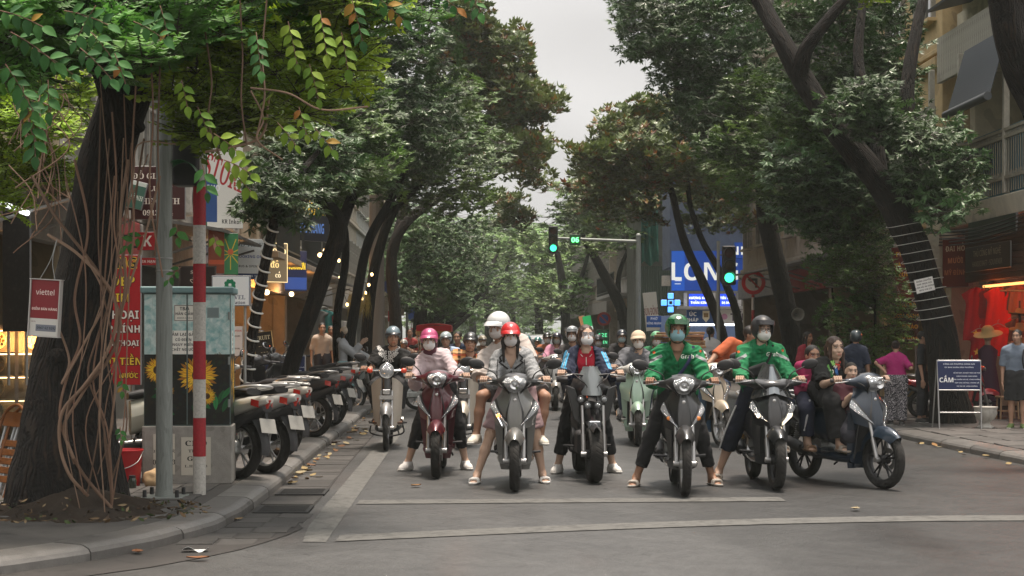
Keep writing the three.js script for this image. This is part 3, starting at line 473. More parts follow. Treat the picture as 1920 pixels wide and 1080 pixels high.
function frond(parent, px, py, d, dirx, diry, n, L, kind) {
L *= 0.72; const p0 = at(px, py, d), dir = V(dirx, -diry, rr(-0.15, 0.35)).normalize(), len = n * L * 0.34, pts = [], side = V(-dir.y, dir.x, 0).normalize();
for (let i = 0; i <= 4; i++) { const t = i / 4; pts.push(p0.clone().addScaledVector(dir, len * t).add(V(0, -0.18 * len * t * t, 0))); }
part('leaf_stalk', tube(pts, 0.0035, 10, 5), vineMat[0], parent);
const c = new THREE.CatmullRomCurve3(pts);
for (let i = 0; i < n; i++) {
if (singles > 292) return; const t = (i + 0.8) / n, p = c.getPoint(Math.min(1, t)), sd = i === n - 1 ? 0 : (i % 2 ? 1 : -1);
const y = dir.clone().multiplyScalar(sd ? 0.55 : 1).addScaledVector(side, sd).add(V(0, -0.35, 0.25)).normalize(), z = V(rr(-0.3, 0.3), rr(0.35, 0.8), rr(0.5, 1)).normalize(), x = y.clone().cross(z).normalize(); z.crossVectors(x, y);
const m = new THREE.Mesh(singleLeaf, pick(singleMats[R() < 0.05 ? 'gold' : kind])); m.name = 'leaf'; m.matrix.makeBasis(x, y, z).scale(V(1, 1, 1).multiplyScalar(L * rr(0.8, 1.2))).setPosition(p); m.matrix.decompose(m.position, m.quaternion, m.scale); parent.add(m); singles++;
}
}
{
seedState = 77;
for (const [x, y, d, dx, dy, n, L, k] of [
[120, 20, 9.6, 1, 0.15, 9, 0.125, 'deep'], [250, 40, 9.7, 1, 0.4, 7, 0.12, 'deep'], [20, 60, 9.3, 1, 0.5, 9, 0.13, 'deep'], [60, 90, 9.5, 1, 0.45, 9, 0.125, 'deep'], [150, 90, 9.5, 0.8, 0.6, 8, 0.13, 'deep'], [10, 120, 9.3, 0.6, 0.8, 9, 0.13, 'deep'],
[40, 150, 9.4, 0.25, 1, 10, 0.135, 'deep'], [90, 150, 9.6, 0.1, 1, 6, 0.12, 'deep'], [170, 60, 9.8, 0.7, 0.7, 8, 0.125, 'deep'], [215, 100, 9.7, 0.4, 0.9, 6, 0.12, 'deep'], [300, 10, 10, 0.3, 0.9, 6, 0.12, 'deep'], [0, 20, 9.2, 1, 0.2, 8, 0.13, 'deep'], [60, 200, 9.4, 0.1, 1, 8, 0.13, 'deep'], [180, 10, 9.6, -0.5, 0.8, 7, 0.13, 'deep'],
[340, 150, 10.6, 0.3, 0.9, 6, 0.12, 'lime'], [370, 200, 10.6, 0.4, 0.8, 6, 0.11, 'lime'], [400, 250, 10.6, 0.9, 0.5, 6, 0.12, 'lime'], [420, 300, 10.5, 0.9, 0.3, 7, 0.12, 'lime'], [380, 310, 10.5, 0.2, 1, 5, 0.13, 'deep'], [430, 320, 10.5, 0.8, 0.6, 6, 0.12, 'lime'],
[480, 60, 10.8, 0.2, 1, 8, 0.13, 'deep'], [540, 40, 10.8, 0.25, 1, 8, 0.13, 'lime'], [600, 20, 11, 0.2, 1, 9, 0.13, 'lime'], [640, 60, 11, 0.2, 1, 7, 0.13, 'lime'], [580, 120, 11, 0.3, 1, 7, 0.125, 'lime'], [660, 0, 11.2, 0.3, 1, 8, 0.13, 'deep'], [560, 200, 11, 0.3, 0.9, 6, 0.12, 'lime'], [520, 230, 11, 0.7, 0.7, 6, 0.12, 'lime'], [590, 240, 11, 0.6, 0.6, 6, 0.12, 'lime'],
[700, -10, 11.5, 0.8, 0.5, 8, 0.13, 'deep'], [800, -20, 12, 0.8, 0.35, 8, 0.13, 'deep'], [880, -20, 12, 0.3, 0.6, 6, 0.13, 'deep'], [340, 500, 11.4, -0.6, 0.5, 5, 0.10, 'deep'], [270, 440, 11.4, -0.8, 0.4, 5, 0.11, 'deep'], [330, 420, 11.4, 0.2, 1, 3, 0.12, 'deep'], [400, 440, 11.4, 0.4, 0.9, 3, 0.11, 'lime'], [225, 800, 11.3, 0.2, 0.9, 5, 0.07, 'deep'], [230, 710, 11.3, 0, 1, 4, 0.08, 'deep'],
]) frond(bigTree, x, y, d, dx, dy, n, L, k);
// the mass behind: lime leaves lit from behind, deep green leaves in front
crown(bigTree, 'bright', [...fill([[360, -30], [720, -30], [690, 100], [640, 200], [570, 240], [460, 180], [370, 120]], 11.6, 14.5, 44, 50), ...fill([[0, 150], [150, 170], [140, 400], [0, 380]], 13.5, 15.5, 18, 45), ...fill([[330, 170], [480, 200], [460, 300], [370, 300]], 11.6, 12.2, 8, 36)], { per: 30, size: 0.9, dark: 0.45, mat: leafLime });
}
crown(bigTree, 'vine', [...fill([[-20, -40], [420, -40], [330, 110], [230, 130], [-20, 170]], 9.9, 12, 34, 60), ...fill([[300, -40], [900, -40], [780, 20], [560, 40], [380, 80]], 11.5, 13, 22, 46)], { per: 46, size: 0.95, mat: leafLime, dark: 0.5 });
// left row
const mkTree = (name, label, limbs, crowns) => { const o = tree(name, label, limbs, ST); for (const c of crowns) crown(o, ...c); return o; };
seedState = 4242;
const wrapTree = mkTree('wrapped_tree', 'slim tree with white rope wound in a spiral up its dark trunk', [[[[452, 850, 19], [462, 720, 19], [478, 600, 19], [502, 470, 19.1], [524, 380, 19.2], [548, 300, 19.4]], [0.085, 0.07, 0.062, 0.060, 0.056, 0.045]], [[[522, 385, 19.2], [560, 330, 19.6], [600, 280, 20]], [0.06, 0.05, 0.03]]],
[['dark', [...fill([[490, 350], [560, 340], [550, 420], [510, 430], [480, 400]], 18.6, 19.8, 9, 26), ...fill([[500, 270], [640, 250], [640, 320], [520, 340]], 19, 21, 12, 38)], { per: 46, size: 0.85 }]]);
{ // the spiral rope and paper
const c = new THREE.CatmullRomCurve3([[452, 850, 19], [462, 720, 19], [478, 600, 19], [502, 470, 19.1], [516, 410, 19.15]].map((p) => at(...p)), false, 'centripetal'), pts = []; for (let i = 0; i <= 17 * 14; i++) { const t = i / (17 * 14), a = i / 14 * 6.283, p = c.getPointAt(t), r = lerp(0.083, 0.066, t) + 0.006; pts.push(p.add(V(Math.cos(a) * r, Math.sin(a) * -0.03 + 0, Math.sin(a) * r))); }
part('white_rope', T(tube(pts, 0.012, 900, 5), 0, 0, 0), std([0.68, 0.68, 0.64], 0.8), wrapTree);
}
mkTree('leaning_tree', 'dark leaning tree with a burl where it bends back, on the left pavement', [[[[528, 790, 23], [545, 690, 23], [578, 600, 23], [612, 500, 23.1], [634, 440, 23.2], [630, 405, 23.2], [598, 370, 23.1], [572, 320, 23.1], [560, 240, 23.3]], [0.17, 0.13, 0.118, 0.115, 0.13, 0.12, 0.10, 0.08, 0.06]], [[[634, 435, 23.2], [660, 370, 23.6], [700, 300, 24]], [0.10, 0.08, 0.05]]],
[['mid', fill([[520, 180], [700, 150], [720, 330], [640, 380], [540, 330]], 22, 25, 34, 42), { per: 44, size: 0.95 }]]);
mkTree('street_tree', 'slender dark tree behind the leaning one, beside the grey hooded woman', [[[[640, 775, 30], [655, 640, 30], [672, 540, 30], [692, 450, 30.2], [728, 385, 30.5], [770, 300, 31]], [0.125, 0.10, 0.095, 0.09, 0.08, 0.05]], [[[640, 775, 30.6], [632, 600, 30.6], [648, 480, 30.6], [640, 400, 30.8], [600, 330, 31]], [0.11, 0.09, 0.08, 0.07, 0.04]]],
[['dark', [...fill([[600, 60], [800, 60], [840, 180], [820, 320], [700, 370], [620, 300]], 28, 33, 70, 46), ...fill([[660, -60], [810, -60], [810, 60], [640, 60]], 29, 32, 20, 44)], { per: 36, size: 1.05, dark: 0.35 }]]);
mkTree('street_tree', 'dark straight tree beside the concrete pole on the left pavement', [[[[682, 745, 37], [690, 600, 37], [708, 480, 37], [742, 390, 37.3], [800, 330, 37.8], [850, 250, 38]], [0.17, 0.135, 0.12, 0.11, 0.085, 0.05]]],
[['mid', fill([[720, 180], [900, 150], [930, 300], [880, 390], [760, 400], [700, 320]], 35, 39, 46, 44), { per: 36, size: 1.1, dark: 0.35 }]]);
mkTree('street_tree', 'tree with a long pale limb reaching over the road, left row', [[[[738, 740, 44], [742, 600, 44], [735, 480, 44], [752, 430, 44], [800, 385, 44.2], [880, 346, 44.6], [930, 330, 45]], [0.22, 0.18, 0.165, 0.155, 0.13, 0.09, 0.05]], [[[738, 470, 44], [760, 380, 44.5], [790, 300, 45]], [0.14, 0.10, 0.05]]],
[['broad', [...fill([[840, 60], [910, 110], [990, 185], [1000, 215], [980, 250], [990, 290], [960, 320], [910, 310], [880, 280], [830, 130]], 46, 54, 46, 30), ...fill([[960, 110], [1035, 185], [1045, 225], [985, 245]], 46, 52, 10, 17), ...fill([[930, 20], [985, 90], [1000, 120], [950, 110]], 46, 50, 6, 15), ...fill([[850, -60], [880, -20], [890, 50], [930, 100], [870, 120]], 46, 50, 16, 26), ...fill([[1010, 255], [1062, 330], [1020, 360], [950, 340]], 52, 58, 5, 18)], { per: 26, size: 1.15, dark: 0.3 }], ['dark', fill([[760, 400], [905, 440], [890, 580], [740, 560], [700, 460]], 56, 66, 44, 42), { per: 20, size: 1.35, mat: leafFar }]]);
for (const [x, d, lean, lab] of [[800, 62, 40, 'tree with dark trunk behind the blue round signs, left row'], [835, 78, 50, 'farther dark trunk leaning over the road above the red canopy'], [856, 96, 40, 'hazy leaning trunk deep in the left row']])
mkTree('street_tree', lab, [[[[x - 15, 630 + CY * F / d - 4, d], [x - 12, 600, d], [x + lean * 0.3, 500, d], [x + lean, 410, d + 1]], [0.3, 0.25, 0.2, 0.1]], [[[x - 10, 620, d], [x + lean, 570, d], [x + lean * 2, 470, d + 2]], [0.16, 0.13, 0.06]]],
[[d > 70 ? 'mid' : 'dark', fill([[x - 70, 420], [x + 60, 420], [x + 75, 520], [x + 40, 590], [x - 60, 570]], d - 3, d + 4, 26, 40), { per: 9, size: 1.9, mat: leafFar }]]);
// the far end of the street
for (const [x, d, lab] of [[905, 118, 'hazy tree at the far end of the street, left of the smoke'], [950, 130, 'pale hazy tree closing the far end of the street'], [1000, 112, 'far dark tree over the middle of the road'], [1050, 95, 'far tree in the right row above the red jacket rider'], [875, 150, 'palest tree at the very end of the street']])
mkTree('far_tree', lab, [[[[x + 12, 640 + CY * F / d - 10, d], [x + 10, 590, d], [x, 500, d], [x - 15, 430, d]], [0.34, 0.28, 0.22, 0.1]], [[[x + 10, 580, d], [x + 40, 520, d], [x + 60, 450, d]], [0.18, 0.14, 0.06]]],
[['mid', fill([[x - 50, 425], [x + 60, 420], [x + 80, 500], [x + 50, 600], [x - 45, 595], [x - 60, 500]], d - 5, d + 5, 20, 32), { per: 4, size: 2.4, mat: leafFar, dark: 0.3 }]]);
{ const o = thing('distant_trees', 'pale mass of trees closing the far end of the street', 'trees', [0, 0, 0]); o.userData.kind = 'stuff'; crown(o, 'mid', fill([[790, 480], [1080, 470], [1100, 640], [770, 640]], 165, 200, 60, 28), { per: 1.8, size: 3.6, mat: leafFar, dark: 0.3 }); crown(o, 'broad', fill([[925, 345], [1030, 320], [1060, 380], [950, 430]], 56, 62, 5, 18), { per: 26, size: 1.2 }); }
// right row
mkTree('street_tree', 'dark trunk right of the far gantry, leaning over the road', [[[[1180, 690, 72], [1168, 590, 72], [1130, 510, 72], [1090, 440, 72.5], [1050, 390, 73]], [0.3, 0.26, 0.22, 0.16, 0.07]], [[[1165, 600, 72], [1160, 520, 72.5], [1190, 440, 73]], [0.16, 0.12, 0.05]]],
[['mid', fill([[1085, 340], [1200, 340], [1230, 420], [1180, 470], [1070, 480], [1050, 420]], 66, 78, 44, 36), { per: 10, size: 1.8, mat: leafFar, dark: 0.3 }]]);
mkTree('street_tree', 'forked slim tree in front of the blue pharmacy sign', [[[[1372, 720, 47], [1352, 620, 47], [1318, 530, 47], [1282, 450, 47], [1262, 370, 47.1], [1250, 320, 47.1]], [0.20, 0.15, 0.135, 0.125, 0.11, 0.09]], [[[1252, 325, 47.1], [1215, 285, 47.4], [1160, 270, 48]], [0.09, 0.08, 0.04]], [[[1252, 330, 47.1], [1275, 280, 47], [1310, 240, 47.4]], [0.09, 0.07, 0.04]], [[[1390, 690, 48.5], [1382, 590, 48.5], [1350, 510, 48.3], [1312, 440, 48], [1290, 350, 47.6], [1310, 260, 47.6]], [0.15, 0.13, 0.11, 0.09, 0.07, 0.03]]],
[['broad', [...fill([[1220, 210], [1330, 210], [1340, 280], [1320, 330], [1210, 330], [1120, 320], [1100, 300], [1140, 250]], 43, 50, 78, 38), ...fill([[1090, 330], [1220, 340], [1210, 420], [1100, 410]], 46, 52, 12, 30), ...fill([[1290, 330], [1400, 330], [1400, 430], [1310, 430]], 49, 54, 14, 26)], { per: 26, size: 1.1, dark: 0.3 }]]);
mkTree('street_tree', 'straight thick black trunk between the no left turn sign and the leaning tree', [[[[1492, 760, 36], [1484, 640, 36], [1462, 520, 36], [1438, 420, 36.1], [1425, 320, 36.3], [1375, 220, 36.6], [1350, 140, 37]], [0.29, 0.24, 0.22, 0.21, 0.19, 0.15, 0.11]], [[[1428, 340, 36.3], [1460, 240, 36.6], [1500, 170, 37]], [0.16, 0.12, 0.06]]],
[['dark', [...fill([[1165, -50], [1220, -50], [1235, 110], [1180, 90]], 32, 36, 11, 22), ...fill([[1200, -60], [1420, -60], [1430, 130], [1340, 250], [1260, 150], [1240, 100], [1210, 60]], 31, 37, 80, 42), ...fill([[1280, 180], [1420, 150], [1440, 300], [1330, 300]], 32, 36, 26, 40)], { per: 36, size: 1.05, dark: 0.35 }], ['mid', fill([[1340, 200], [1470, 130], [1550, 210], [1560, 370], [1500, 400], [1400, 380], [1340, 330]], 29, 34, 54, 40), { per: 36, size: 0.95, dark: 0.35 }]]);
const rightTree = mkTree('leaning_big_tree', 'huge leaning tree with a light string wound round it and a paper notice', [[[[1790, 830, 24], [1779, 740, 24], [1760, 620, 24], [1727, 500, 24], [1690, 410, 24], [1640, 330, 24.1], [1580, 255, 24.2], [1525, 180, 24.3], [1470, 85, 24.5], [1430, 10, 24.8], [1380, -80, 25]], [0.36, 0.27, 0.24, 0.22, 0.22, 0.215, 0.19, 0.17, 0.15, 0.13, 0.1]],
[[[1690, 410, 24.05], [1712, 300, 24.2], [1700, 180, 24.3], [1718, 60, 24.6], [1740, -40, 25]], [0.16, 0.13, 0.11, 0.09, 0.07]], [[[1500, 140, 24.3], [1510, 95, 24.1], [1545, 45, 24], [1600, -20, 24]], [0.13, 0.11, 0.09, 0.07]], [[[1655, 350, 24.1], [1640, 250, 24.3], [1610, 120, 24.6], [1620, -20, 25]], [0.12, 0.10, 0.08, 0.06]]],
[['dark', [...fill([[1440, -60], [1670, -60], [1700, 100], [1700, 250], [1650, 300], [1560, 250], [1480, 130]], 25.6, 29, 54, 42), ...fill([[1580, 250], [1720, 270], [1760, 360], [1730, 390], [1640, 420], [1560, 340]], 25.2, 27, 20, 38), ...fill([[1555, 190], [1650, 170], [1700, 250], [1620, 300]], 22.9, 23.7, 7, 28), ...fill([[1700, 250], [1800, 250], [1810, 390], [1730, 410]], 23, 25, 17, 34), ...fill([[1480, 300], [1620, 330], [1640, 430], [1560, 460], [1480, 420]], 25.5, 28, 24, 42)], { per: 46, size: 0.95, dark: 0.35 }], ['mid', fill([[1450, 150], [1600, 130], [1640, 260], [1540, 330], [1440, 300]], 26, 29, 26, 44), { per: 42, size: 0.95, dark: 0.4 }]]);
{
const pts = []; const c = new THREE.CatmullRomCurve3([[1755, 600, 24], [1727, 500, 24], [1690, 410, 24]].map((p) => at(...p)));
for (let i = 0; i <= 11 * 12; i++) { const t = i / 132, a = i / 12 * 6.283, p = c.getPointAt(t), r = lerp(0.262, 0.245, t); pts.push(p.add(V(Math.cos(a) * r, Math.cos(a) * 0.07, Math.sin(a) * r * 0.98))); }
part('light_string', tube(pts, 0.006, 700, 4), std([0.55, 0.55, 0.52], 0.6), rightTree);
}
// dark trunk and leaves at the top right edge
mkTree('edge_tree', 'black trunk at the top right corner of the street', [[[[2075, 862, 17], [2050, 600, 17], [2010, 380, 17], [1960, 210, 17], [1912, 110, 17], [1890, 20, 17], [1880, -90, 17]], [0.34, 0.28, 0.26, 0.24, 0.22, 0.2, 0.2]]], [['bright', fill([[1560, -50], [1760, -60], [1740, -30], [1620, -10]], 15, 17, 12, 34), { per: 34, size: 0.9 }]]);
// ---------- buildings ----------
const wallMat = (rgb) => std(rgb, 0.9, { map: rep(grime, 0.35), bumpMap: rep(grain, 2), bumpScale: 0.002 });
const glassDark = phy([0.03, 0.035, 0.04], 0.08, { clearcoat: 1 }), frameMat = std([0.30, 0.29, 0.26], 0.6, { map: grime }), frameGreen = std([0.06, 0.13, 0.10], 0.6, { map: grime });
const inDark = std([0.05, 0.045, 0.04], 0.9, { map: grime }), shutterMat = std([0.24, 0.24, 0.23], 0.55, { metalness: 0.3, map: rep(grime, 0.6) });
const roofMat = std([0.20, 0.11, 0.08], 0.9, { map: rep(grime, 0.5) }), railMat = std([0.05, 0.055, 0.055], 0.5, { metalness: 0.4 });
function shophouse(sd, s, d0, d1, floors, rgb, label, o = {}) {
const p = S(s, d0), b = thing('shophouse', label, 'shophouse', [p.x, 0, p.z], STREET_YAW, 'shophouses lining the street'), w = d1 - d0 - 0.04, g0 = o.g0 || 3.25, tot = g0 + floors * 3.3, W = wallMat(rgb), dep = o.dep || 8, X = (x) => sd * x, y0 = PH;
part('wall', [box(dep, tot - g0, w, X(dep / 2), g0 + (tot - g0) / 2, -w / 2), box(0.35, g0 - y0, 0.28, X(0.175), y0 + (g0 - y0) / 2, -0.14), box(0.35, g0 - y0, 0.28, X(0.175), y0 + (g0 - y0) / 2, -w + 0.14), box(dep - 0.35, g0 - y0, 0.16, X(0.35 + (dep - 0.35) / 2), y0 + (g0 - y0) / 2, -0.08), box(dep - 0.35, g0 - y0, 0.16, X(0.35 + (dep - 0.35) / 2), y0 + (g0 - y0) / 2, -w + 0.08)], W, b);
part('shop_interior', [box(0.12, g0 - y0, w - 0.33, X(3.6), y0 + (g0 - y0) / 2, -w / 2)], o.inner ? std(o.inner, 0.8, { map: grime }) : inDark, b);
if (o.shutter) { const n = 12; for (let i = 0; i < n; i++) part('shutter_slat', rbox(0.03, (g0 - 0.75 - y0) / n - 0.008, w - 0.60, 0.008, X(0.30), y0 + 0.02 + (i + 0.5) * (g0 - 0.75 - y0) / n, -w / 2, 0, 1), shutterMat, b); }
else { // shelves with goods
const gm = [[0.30, 0.05, 0.04], [0.07, 0.10, 0.20], [0.35, 0.30, 0.2], [0.08, 0.16, 0.10], [0.35, 0.33, 0.32], [0.03, 0.03, 0.035]].map((c) => std(c, 0.7, { map: grime }));
for (let i = 0; i < 3; i++) part('shelf', box(0.45, 0.03, w - 0.8, X(1.6), 0.7 + i * 0.6, -w / 2), M.wood, b);
for (let i = 0; i < 14; i++) part('goods', rbox(rr(0.2, 0.35), rr(0.2, 0.45), rr(0.15, 0.4), 0.02, X(1.5), 0.7 + 0.6 * (i % 3) + 0.22, -rr(0.6, w - 0.6)), pick(gm), b);
}
part('fascia', rbox(0.22, 0.62, w - 0.1, 0.02, X(-0.06), g0 - 0.32, -w / 2), std(o.fascia || [0.30, 0.28, 0.25], 0.7, { map: rep(grime, 0.5) }), b);
if (o.canopy) part('canopy', [T(box(1.5, 0.05, w - 0.3), X(-0.75), g0 + 0.02, -w / 2, 0, 0, sd * 0.16), ...[0.1, 0.5, 0.9].map((t) => rod([X(-1.4), g0 - 0.2, -w * t], [X(0), g0 - 0.62, -w * t], 0.02))], std(o.canopy, 0.7, { map: rep(grime, 0.5) }), b);
for (let f = 0; f < floors; f++) {
const yf = g0 + f * 3.3, nW = Math.max(1, Math.floor(w / 1.9));
for (let i = 0; i < nW; i++) {
const zc = -(i + 0.5) * w / nW, ww = Math.min(1.15, w / nW - 0.5), hh = o.tallWin && f === 0 ? 2.1 : 1.5, yc = yf + 1.0 + hh / 2;
const fr = part('window', [box(0.10, 0.08, ww + 0.16, X(-0.035), yc + hh / 2 + 0.04, zc), box(0.10, hh, 0.08, X(-0.035), yc, zc - ww / 2 - 0.04), box(0.10, hh, 0.08, X(-0.035), yc, zc + ww / 2 + 0.04), box(0.07, hh, 0.05, X(-0.025), yc, zc), box(0.07, 0.05, ww / 2 - 0.03, X(-0.025), yc + hh * 0.2, zc - ww / 4 - 0.012), box(0.07, 0.05, ww / 2 - 0.03, X(-0.025), yc + hh * 0.2, zc + ww / 4 + 0.012)], o.green ? frameGreen : frameMat, b);
part('pane', box(0.02, hh, ww, X(-0.004), yc, zc), glassDark, fr); part('sill', rbox(0.20, 0.07, ww + 0.30, 0.01, X(-0.08), yc - hh / 2 - 0.04, zc), W, fr);
}
part('cornice', [rbox(0.16, 0.16, w - 0.02, 0.02, X(-0.07), yf + 0.09, -w / 2), rbox(0.10, 0.10, w - 0.02, 0.02, X(-0.04), yf + 0.30, -w / 2)], W, b);
if (o.balcony && f < o.balcony) {
part('balcony_slab', rbox(1.0, 0.16, w - 0.3, 0.02, X(-0.62), yf + 0.05, -w / 2), W, b);
const rl = [box(0.05, 0.05, w - 0.4, X(-1.08), yf + 1.05, -w / 2), box(0.04, 0.04, w - 0.4, X(-1.08), yf + 0.25, -w / 2)]; for (let z = 0.25; z < w - 0.2; z += 0.13) rl.push(rod([X(-1.08), yf + 0.13, -z], [X(-1.08), yf + 1.05, -z], 0.010, 0.010, 5)); part('railing', rl, railMat, b);
}
if (o.ac && f < 2) { const a = part('air_conditioner', rbox(0.32, 0.62, 0.85, 0.03, X(-0.20), yf + 0.75, -w * 0.8), std([0.5, 0.49, 0.46], 0.6, { map: grime }), b); part('fan_grille', [0.22, 0.16, 0.10, 0.05].map((r) => T(new THREE.TorusGeometry(r, 0.008, 5, 20), X(-0.37), yf + 0.75, -w * 0.8 + 0.08, 0, Math.PI / 2, 0)), railMat, a); }
}
part('roof', [rbox(dep + 0.3, 0.22, w, 0.02, X(dep / 2 - 0.1), tot + 0.11, -w / 2), T(box(dep * 0.7, 0.12, w - 0.2), X(dep * 0.45), tot + 0.9, -w / 2, 0, 0, sd * -0.25)], roofMat, b);
return b;
}
const FS = -5.5, FR = 9.05;
seedState = 31;
shophouse(-1, FS, 12.5, 17.4, 2, [0.24, 0.20, 0.13], 'ochre shophouse behind the big vine hung tree, nearest on the left', { fascia: [0.10, 0.07, 0.05] });
shophouse(-1, FS, 17.4, 21.5, 3, [0.30, 0.25, 0.16], 'yellowish shophouse with a dark board beside the lace display cabinet', { fascia: [0.35, 0.34, 0.31], inner: [0.08, 0.05, 0.03], canopy: [0.35, 0.36, 0.36] });
shophouse(-1, FS, 21.5, 26, 3, [0.34, 0.33, 0.30], 'pale shophouse with red shop signs behind the painted cabinet', { fascia: [0.28, 0.03, 0.03], shutter: true });
shophouse(-1, FS, 26, 31, 3, [0.36, 0.36, 0.34], 'white shophouse carrying the tall white store sign', { fascia: [0.32, 0.3, 0.28], ac: true, canopy: [0.2, 0.2, 0.19] });
shophouse(-1, FS, 31, 36.5, 3, [0.30, 0.29, 0.27], 'shophouse with the travel office sign above the rope wrapped tree', { fascia: [0.05, 0.08, 0.16], ac: true, inner: [0.12, 0.08, 0.05] });
shophouse(-1, FS, 36.5, 42, 2, [0.33, 0.27, 0.19], 'shophouse with a gold lit shop sign and brown shutters', { fascia: [0.25, 0.18, 0.10], balcony: 1, inner: [0.14, 0.09, 0.05] });
shophouse(-1, FS, 42, 48, 3, [0.28, 0.23, 0.18], 'shophouse with the long dark gold lettered sign under its balcony', { fascia: [0.03, 0.05, 0.12], balcony: 2, inner: [0.16, 0.09, 0.05] });
shophouse(-1, FS, 48, 56, 2, [0.32, 0.30, 0.26], 'grey shophouse behind the bare bulbs on the left', { fascia: [0.3, 0.25, 0.2], balcony: 1, canopy: [0.2, 0.19, 0.17] });
shophouse(-1, FS - 0.3, 56, 66, 3, [0.40, 0.38, 0.34], 'pale shophouse behind the first blue round sign', { fascia: [0.2, 0.2, 0.2], shutter: true });
for (const [d0, d1, c, l] of [[66, 78, [0.34, 0.30, 0.24], 'tan'], [78, 92, [0.30, 0.31, 0.30], 'grey'], [92, 112, [0.36, 0.32, 0.22], 'yellow']]) shophouse(-1, FS, d0, d1, 3, c, `far ${l} shophouse of the left row, dim behind the trees`, {});
// right side
shophouse(1, FR, 30.6, 35, 2, [0.60, 0.45, 0.24], 'yellow painted shophouse seen behind the leaning tree on the right', { fascia: [0.42, 0.40, 0.36], g0: 3.3, ac: true });
shophouse(1, FR, 35, 40, 3, [0.40, 0.33, 0.22], 'cream shophouse with a corrugated canopy behind the thick black trunk', { fascia: [0.2, 0.2, 0.2], canopy: [0.22, 0.23, 0.24], inner: [0.10, 0.03, 0.03] });
shophouse(1, FR, 40, 46, 2, [0.30, 0.28, 0.25], 'grey shophouse hung with red clothes behind the thick black trunk', { fascia: [0.3, 0.05, 0.05], inner: [0.18, 0.03, 0.04], canopy: [0.25, 0.25, 0.25] });
shophouse(1, FR, 46, 53, 3, [0.35, 0.31, 0.24], 'tan shophouse before the blue pharmacy', { fascia: [0.25, 0.25, 0.25] });
shophouse(1, 8.4, 67, 72, 2, [0.30, 0.30, 0.28], 'grey building just past the pharmacy', { fascia: [0.3, 0.3, 0.32] });
shophouse(1, 7.6, 72, 82, 1, [0.42, 0.41, 0.39], 'white building with a balcony lantern far along the right side', { fascia: [0.3, 0.2, 0.1], balcony: 1 });
for (const [d0, d1, c, l] of [[82, 95, [0.34, 0.3, 0.24], 'beige'], [95, 115, [0.33, 0.32, 0.3], 'grey']]) shophouse(1, 7.2, d0, d1, 2, c, `far ${l} shophouse of the right row behind the trees`, {});
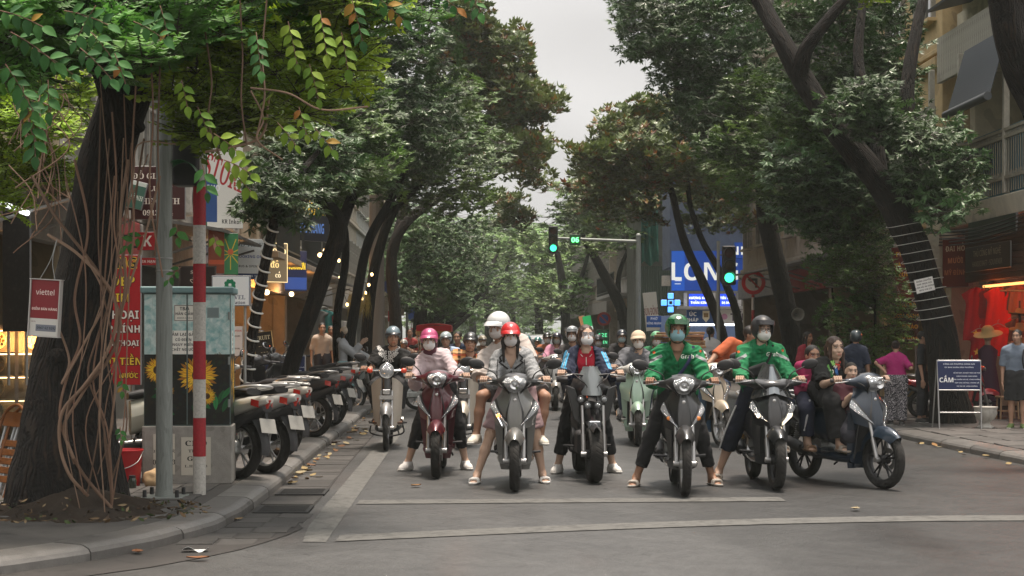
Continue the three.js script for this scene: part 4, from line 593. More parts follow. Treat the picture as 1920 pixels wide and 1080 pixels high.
{ // the balcony house at the right edge with the clothes shop below
const p = S(FR, 21.5), b = thing('balcony_house', 'house at the right edge with a blue backed balcony above the red clothes shop', 'house', [p.x, 0, p.z], STREET_YAW), w = 9.0, W = wallMat([0.62, 0.58, 0.46]);
part('wall', [box(7.5, 0.9, w, 4.0, 6.35 + 0.75, -w / 2), box(7.0, 2.9, 0.3, 4.0, 5.05, -w + 0.15), box(0.35, 3.4, 0.35, 0.2, PH + 1.7, -w + 0.2), box(7, 3.3, 0.2, 3.9, PH + 1.65, -w + 0.1), box(0.2, 2.8, w - 0.4, 1.6, 5.1, -w / 2), box(7.4, 3.2, w, 4.05, 9.2, -w / 2)], W, b);
part('floor_slab', rbox(2.0, 0.36, w, 0.03, 0.65, 3.55, -w / 2), wallMat([0.6, 0.56, 0.46]), b);
part('ceiling_slab', rbox(1.6, 0.22, w, 0.03, 0.8, 6.52, -w / 2), wallMat([0.56, 0.52, 0.43]), b);
part('balcony_back_panel', box(0.05, 1.2, w - 0.8, -0.16, 4.28, -w / 2), std([0.03, 0.17, 0.26], 0.6, { map: grime }), b);
const rl = [box(0.05, 0.05, w - 0.1, -0.32, 4.78, -w / 2), box(0.05, 0.05, w - 0.1, -0.32, 4.00, -w / 2), box(0.05, 0.05, w - 0.1, -0.32, 4.66, -w / 2)]; for (let z = 0.1; z < w; z += 0.11) rl.push(rod([-0.32, 3.76, -z], [-0.32, 4.78, -z], 0.011, 0.011, 5)); for (let z = 0.1; z < w; z += 0.22) { rl.push(T(new THREE.TorusGeometry(0.05, 0.008, 5, 12), -0.32, 4.72, -z, 0, Math.PI / 2, 0), T(new THREE.TorusGeometry(0.045, 0.008, 5, 12), -0.32, 4.06, -z, 0, Math.PI / 2, 0)); } part('railing', rl, std([0.36, 0.34, 0.28], 0.6, { metalness: 0.2, map: grime }), b);
for (const z of [-2.2, -4.6, -7.0, -8.8]) part('balcony_post', rbox(0.10, 2.7, 0.10, 0.01, -0.30, 5.1, z), std([0.5, 0.48, 0.42], 0.7, { map: grime }), b);
for (const z of [-5.6, -6.2]) part('door_leaf', [rbox(0.06, 2.2, 0.55, 0.01, 1.45, 4.9, z)], std([0.30, 0.31, 0.31], 0.5, { map: grime }), b);
part('flower_box', [rbox(0.22, 0.26, 0.95, 0.02, -0.46, 4.36, -5.6)], std([0.03, 0.03, 0.032], 0.8), b);
{ const bl = []; for (let i = 0; i < 26; i++) bl.push(T(rbox(0.02, 0.055, 2.3, 0.008, 0, 0, 0, 0, 1), -0.34 - i * 0.012, 6.40 - i * 0.042, -5.5, 0, 0, -0.25)); for (const g of bl) part('blind_slat', g, std([0.07, 0.08, 0.095], 0.7), b); part('blind_roll', rod([-0.68, 5.30, -4.35], [-0.68, 5.30, -6.65], 0.07, 0.07, 12), std([0.10, 0.11, 0.12], 0.7), b); }
{ const c = []; for (let z = 0.15; z < 3.4; z += 0.11) c.push(T(cyl(0.055, 0.055, 0.85, 0, 0, 0, 8), -0.10, 6.65, -w - z + 3.4)); part('ribbed_parapet', c, std([0.42, 0.41, 0.36], 0.7, { map: grime }), b); }
for (const z of [-2.4, -5.2, -7.6]) { const f = part('window', [box(0.12, 0.10, 1.5, 0.30, 9.85, z), box(0.12, 1.9, 0.10, 0.30, 8.85, z - 0.72), box(0.12, 1.9, 0.10, 0.30, 8.85, z + 0.72), box(0.10, 1.9, 0.08, 0.30, 8.85, z)], frameMat, b); for (const q of [-0.36, 0.36]) part('shutter', rbox(0.05, 1.85, 0.60, 0.01, 0.32, 8.85, z + q), std([0.38, 0.40, 0.40], 0.6, { map: grime }), f); }
part('window_canopy', T(box(1.0, 0.05, w - 1), 0.02, 7.62, -w / 2, 0, 0, 0.25), std([0.05, 0.05, 0.055], 0.6), b);
part('string_course', [rbox(0.2, 0.2, w, 0.02, 0.22, 7.85, -w / 2), rbox(0.2, 0.2, w, 0.02, 0.22, 10.6, -w / 2)], W, b);
// shop
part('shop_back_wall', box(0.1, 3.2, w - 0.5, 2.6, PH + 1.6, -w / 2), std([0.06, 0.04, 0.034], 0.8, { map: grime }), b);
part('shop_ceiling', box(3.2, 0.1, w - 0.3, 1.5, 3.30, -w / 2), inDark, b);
{ // wooden sign board of planks with lettering
const sg = part('wooden_sign', box(0.05, 0.95, 2.95, -0.35, 2.82, -4.9), std([0.05, 0.03, 0.02], 0.8), b); for (let i = 0; i < 9; i++) part('plank', rbox(0.04, 0.098, 2.98, 0.008, -0.392 + rr(-0.004, 0.004), 2.40 + i * 0.105, -4.9, 0, 1), std([0.17 * rr(0.8, 1.2), 0.105, 0.062], 0.7, { map: woodTex }), sg);
}
part('shop_lamp', box(0.05, 0.04, 2.2, -0.20, 2.27, -4.9), glow([1, 0.36, 0.10], 0.7), b);
for (let i = 0; i < 14; i++) part('shutter_slat', rbox(0.03, 0.16, 0.85, 0.008, 0.10, PH + 0.1 + i * 0.17, -6.75, 0, 1), shutterMat, b);
}
{ const l = new THREE.PointLight(0xff5a30, 0.55, 9, 2); l.position.copy(S(FR + 0.7, 26.2, 2.05)); l.castShadow = true; l.shadow.radius = 8; scene.add(l); const l2 = new THREE.PointLight(0xff7a30, 0.25, 8, 2); l2.position.copy(S(FR - 0.45, 26.4, 2.12)); l2.castShadow = true; l2.shadow.radius = 6; scene.add(l2); }
for (const [d, y, k] of [[39.5, 2.5, 2.6], [45, 2.6, 2.6], [33, 2.3, 1.6]]) { const p = S(FS + 0.5, d, y), o = thing('shop_lamp', ['warm lamp under the first left balcony, over the gold sign shop', 'warm lamp under the second left balcony', 'warm lamp in front of the travel office'][[39.5, 45, 33].indexOf(d)], 'lamp', p); part('bulb', ball(0.07, 0, 0, 0), glow([1, 0.7, 0.36], 1.5), o); part('socket', cyl(0.03, 0.03, 0.1, 0, 0.1, 0, 10), M.black, o); const l = new THREE.PointLight(0xffb264, k, 0, 2); l.position.copy(p); l.castShadow = true; l.shadow.radius = 3; scene.add(l); }
// ---------- signs ----------
function signTex(w, h, bg, lines, extra) { return canvasTex(w, h, (x) => { x.fillStyle = bg; x.fillRect(0, 0, w, h); if (extra) extra(x, w, h); x.textAlign = 'center'; x.textBaseline = 'middle'; for (const [t, px, py, sz, c, o = {}] of lines) { x.save(); x.translate(px * w, py * h); x.scale(o.sx || 1, 1); x.font = `${o.b === false ? '' : 'bold '}${sz}px ${o.f || 'sans-serif'}`; if (o.stroke) { const f0 = x.fillStyle; x.fillStyle = o.stroke; for (const [a, b] of [[5, 3], [-4, 3], [3, 5], [3, -4]]) vt(x, t, a, b, sz); x.fillStyle = f0; } x.fillStyle = c; x.textAlign = o.a || 'center'; vt(x, t, 0, 0, sz); x.restore(); } for (let i = 0; i < 500; i++) { x.fillStyle = R() < 0.5 ? 'rgba(0,0,0,0.05)' : 'rgba(255,255,255,0.04)'; x.fillRect(R() * w, R() * h, rr(1, 9), rr(1, 4)); } }); }
function sign(name, label, cat, pos, w, h, yaw, tex, o = {}) {
const t = thing(name, label, cat, pos, yaw, o.group); if (o.tilt) t.rotation.z = o.tilt;
part('panel', rbox(w, h, o.t || 0.05, 0.008), o.back || std([0.2, 0.2, 0.2], 0.5), t);
const f = new THREE.PlaneGeometry(w - 0.01, h - 0.01); f.translate(0, 0, (o.t || 0.05) / 2 + 0.003);
const m = new THREE.MeshStandardMaterial({ map: tex, roughness: 0.5 }); if (o.lit) { m.emissive = new THREE.Color(1, 1, 1); m.emissiveMap = tex; m.emissiveIntensity = o.lit; }
part('face', f, m, t);
if (o.frame) part('frame', [...[-1, 1].flatMap((q) => [box(w + 0.02, w * 0.03, 0.055, 0, q * h / 2, 0.005), box(w * 0.03, h - w * 0.03, 0.055, q * w / 2, 0, 0.005)])], o.frame, t);
if (o.arm) part('bracket', [rod([o.arm, h * 0.3, 0], [0, h * 0.3, 0], 0.015), rod([o.arm, -h * 0.3, 0], [0, -h * 0.3, 0], 0.015)], M.black, t);
if (o.legs) part('leg', o.legs.map((x) => rod([x, h / 2, -0.02], [x, -h / 2 - o.leg, -0.02], 0.018)), M.steel, t);
return t;
}
const signAt = (name, label, cat, x0, y0, x1, y1, d, tex, o = {}) => sign(name, label, cat, at((x0 + x1) / 2, (y0 + y1) / 2, d), (x1 - x0) * d / F / Math.cos(o.yaw || 0), (y1 - y0) * d / F, o.yaw || 0, tex, o);
signAt('shop_banner', 'tall red vertical banner with yellow and white lettering behind the big tree', 'banner', 178, 478, 265, 722, 17.5, signTex(256, 720, '#b3101d', [['ĐẸP', 0.62, 0.20, 74, '#f3d23c', { stroke: '#5a0a0a' }], ['SIM', 0.55, 0.33, 64, '#f3d23c', { stroke: '#5a0a0a' }], ['THOẠI', 0.60, 0.46, 62, '#f4f1ea', { stroke: '#5a0a0a' }], ['ÉP KÍNH', 0.58, 0.57, 56, '#f4f1ea', { stroke: '#5a0a0a' }], ['ĐIỆN THOẠI', 0.5, 0.68, 42, '#f4f1ea', { stroke: '#5a0a0a' }], ['RÚT TIỀN', 0.56, 0.82, 56, '#f3d23c', { stroke: '#5a0a0a' }], ['ĐIỆN - NƯỚC', 0.5, 0.93, 38, '#f3d23c', { stroke: '#5a0a0a' }], ['NG', 0.7, 0.06, 80, '#1c1c1c', { stroke: '#e8c84a' }]]), { legs: [-0.15, 0.15], leg: 0.72 });
signAt('shop_sign', 'small red sign with a big white K above the red banner', 'sign', 258, 435, 310, 470, 20, signTex(256, 180, '#b01420', [['K', 0.35, 0.5, 150, '#f2eee6']]), { arm: -0.9 });
signAt('shop_sign', 'thin red strip sign with small white lettering behind the grey pole', 'sign', 256, 483, 320, 498, 20, signTex(512, 120, '#b01420', [['GIA HẠN - BÁO', 0.5, 0.5, 60, '#f4efe8']]), { arm: -0.9 });
signAt('shop_sign', 'maroon sign with white engraved lettering and a phone number among the vines', 'sign', 246, 312, 348, 412, 19, signTex(512, 500, '#3c1013', [['ĐỒ GIA DỤ', 0.42, 0.18, 74, '#e8dfd2', { f: 'serif' }], ['LÊ LUYẾN', 0.45, 0.42, 66, '#e8dfd2', { f: 'serif' }], ['THẺ CÀNH', 0.5, 0.66, 78, '#f3ece0', { f: 'serif' }], ['0913 234', 0.5, 0.88, 70, '#f3ece0', { f: 'serif' }]]), { arm: -0.8 });
signAt('shop_sign', 'green and white slanted sign leaning across the maroon sign', 'sign', 242, 340, 272, 392, 18.8, signTex(256, 400, '#3f6a5c', [['HÀNH', 0.5, 0.6, 96, '#e4e8df', { f: 'serif', sx: 0.8 }]], (x, w, h) => { x.fillStyle = '#cfd8d2'; x.fillRect(0, 0, w, 60); }), { tilt: -0.25 });
signAt('notice_sign', 'dark brown sign with a white lotus behind the striped post', 'sign', 338, 500, 404, 546, 19, signTex(512, 360, '#1d1210', [['SEN T', 0.5, 0.22, 70, '#cfc8be', { f: 'serif' }], ['— — —', 0.5, 0.85, 36, '#8f8a82']], (x, w, h) => { x.strokeStyle = '#ddd5ca'; x.lineWidth = 8; for (let i = -2; i <= 2; i++) { x.save(); x.translate(w / 2, h * 0.72); x.rotate(i * 0.5); x.beginPath(); x.ellipse(0, -60, 22, 62, 0, 0, 7); x.stroke(); x.restore(); } }), { frame: std([0.06, 0.05, 0.045], 0.4) });
signAt('travel_sign', 'white rounded sign with a green four leaf clover above the cabinet', 'sign', 398, 517, 470, 574, 18.2, signTex(640, 500, '#e4e6e6', [['TRAVEL', 0.58, 0.72, 96, '#3f4a63', { f: 'serif' }], ['Operation', 0.62, 0.90, 70, '#23304c']], (x, w, h) => { x.fillStyle = '#117a53'; for (let i = 0; i < 4; i++) { x.save(); x.translate(w * 0.48, h * 0.30); x.rotate(i * 1.5708 + 0.78); x.beginPath(); x.ellipse(-26, -58, 34, 40, 0, 0, 7); x.ellipse(26, -58, 34, 40, 0, 0, 7); x.fill(); x.restore(); } x.fillRect(w * 0.475, h * 0.32, 8, 100); x.strokeStyle = '#2b4a6a'; x.lineWidth = 8; x.strokeRect(6, 6, w - 12, h - 12); }), { legs: [0.15], leg: 1.3, t: 0.09 });
signAt('store_sign', 'tall white sign board with big red slanting letters high on the left', 'sign', 388, 225, 452, 428, 27, signTex(512, 1200, '#dcdcd6', [], (x, w, h) => { x.save(); x.translate(w * 0.52, h * 0.52); x.rotate(0.32); x.font = 'bold 330px serif'; x.textAlign = 'center'; x.scale(0.55, 1.15); x.fillStyle = '#a81c26'; x.fillText('STORE', 0, 90); x.restore(); x.fillStyle = '#0f5b3a'; x.fillRect(0, 0, 16, h); x.fillStyle = '#234a86'; x.fillRect(0, h * 0.55, w * 0.30, h * 0.40); x.fillStyle = '#e8ecf2'; x.font = 'bold 90px sans-serif'; vt(x, 'PHỞ', 10, h * 0.66, 90); x.fillStyle = '#1d1d1d'; x.font = 'bold 66px sans-serif'; x.fillText('KR Inkor', w * 0.42, h * 0.96); }), { yaw: 0.5 });
signAt('banner_sign', 'orange brown hanging banner under the white store sign', 'banner', 391, 428, 420, 513, 26.5, signTex(256, 700, '#8c3f1f', [], (x, w, h) => { x.fillStyle = '#d8a08a'; x.beginPath(); x.ellipse(w / 2, h * 0.35, 50, 120, 0, 0, 7); x.fill(); x.fillStyle = '#c9562b'; x.fillRect(0, h * 0.7, w, h * 0.1); }), { yaw: 0.3, t: 0.02 });
signAt('banner_sign', 'green and yellow hanging banner beside the orange one', 'banner', 418, 437, 446, 515, 26.8, signTex(256, 700, '#3f8a55', [], (x, w, h) => { x.fillStyle = '#e3c23a'; for (let i = 0; i < 9; i++) { x.save(); x.translate(w * 0.5, h * 0.5); x.rotate(i * 0.7); x.fillRect(-8, 30, 16, 240); x.restore(); } x.fillStyle = '#d76a3c'; x.beginPath(); x.arc(w * 0.5, h * 0.45, 50, 0, 7); x.fill(); }), { yaw: 0.3, t: 0.02 });
signAt('travel_office_sign', 'white travel booking office sign with blue lettering and a dark strip', 'sign', 444, 448, 500, 524, 31, signTex(640, 860, '#cfd6d8', [['DD TRAVEL', 0.54, 0.14, 118, '#3d5f6a', { f: 'serif' }], ['BOOKING OFFICE', 0.54, 0.44, 82, '#25408f'], ['BUS & OPEN TOUR', 0.52, 0.68, 66, '#20302c'], ['BOOKING  TICKET', 0.5, 0.92, 44, '#c9d3da']], (x, w, h) => { x.fillStyle = '#24365f'; x.fillRect(0, h * 0.86, w, h * 0.14); }), { yaw: 0.45, arm: -0.6 });
signAt('opening_sign', 'small white standing sign with red and black lines beside the cabinet', 'sign', 434, 612, 456, 668, 20, signTex(256, 640, '#dcdde0', [['STATION', 0.5, 0.14, 54, '#b02020'], ['HOURS', 0.5, 0.32, 46, '#222'], ['TOURS', 0.5, 0.75, 46, '#222']]), { legs: [-0.05, 0.05], leg: 0.9 });
signAt('gold_sign', 'shop sign of glowing gold letters on beige, first along the left front', 'sign', 500, 455, 536, 530, 38, signTex(512, 760, '#5f5340', [['GOLD', 0.5, 0.22, 150, '#ffe6ad', { f: 'serif' }], ['đồ', 0.4, 0.55, 170, '#ffd98f', { f: 'serif' }], ['cổ', 0.55, 0.82, 120, '#ffe9bd', { f: 'serif' }]], (x, w, h) => { x.strokeStyle = '#ffe2a6'; x.lineWidth = 14; x.strokeRect(8, 8, w - 16, h - 16); }), { yaw: 0.75, lit: 0.3 });
signAt('yellow_lettered_sign', 'navy sign with tall crowded yellow letters beside the gold sign', 'sign', 535, 470, 572, 546, 42, signTex(640, 700, '#141c38', [['INGXNXƠN', 0.5, 0.38, 170, '#f2cf2e', { sx: 0.62 }]], (x, w, h) => { x.fillStyle = '#27407c'; x.fillRect(0, h * 0.66, w, h * 0.3); }), { yaw: 0.75, lit: 0.25 });
signAt('long_sign', 'long dark sign with gold letters high over the left shops', 'sign', 548, 352, 612, 452, 43, signTex(900, 420, '#15161c', [['HOÀNG GIA', 0.5, 0.36, 170, '#e8b827', { f: 'serif', sx: 0.9 }], ['THỜI TRANG', 0.5, 0.76, 110, '#5a7ec0']]), { yaw: 0.9, lit: 0.12 });
// right side
sign('shop_sign', 'dark red sign with pale lettering next to the wooden sign', 'sign', S(FR - 0.35, 28.5, 2.72), 0.6, 0.86, -1.0, signTex(300, 420, '#5f1d16', [['ĐÀI HỒ', 0.5, 0.2, 66, '#c9bda6'], ['MƯỜI', 0.5, 0.45, 66, '#c98a62'], ['MỸ ĐÌNH', 0.5, 0.7, 60, '#b9774f']]), { t: 0.12 });
sign('fascia_panel', 'blank cream sign box over the shuttered shop on the right', 'sign', S(FR - 0.62, 29.7, 2.80), 1.7, 0.98, -0.85, signTex(128, 64, '#c9c5b6', []), { t: 0.35, back: std([0.35, 0.34, 0.29], 0.7, { map: grime }) });
sign('wood_lettering', 'row of thin pale letters fixed along the wooden sign', 'lettering', S(FR - 0.50, 26.4, 2.72), 2.3, 0.42, -1.57 + STREET_YAW, signTex(1024, 200, '#23150d', [['THỦ CÔNG MỸ NGHỆ', 0.5, 0.30, 66, '#9c8e7c', { b: false }], ['HANDICRAFT · SOUVENIR', 0.5, 0.72, 60, '#8c7f6f', { b: false }]]), { t: 0.02 });
sign('green_shade', 'dark green slatted shade above the wooden sign', 'shade', S(FR - 0.42, 26.4, 3.22), 2.4, 0.30, -1.57 + STREET_YAW, signTex(512, 64, '#0f1f17', [], (x, w, h) => { x.fillStyle = '#1d3a2a'; for (let i = 0; i < 40; i++) x.fillRect(i * 13, 0, 6, h); }), { t: 0.04 });
signAt('food_sign', 'dark brown food sign with yellow lines of lettering behind the leaning tree', 'sign', 1676, 560, 1722, 645, 29, signTex(400, 730, '#2a0f0c', [['PHỞ BÒ', 0.5, 0.14, 86, '#d8a52c'], ['CƠM RANG', 0.5, 0.38, 84, '#e0ad30'], ['PHỞ XÀO', 0.5, 0.62, 88, '#e8b838'], ['BÌNH MINH', 0.5, 0.88, 74, '#d8a52c']]), { legs: [-0.18, 0.18], leg: 1.1 });
signAt('flag_sign', 'slanted red sign with yellow lettering above the food sign', 'sign', 1676, 462, 1712, 560, 28.6, signTex(360, 900, '#5f1412', [['PHỞ', 0.5, 0.14, 110, '#e8c038'], ['GÀ - BÒ', 0.5, 0.34, 84, '#e8c038'], ['CƠM', 0.5, 0.54, 100, '#e8c038']]), { tilt: 0.12 });
{ // prohibition boards
const camTex = signTex(800, 640, '#14224f', [['CÔNG AN PHƯỜNG HÀNG GAI', 0.5, 0.08, 42, '#d6dae4'], ['ỦY BAN NHÂN DÂN PHƯỜNG', 0.5, 0.20, 40, '#d6dae4'], ['CẤM', 0.20, 0.66, 150, '#f2f2f2', { sx: 0.85 }], ...['ĐỂ XE ĐẠP, XE MÁY TRÊN HÈ PHỐ', 'KINH DOANH, BÁN HÀNG', 'LẤN CHIẾM VỈA HÈ, LÒNG ĐƯỜNG', 'HỌP CHỢ, ĐỖ RÁC, PHÓNG UẾ', 'TẠI VỈA HÈ, LÒNG ĐƯỜNG'].map((t, i) => [t, 0.68, 0.40 + i * 0.12, 32, '#e6e8ee'])]);
const d = CY * F / (805 - 630) * (1.32 / 1.42), p = at(1798, 800, d).setY(PH), t = thing('prohibition_board', 'blue prohibition board on thin steel legs in front of the leaning tree, right side', 'sign board', p, -0.08, 'blue prohibition boards');
part('panel', T(rbox(0.60, 0.40, 0.03, 0.006), 0, 0.76, 0, -0.08, 0, 0), std([0.05, 0.08, 0.2], 0.5), t); part('face', T(new THREE.PlaneGeometry(0.59, 0.39), 0, 0.76, 0.019, -0.08, 0, 0), std(0xffffff, 0.5, { map: camTex }), t);
const fr = []; for (const s of [-1, 1]) fr.push(rod([s * 0.30, 0.98, -0.02], [s * 0.27 + s * 0.02, 0.0, 0.10], 0.012), rod([s * 0.30, 0.98, -0.02], [s * 0.33, 0.02, -0.22], 0.010)); fr.push(rod([-0.30, 0.97, -0.02], [0.30, 0.97, -0.02], 0.012), rod([-0.30, 0.555, 0.03], [0.30, 0.555, 0.03], 0.010), rod([-0.28, 0.24, 0.075], [0.28, 0.24, 0.075], 0.010)); part('frame', fr, M.alloy, t);
const c = copyOf(t, 'blue prohibition board between the parked motorbikes and the trunks, left side', at(533, 760, 24.5).setY(PH), 0.1); c.scale.set(1.05, 1.05, 1.05);
}
signAt('chalk_board', 'small tilted menu board leaning on an easel behind the left prohibition board', 'menu board', 478, 622, 512, 676, 27, signTex(300, 400, '#2a2118', [['FRUIT', 0.5, 0.2, 80, '#e6d7b0', { f: 'serif' }], ['~ ~ ~ ~', 0.5, 0.5, 60, '#cdbb92'], ['~ ~ ~', 0.5, 0.72, 60, '#cdbb92']]), { tilt: 0.12, frame: std([0.45, 0.3, 0.12], 0.6), legs: [-0.1, 0.1], leg: 0.5 });
// pharmacy with the big blue sign facing the camera
{
const d = 60, b = thing('pharmacy', 'corner pharmacy with a huge blue sign and lit blue panels across the junction', 'pharmacy', at(1380, 630, d).setY(0), 0), sc = d / F, X = (px) => (px - 1380) * sc, Y = (py) => CY + (630 - py) * sc;
part('wall', [box((1560 - 1258) * sc, 5.0, 3.0, X(1409), Y(470) + 2.5 - 0.6, -1.9)], wallMat([0.10, 0.13, 0.2]), b);
part('shop_interior', [box((1560 - 1258) * sc, Y(640) + 1.2, 0.2, X(1409), Y(640) / 2 + 0.4, -2.6)], std([0.45, 0.46, 0.48], 0.6), b);
part('sign_panel', box((1502 - 1258) * sc, (545 - 470) * sc, 0.30, X(1380), Y(508), 0), std([0.02, 0.09, 0.27], 0.5), b);
const tex = signTex(1280, 400, '#123f94', [['LONG CHÂU', 0.545, 0.52, 250, '#f1f3ee', { sx: 1.0 }], ['—', 0.05, 0.74, 40, '#fff'], ['NHÀ THUỐC', 0.78, 0.12, 76, '#f1f3ee']], (x, w, h) => { x.fillStyle = '#1a55b5'; x.fillRect(0, 0, w * 0.10, h); x.fillStyle = '#dfe6f2'; x.fillRect(30, h * 0.66, 70, 8); x.fillRect(30, h * 0.74, 70, 8); x.fillRect(30, h * 0.82, 60, 8); });
part('sign_face', T(new THREE.PlaneGeometry((1502 - 1258) * sc - 0.02, (545 - 470) * sc - 0.02), X(1380), Y(508), 0.153), std(0xffffff, 0.45, { map: tex, emissive: 0xffffff, emissiveMap: tex, emissiveIntensity: 0.12 }), b);
const up = signTex(900, 240, '#123f94', [['NHÀ THUỐC', 0.5, 0.52, 180, '#f1f3ee']]); part('upper_sign', box((1500 - 1375) * sc, 30 * sc, 0.2, X(1437), Y(478) + 0.15, 0.27), std([0.02, 0.09, 0.27], 0.5), b); part('upper_face', T(new THREE.PlaneGeometry((1500 - 1375) * sc - 0.02, 30 * sc - 0.02), X(1437), Y(478) + 0.15, 0.373), std(0xffffff, 0.45, { map: up, emissive: 0xffffff, emissiveMap: up, emissiveIntensity: 0.12 }), b);
[['XƯƠNG KHỚP', 'THẦN KINH', 1291, 1332], ['TIÊU HÓA', 'DẠ DÀY', 1345, 1378], ['MẮT - TAI', 'DA LIỄU', 1393, 1433], ['TIM MẠCH', 'HUYẾT ÁP', 1446, 1490]].forEach(([a, c, x0, x1]) => { const tx = signTex(420, 240, '#1d3fe0', [[a, 0.5, 0.32, 66, '#eef2ff'], [c, 0.5, 0.70, 66, '#eef2ff']]); part('light_panel', box((x1 - x0) * sc, 24 * sc, 0.08, X((x0 + x1) / 2), Y(563), 0.05), std([0.05, 0.08, 0.4], 0.5), b); part('panel_face', T(new THREE.PlaneGeometry((x1 - x0) * sc - 0.02, 24 * sc - 0.02), X((x0 + x1) / 2), Y(563), 0.093), std([0.3, 0.3, 0.3], 0.4, { map: tx, emissive: 0xffffff, emissiveMap: tx, emissiveIntensity: 0.5 }), b); });
for (const x of [1285, 1338, 1386, 1440, 1496]) part('pillar', box(6 * sc, 28 * sc, 0.1, X(x), Y(563), 0.02), M.white, b);
part('ledge', box((1500 - 1270) * sc, 0.10, 0.7, X(1385), Y(577), 0.25), std([0.5, 0.51, 0.52], 0.5, { map: grime }), b);
const bt = signTex(1024, 128, '#d5d6d8', [['TỦ THUỐC', 0.62, 0.55, 100, '#3a1f4a'], ['ÚC', 0.055, 0.32, 52, '#fff'], ['PHÁP', 0.05, 0.74, 44, '#fff']], (x, w, h) => { x.fillStyle = '#24508f'; x.fillRect(0, 0, w * 0.28, h); x.fillStyle = '#e9dfc8'; x.beginPath(); x.moveTo(w * 0.14, 8); x.lineTo(w * 0.2, 8); x.lineTo(w * 0.2, 80); x.lineTo(w * 0.17, 120); x.lineTo(w * 0.14, 80); x.fill(); x.fillStyle = '#8a6a3a'; x.fillRect(w * 0.15, 30, w * 0.04, 40); x.fillStyle = '#c58cb5'; x.beginPath(); x.arc(w * 0.33, 64, 28, 0, 7); x.fill(); });
part('lower_sign', box((1500 - 1285) * sc, 26 * sc, 0.08, X(1392), Y(594), 0.35), std([0.5, 0.5, 0.5], 0.6), b); part('lower_face', T(new THREE.PlaneGeometry((1500 - 1285) * sc - 0.02, 26 * sc - 0.02), X(1392), Y(594), 0.393), std(0xffffff, 0.5, { map: bt }), b);
part('lamp_tube', box((1490 - 1290) * sc, 0.07, 0.06, X(1390), Y(609), 0.20), glow([0.92, 0.97, 1], 1.4), b);
part('counter', [box(3.2, 1.0, 0.6, X(1385), 0.6, -1.4), box(3.6, 1.6, 0.3, X(1330), 1.4, -2.2)], std([0.25, 0.35, 0.6], 0.5), b);
const cr = []; for (const [x, y] of [[0, 0.25], [0, -0.25], [0.25, 0], [-0.25, 0]]) cr.push(rbox(0.21, 0.21, 0.08, 0.02, X(1255) + x, Y(568) + y, 0.5)); cr.push(rbox(0.2, 0.2, 0.07, 0.02, X(1255), Y(568), 0.5)); const t = thing('pharmacy_cross', 'glowing blue pharmacy cross left of the lit panels', 'neon cross', b.position, 0); part('cross', cr, glow([0.10, 0.36, 1], 0.5, [0.05, 0.15, 0.4]), t); part('core', rbox(0.12, 0.12, 0.05, 0.02, X(1255), Y(568), 0.545), M.black, t); part('bracket', rod([X(1258), Y(568), 0.4], [X(1280), Y(568), 0], 0.03), M.black, t);
const l = new THREE.RectAreaLight(0xe8f2ff, 2.5, 4, 0.3); l.position.copy(at(1390, 606, d - 0.2)); l.lookAt(at(1390, 800, d - 1.5)); scene.add(l);
}
{ // building wrapped in green netting, posters, neon beyond the gantry
const d = 66, b = thing('netted_building', 'narrow building hung with green netting beside the gantry post', 'building', at(1228, 630, d).setY(0), 0), sc = d / F; part('wall', box(78 * sc, 8, 4, 0, 4, -2.2), wallMat([0.16, 0.17, 0.15]), b);
const net = std([0.02, 0.13, 0.10], 0.8, { map: grime }); part('netting', shell((u, v) => [lerp(-26, 6, u) * sc, lerp(4.4, 6.6, v) + 0.1 * Math.sin(u * 9), 0.05 + 0.12 * Math.sin(u * 14 + v * 3) + 0.05 * Math.sin(v * 11)], 24, 10, 0.01), net, b);
for (let i = 0; i < 14; i++) part('corrugation', rod([lerp(-25, 28, i / 13) * sc, 1.0, 0.0], [lerp(-25, 28, i / 13) * sc, 4.3, 0.0], 0.05, 0.05, 6), std([0.06, 0.09, 0.07], 0.7, { map: grime }), b);
signAt('paper_sign', 'cream poster with a column of red capitals beside the gantry post', 'poster', 1208, 548, 1234, 620, 62, signTex(200, 560, '#c9c4b4', [['BÚN ĐÔNG', 0.5, 0.5, 150, '#7c3a34', { sx: 0.28 }]]), { tilt: 0.1 });
signAt('shop_sign', 'small blue sign with two white lines below the cream poster', 'sign', 1212, 592, 1240, 614, 60, signTex(300, 220, '#14509a', [['PHỞ', 0.5, 0.25, 70, '#eef2f6'], ['HỒNG MẠNH', 0.5, 0.65, 60, '#eef2f6', { sx: 0.8 }]]), {});
signAt('beige_box', 'small beige box hanging on the wall left of the pharmacy sign', 'box', 1241, 517, 1260, 536, 62, signTex(64, 64, '#cfc6b4', []), { t: 0.3, back: std([0.5, 0.47, 0.4], 0.8) });
}
signAt('neon_sign', 'glowing green upright sign beside the no parking sign', 'neon sign', 1118, 618, 1142, 652, 74, signTex(200, 300, '#0b2a1a', [['12E', 0.5, 0.3, 90, '#6dffb0'], ['OPEN', 0.5, 0.7, 70, '#6dffb0', { sx: 0.8 }]]), { lit: 0.2 });
signAt('leaning_sign', 'bright green and white leaning sign far along the right side', 'sign', 1096, 592, 1112, 640, 80, signTex(100, 300, '#1f9a55', [['OCB', 0.5, 0.5, 60, '#eaf6ee', { sx: 0.9 }]]), { tilt: 0.2, lit: 0.2 });
signAt('tilted_board', 'pale orange slanted board next to the green leaning sign', 'sign', 1088, 592, 1098, 622, 82, signTex(60, 200, '#c98a5c', []), { tilt: 0.25, lit: 0.1 });
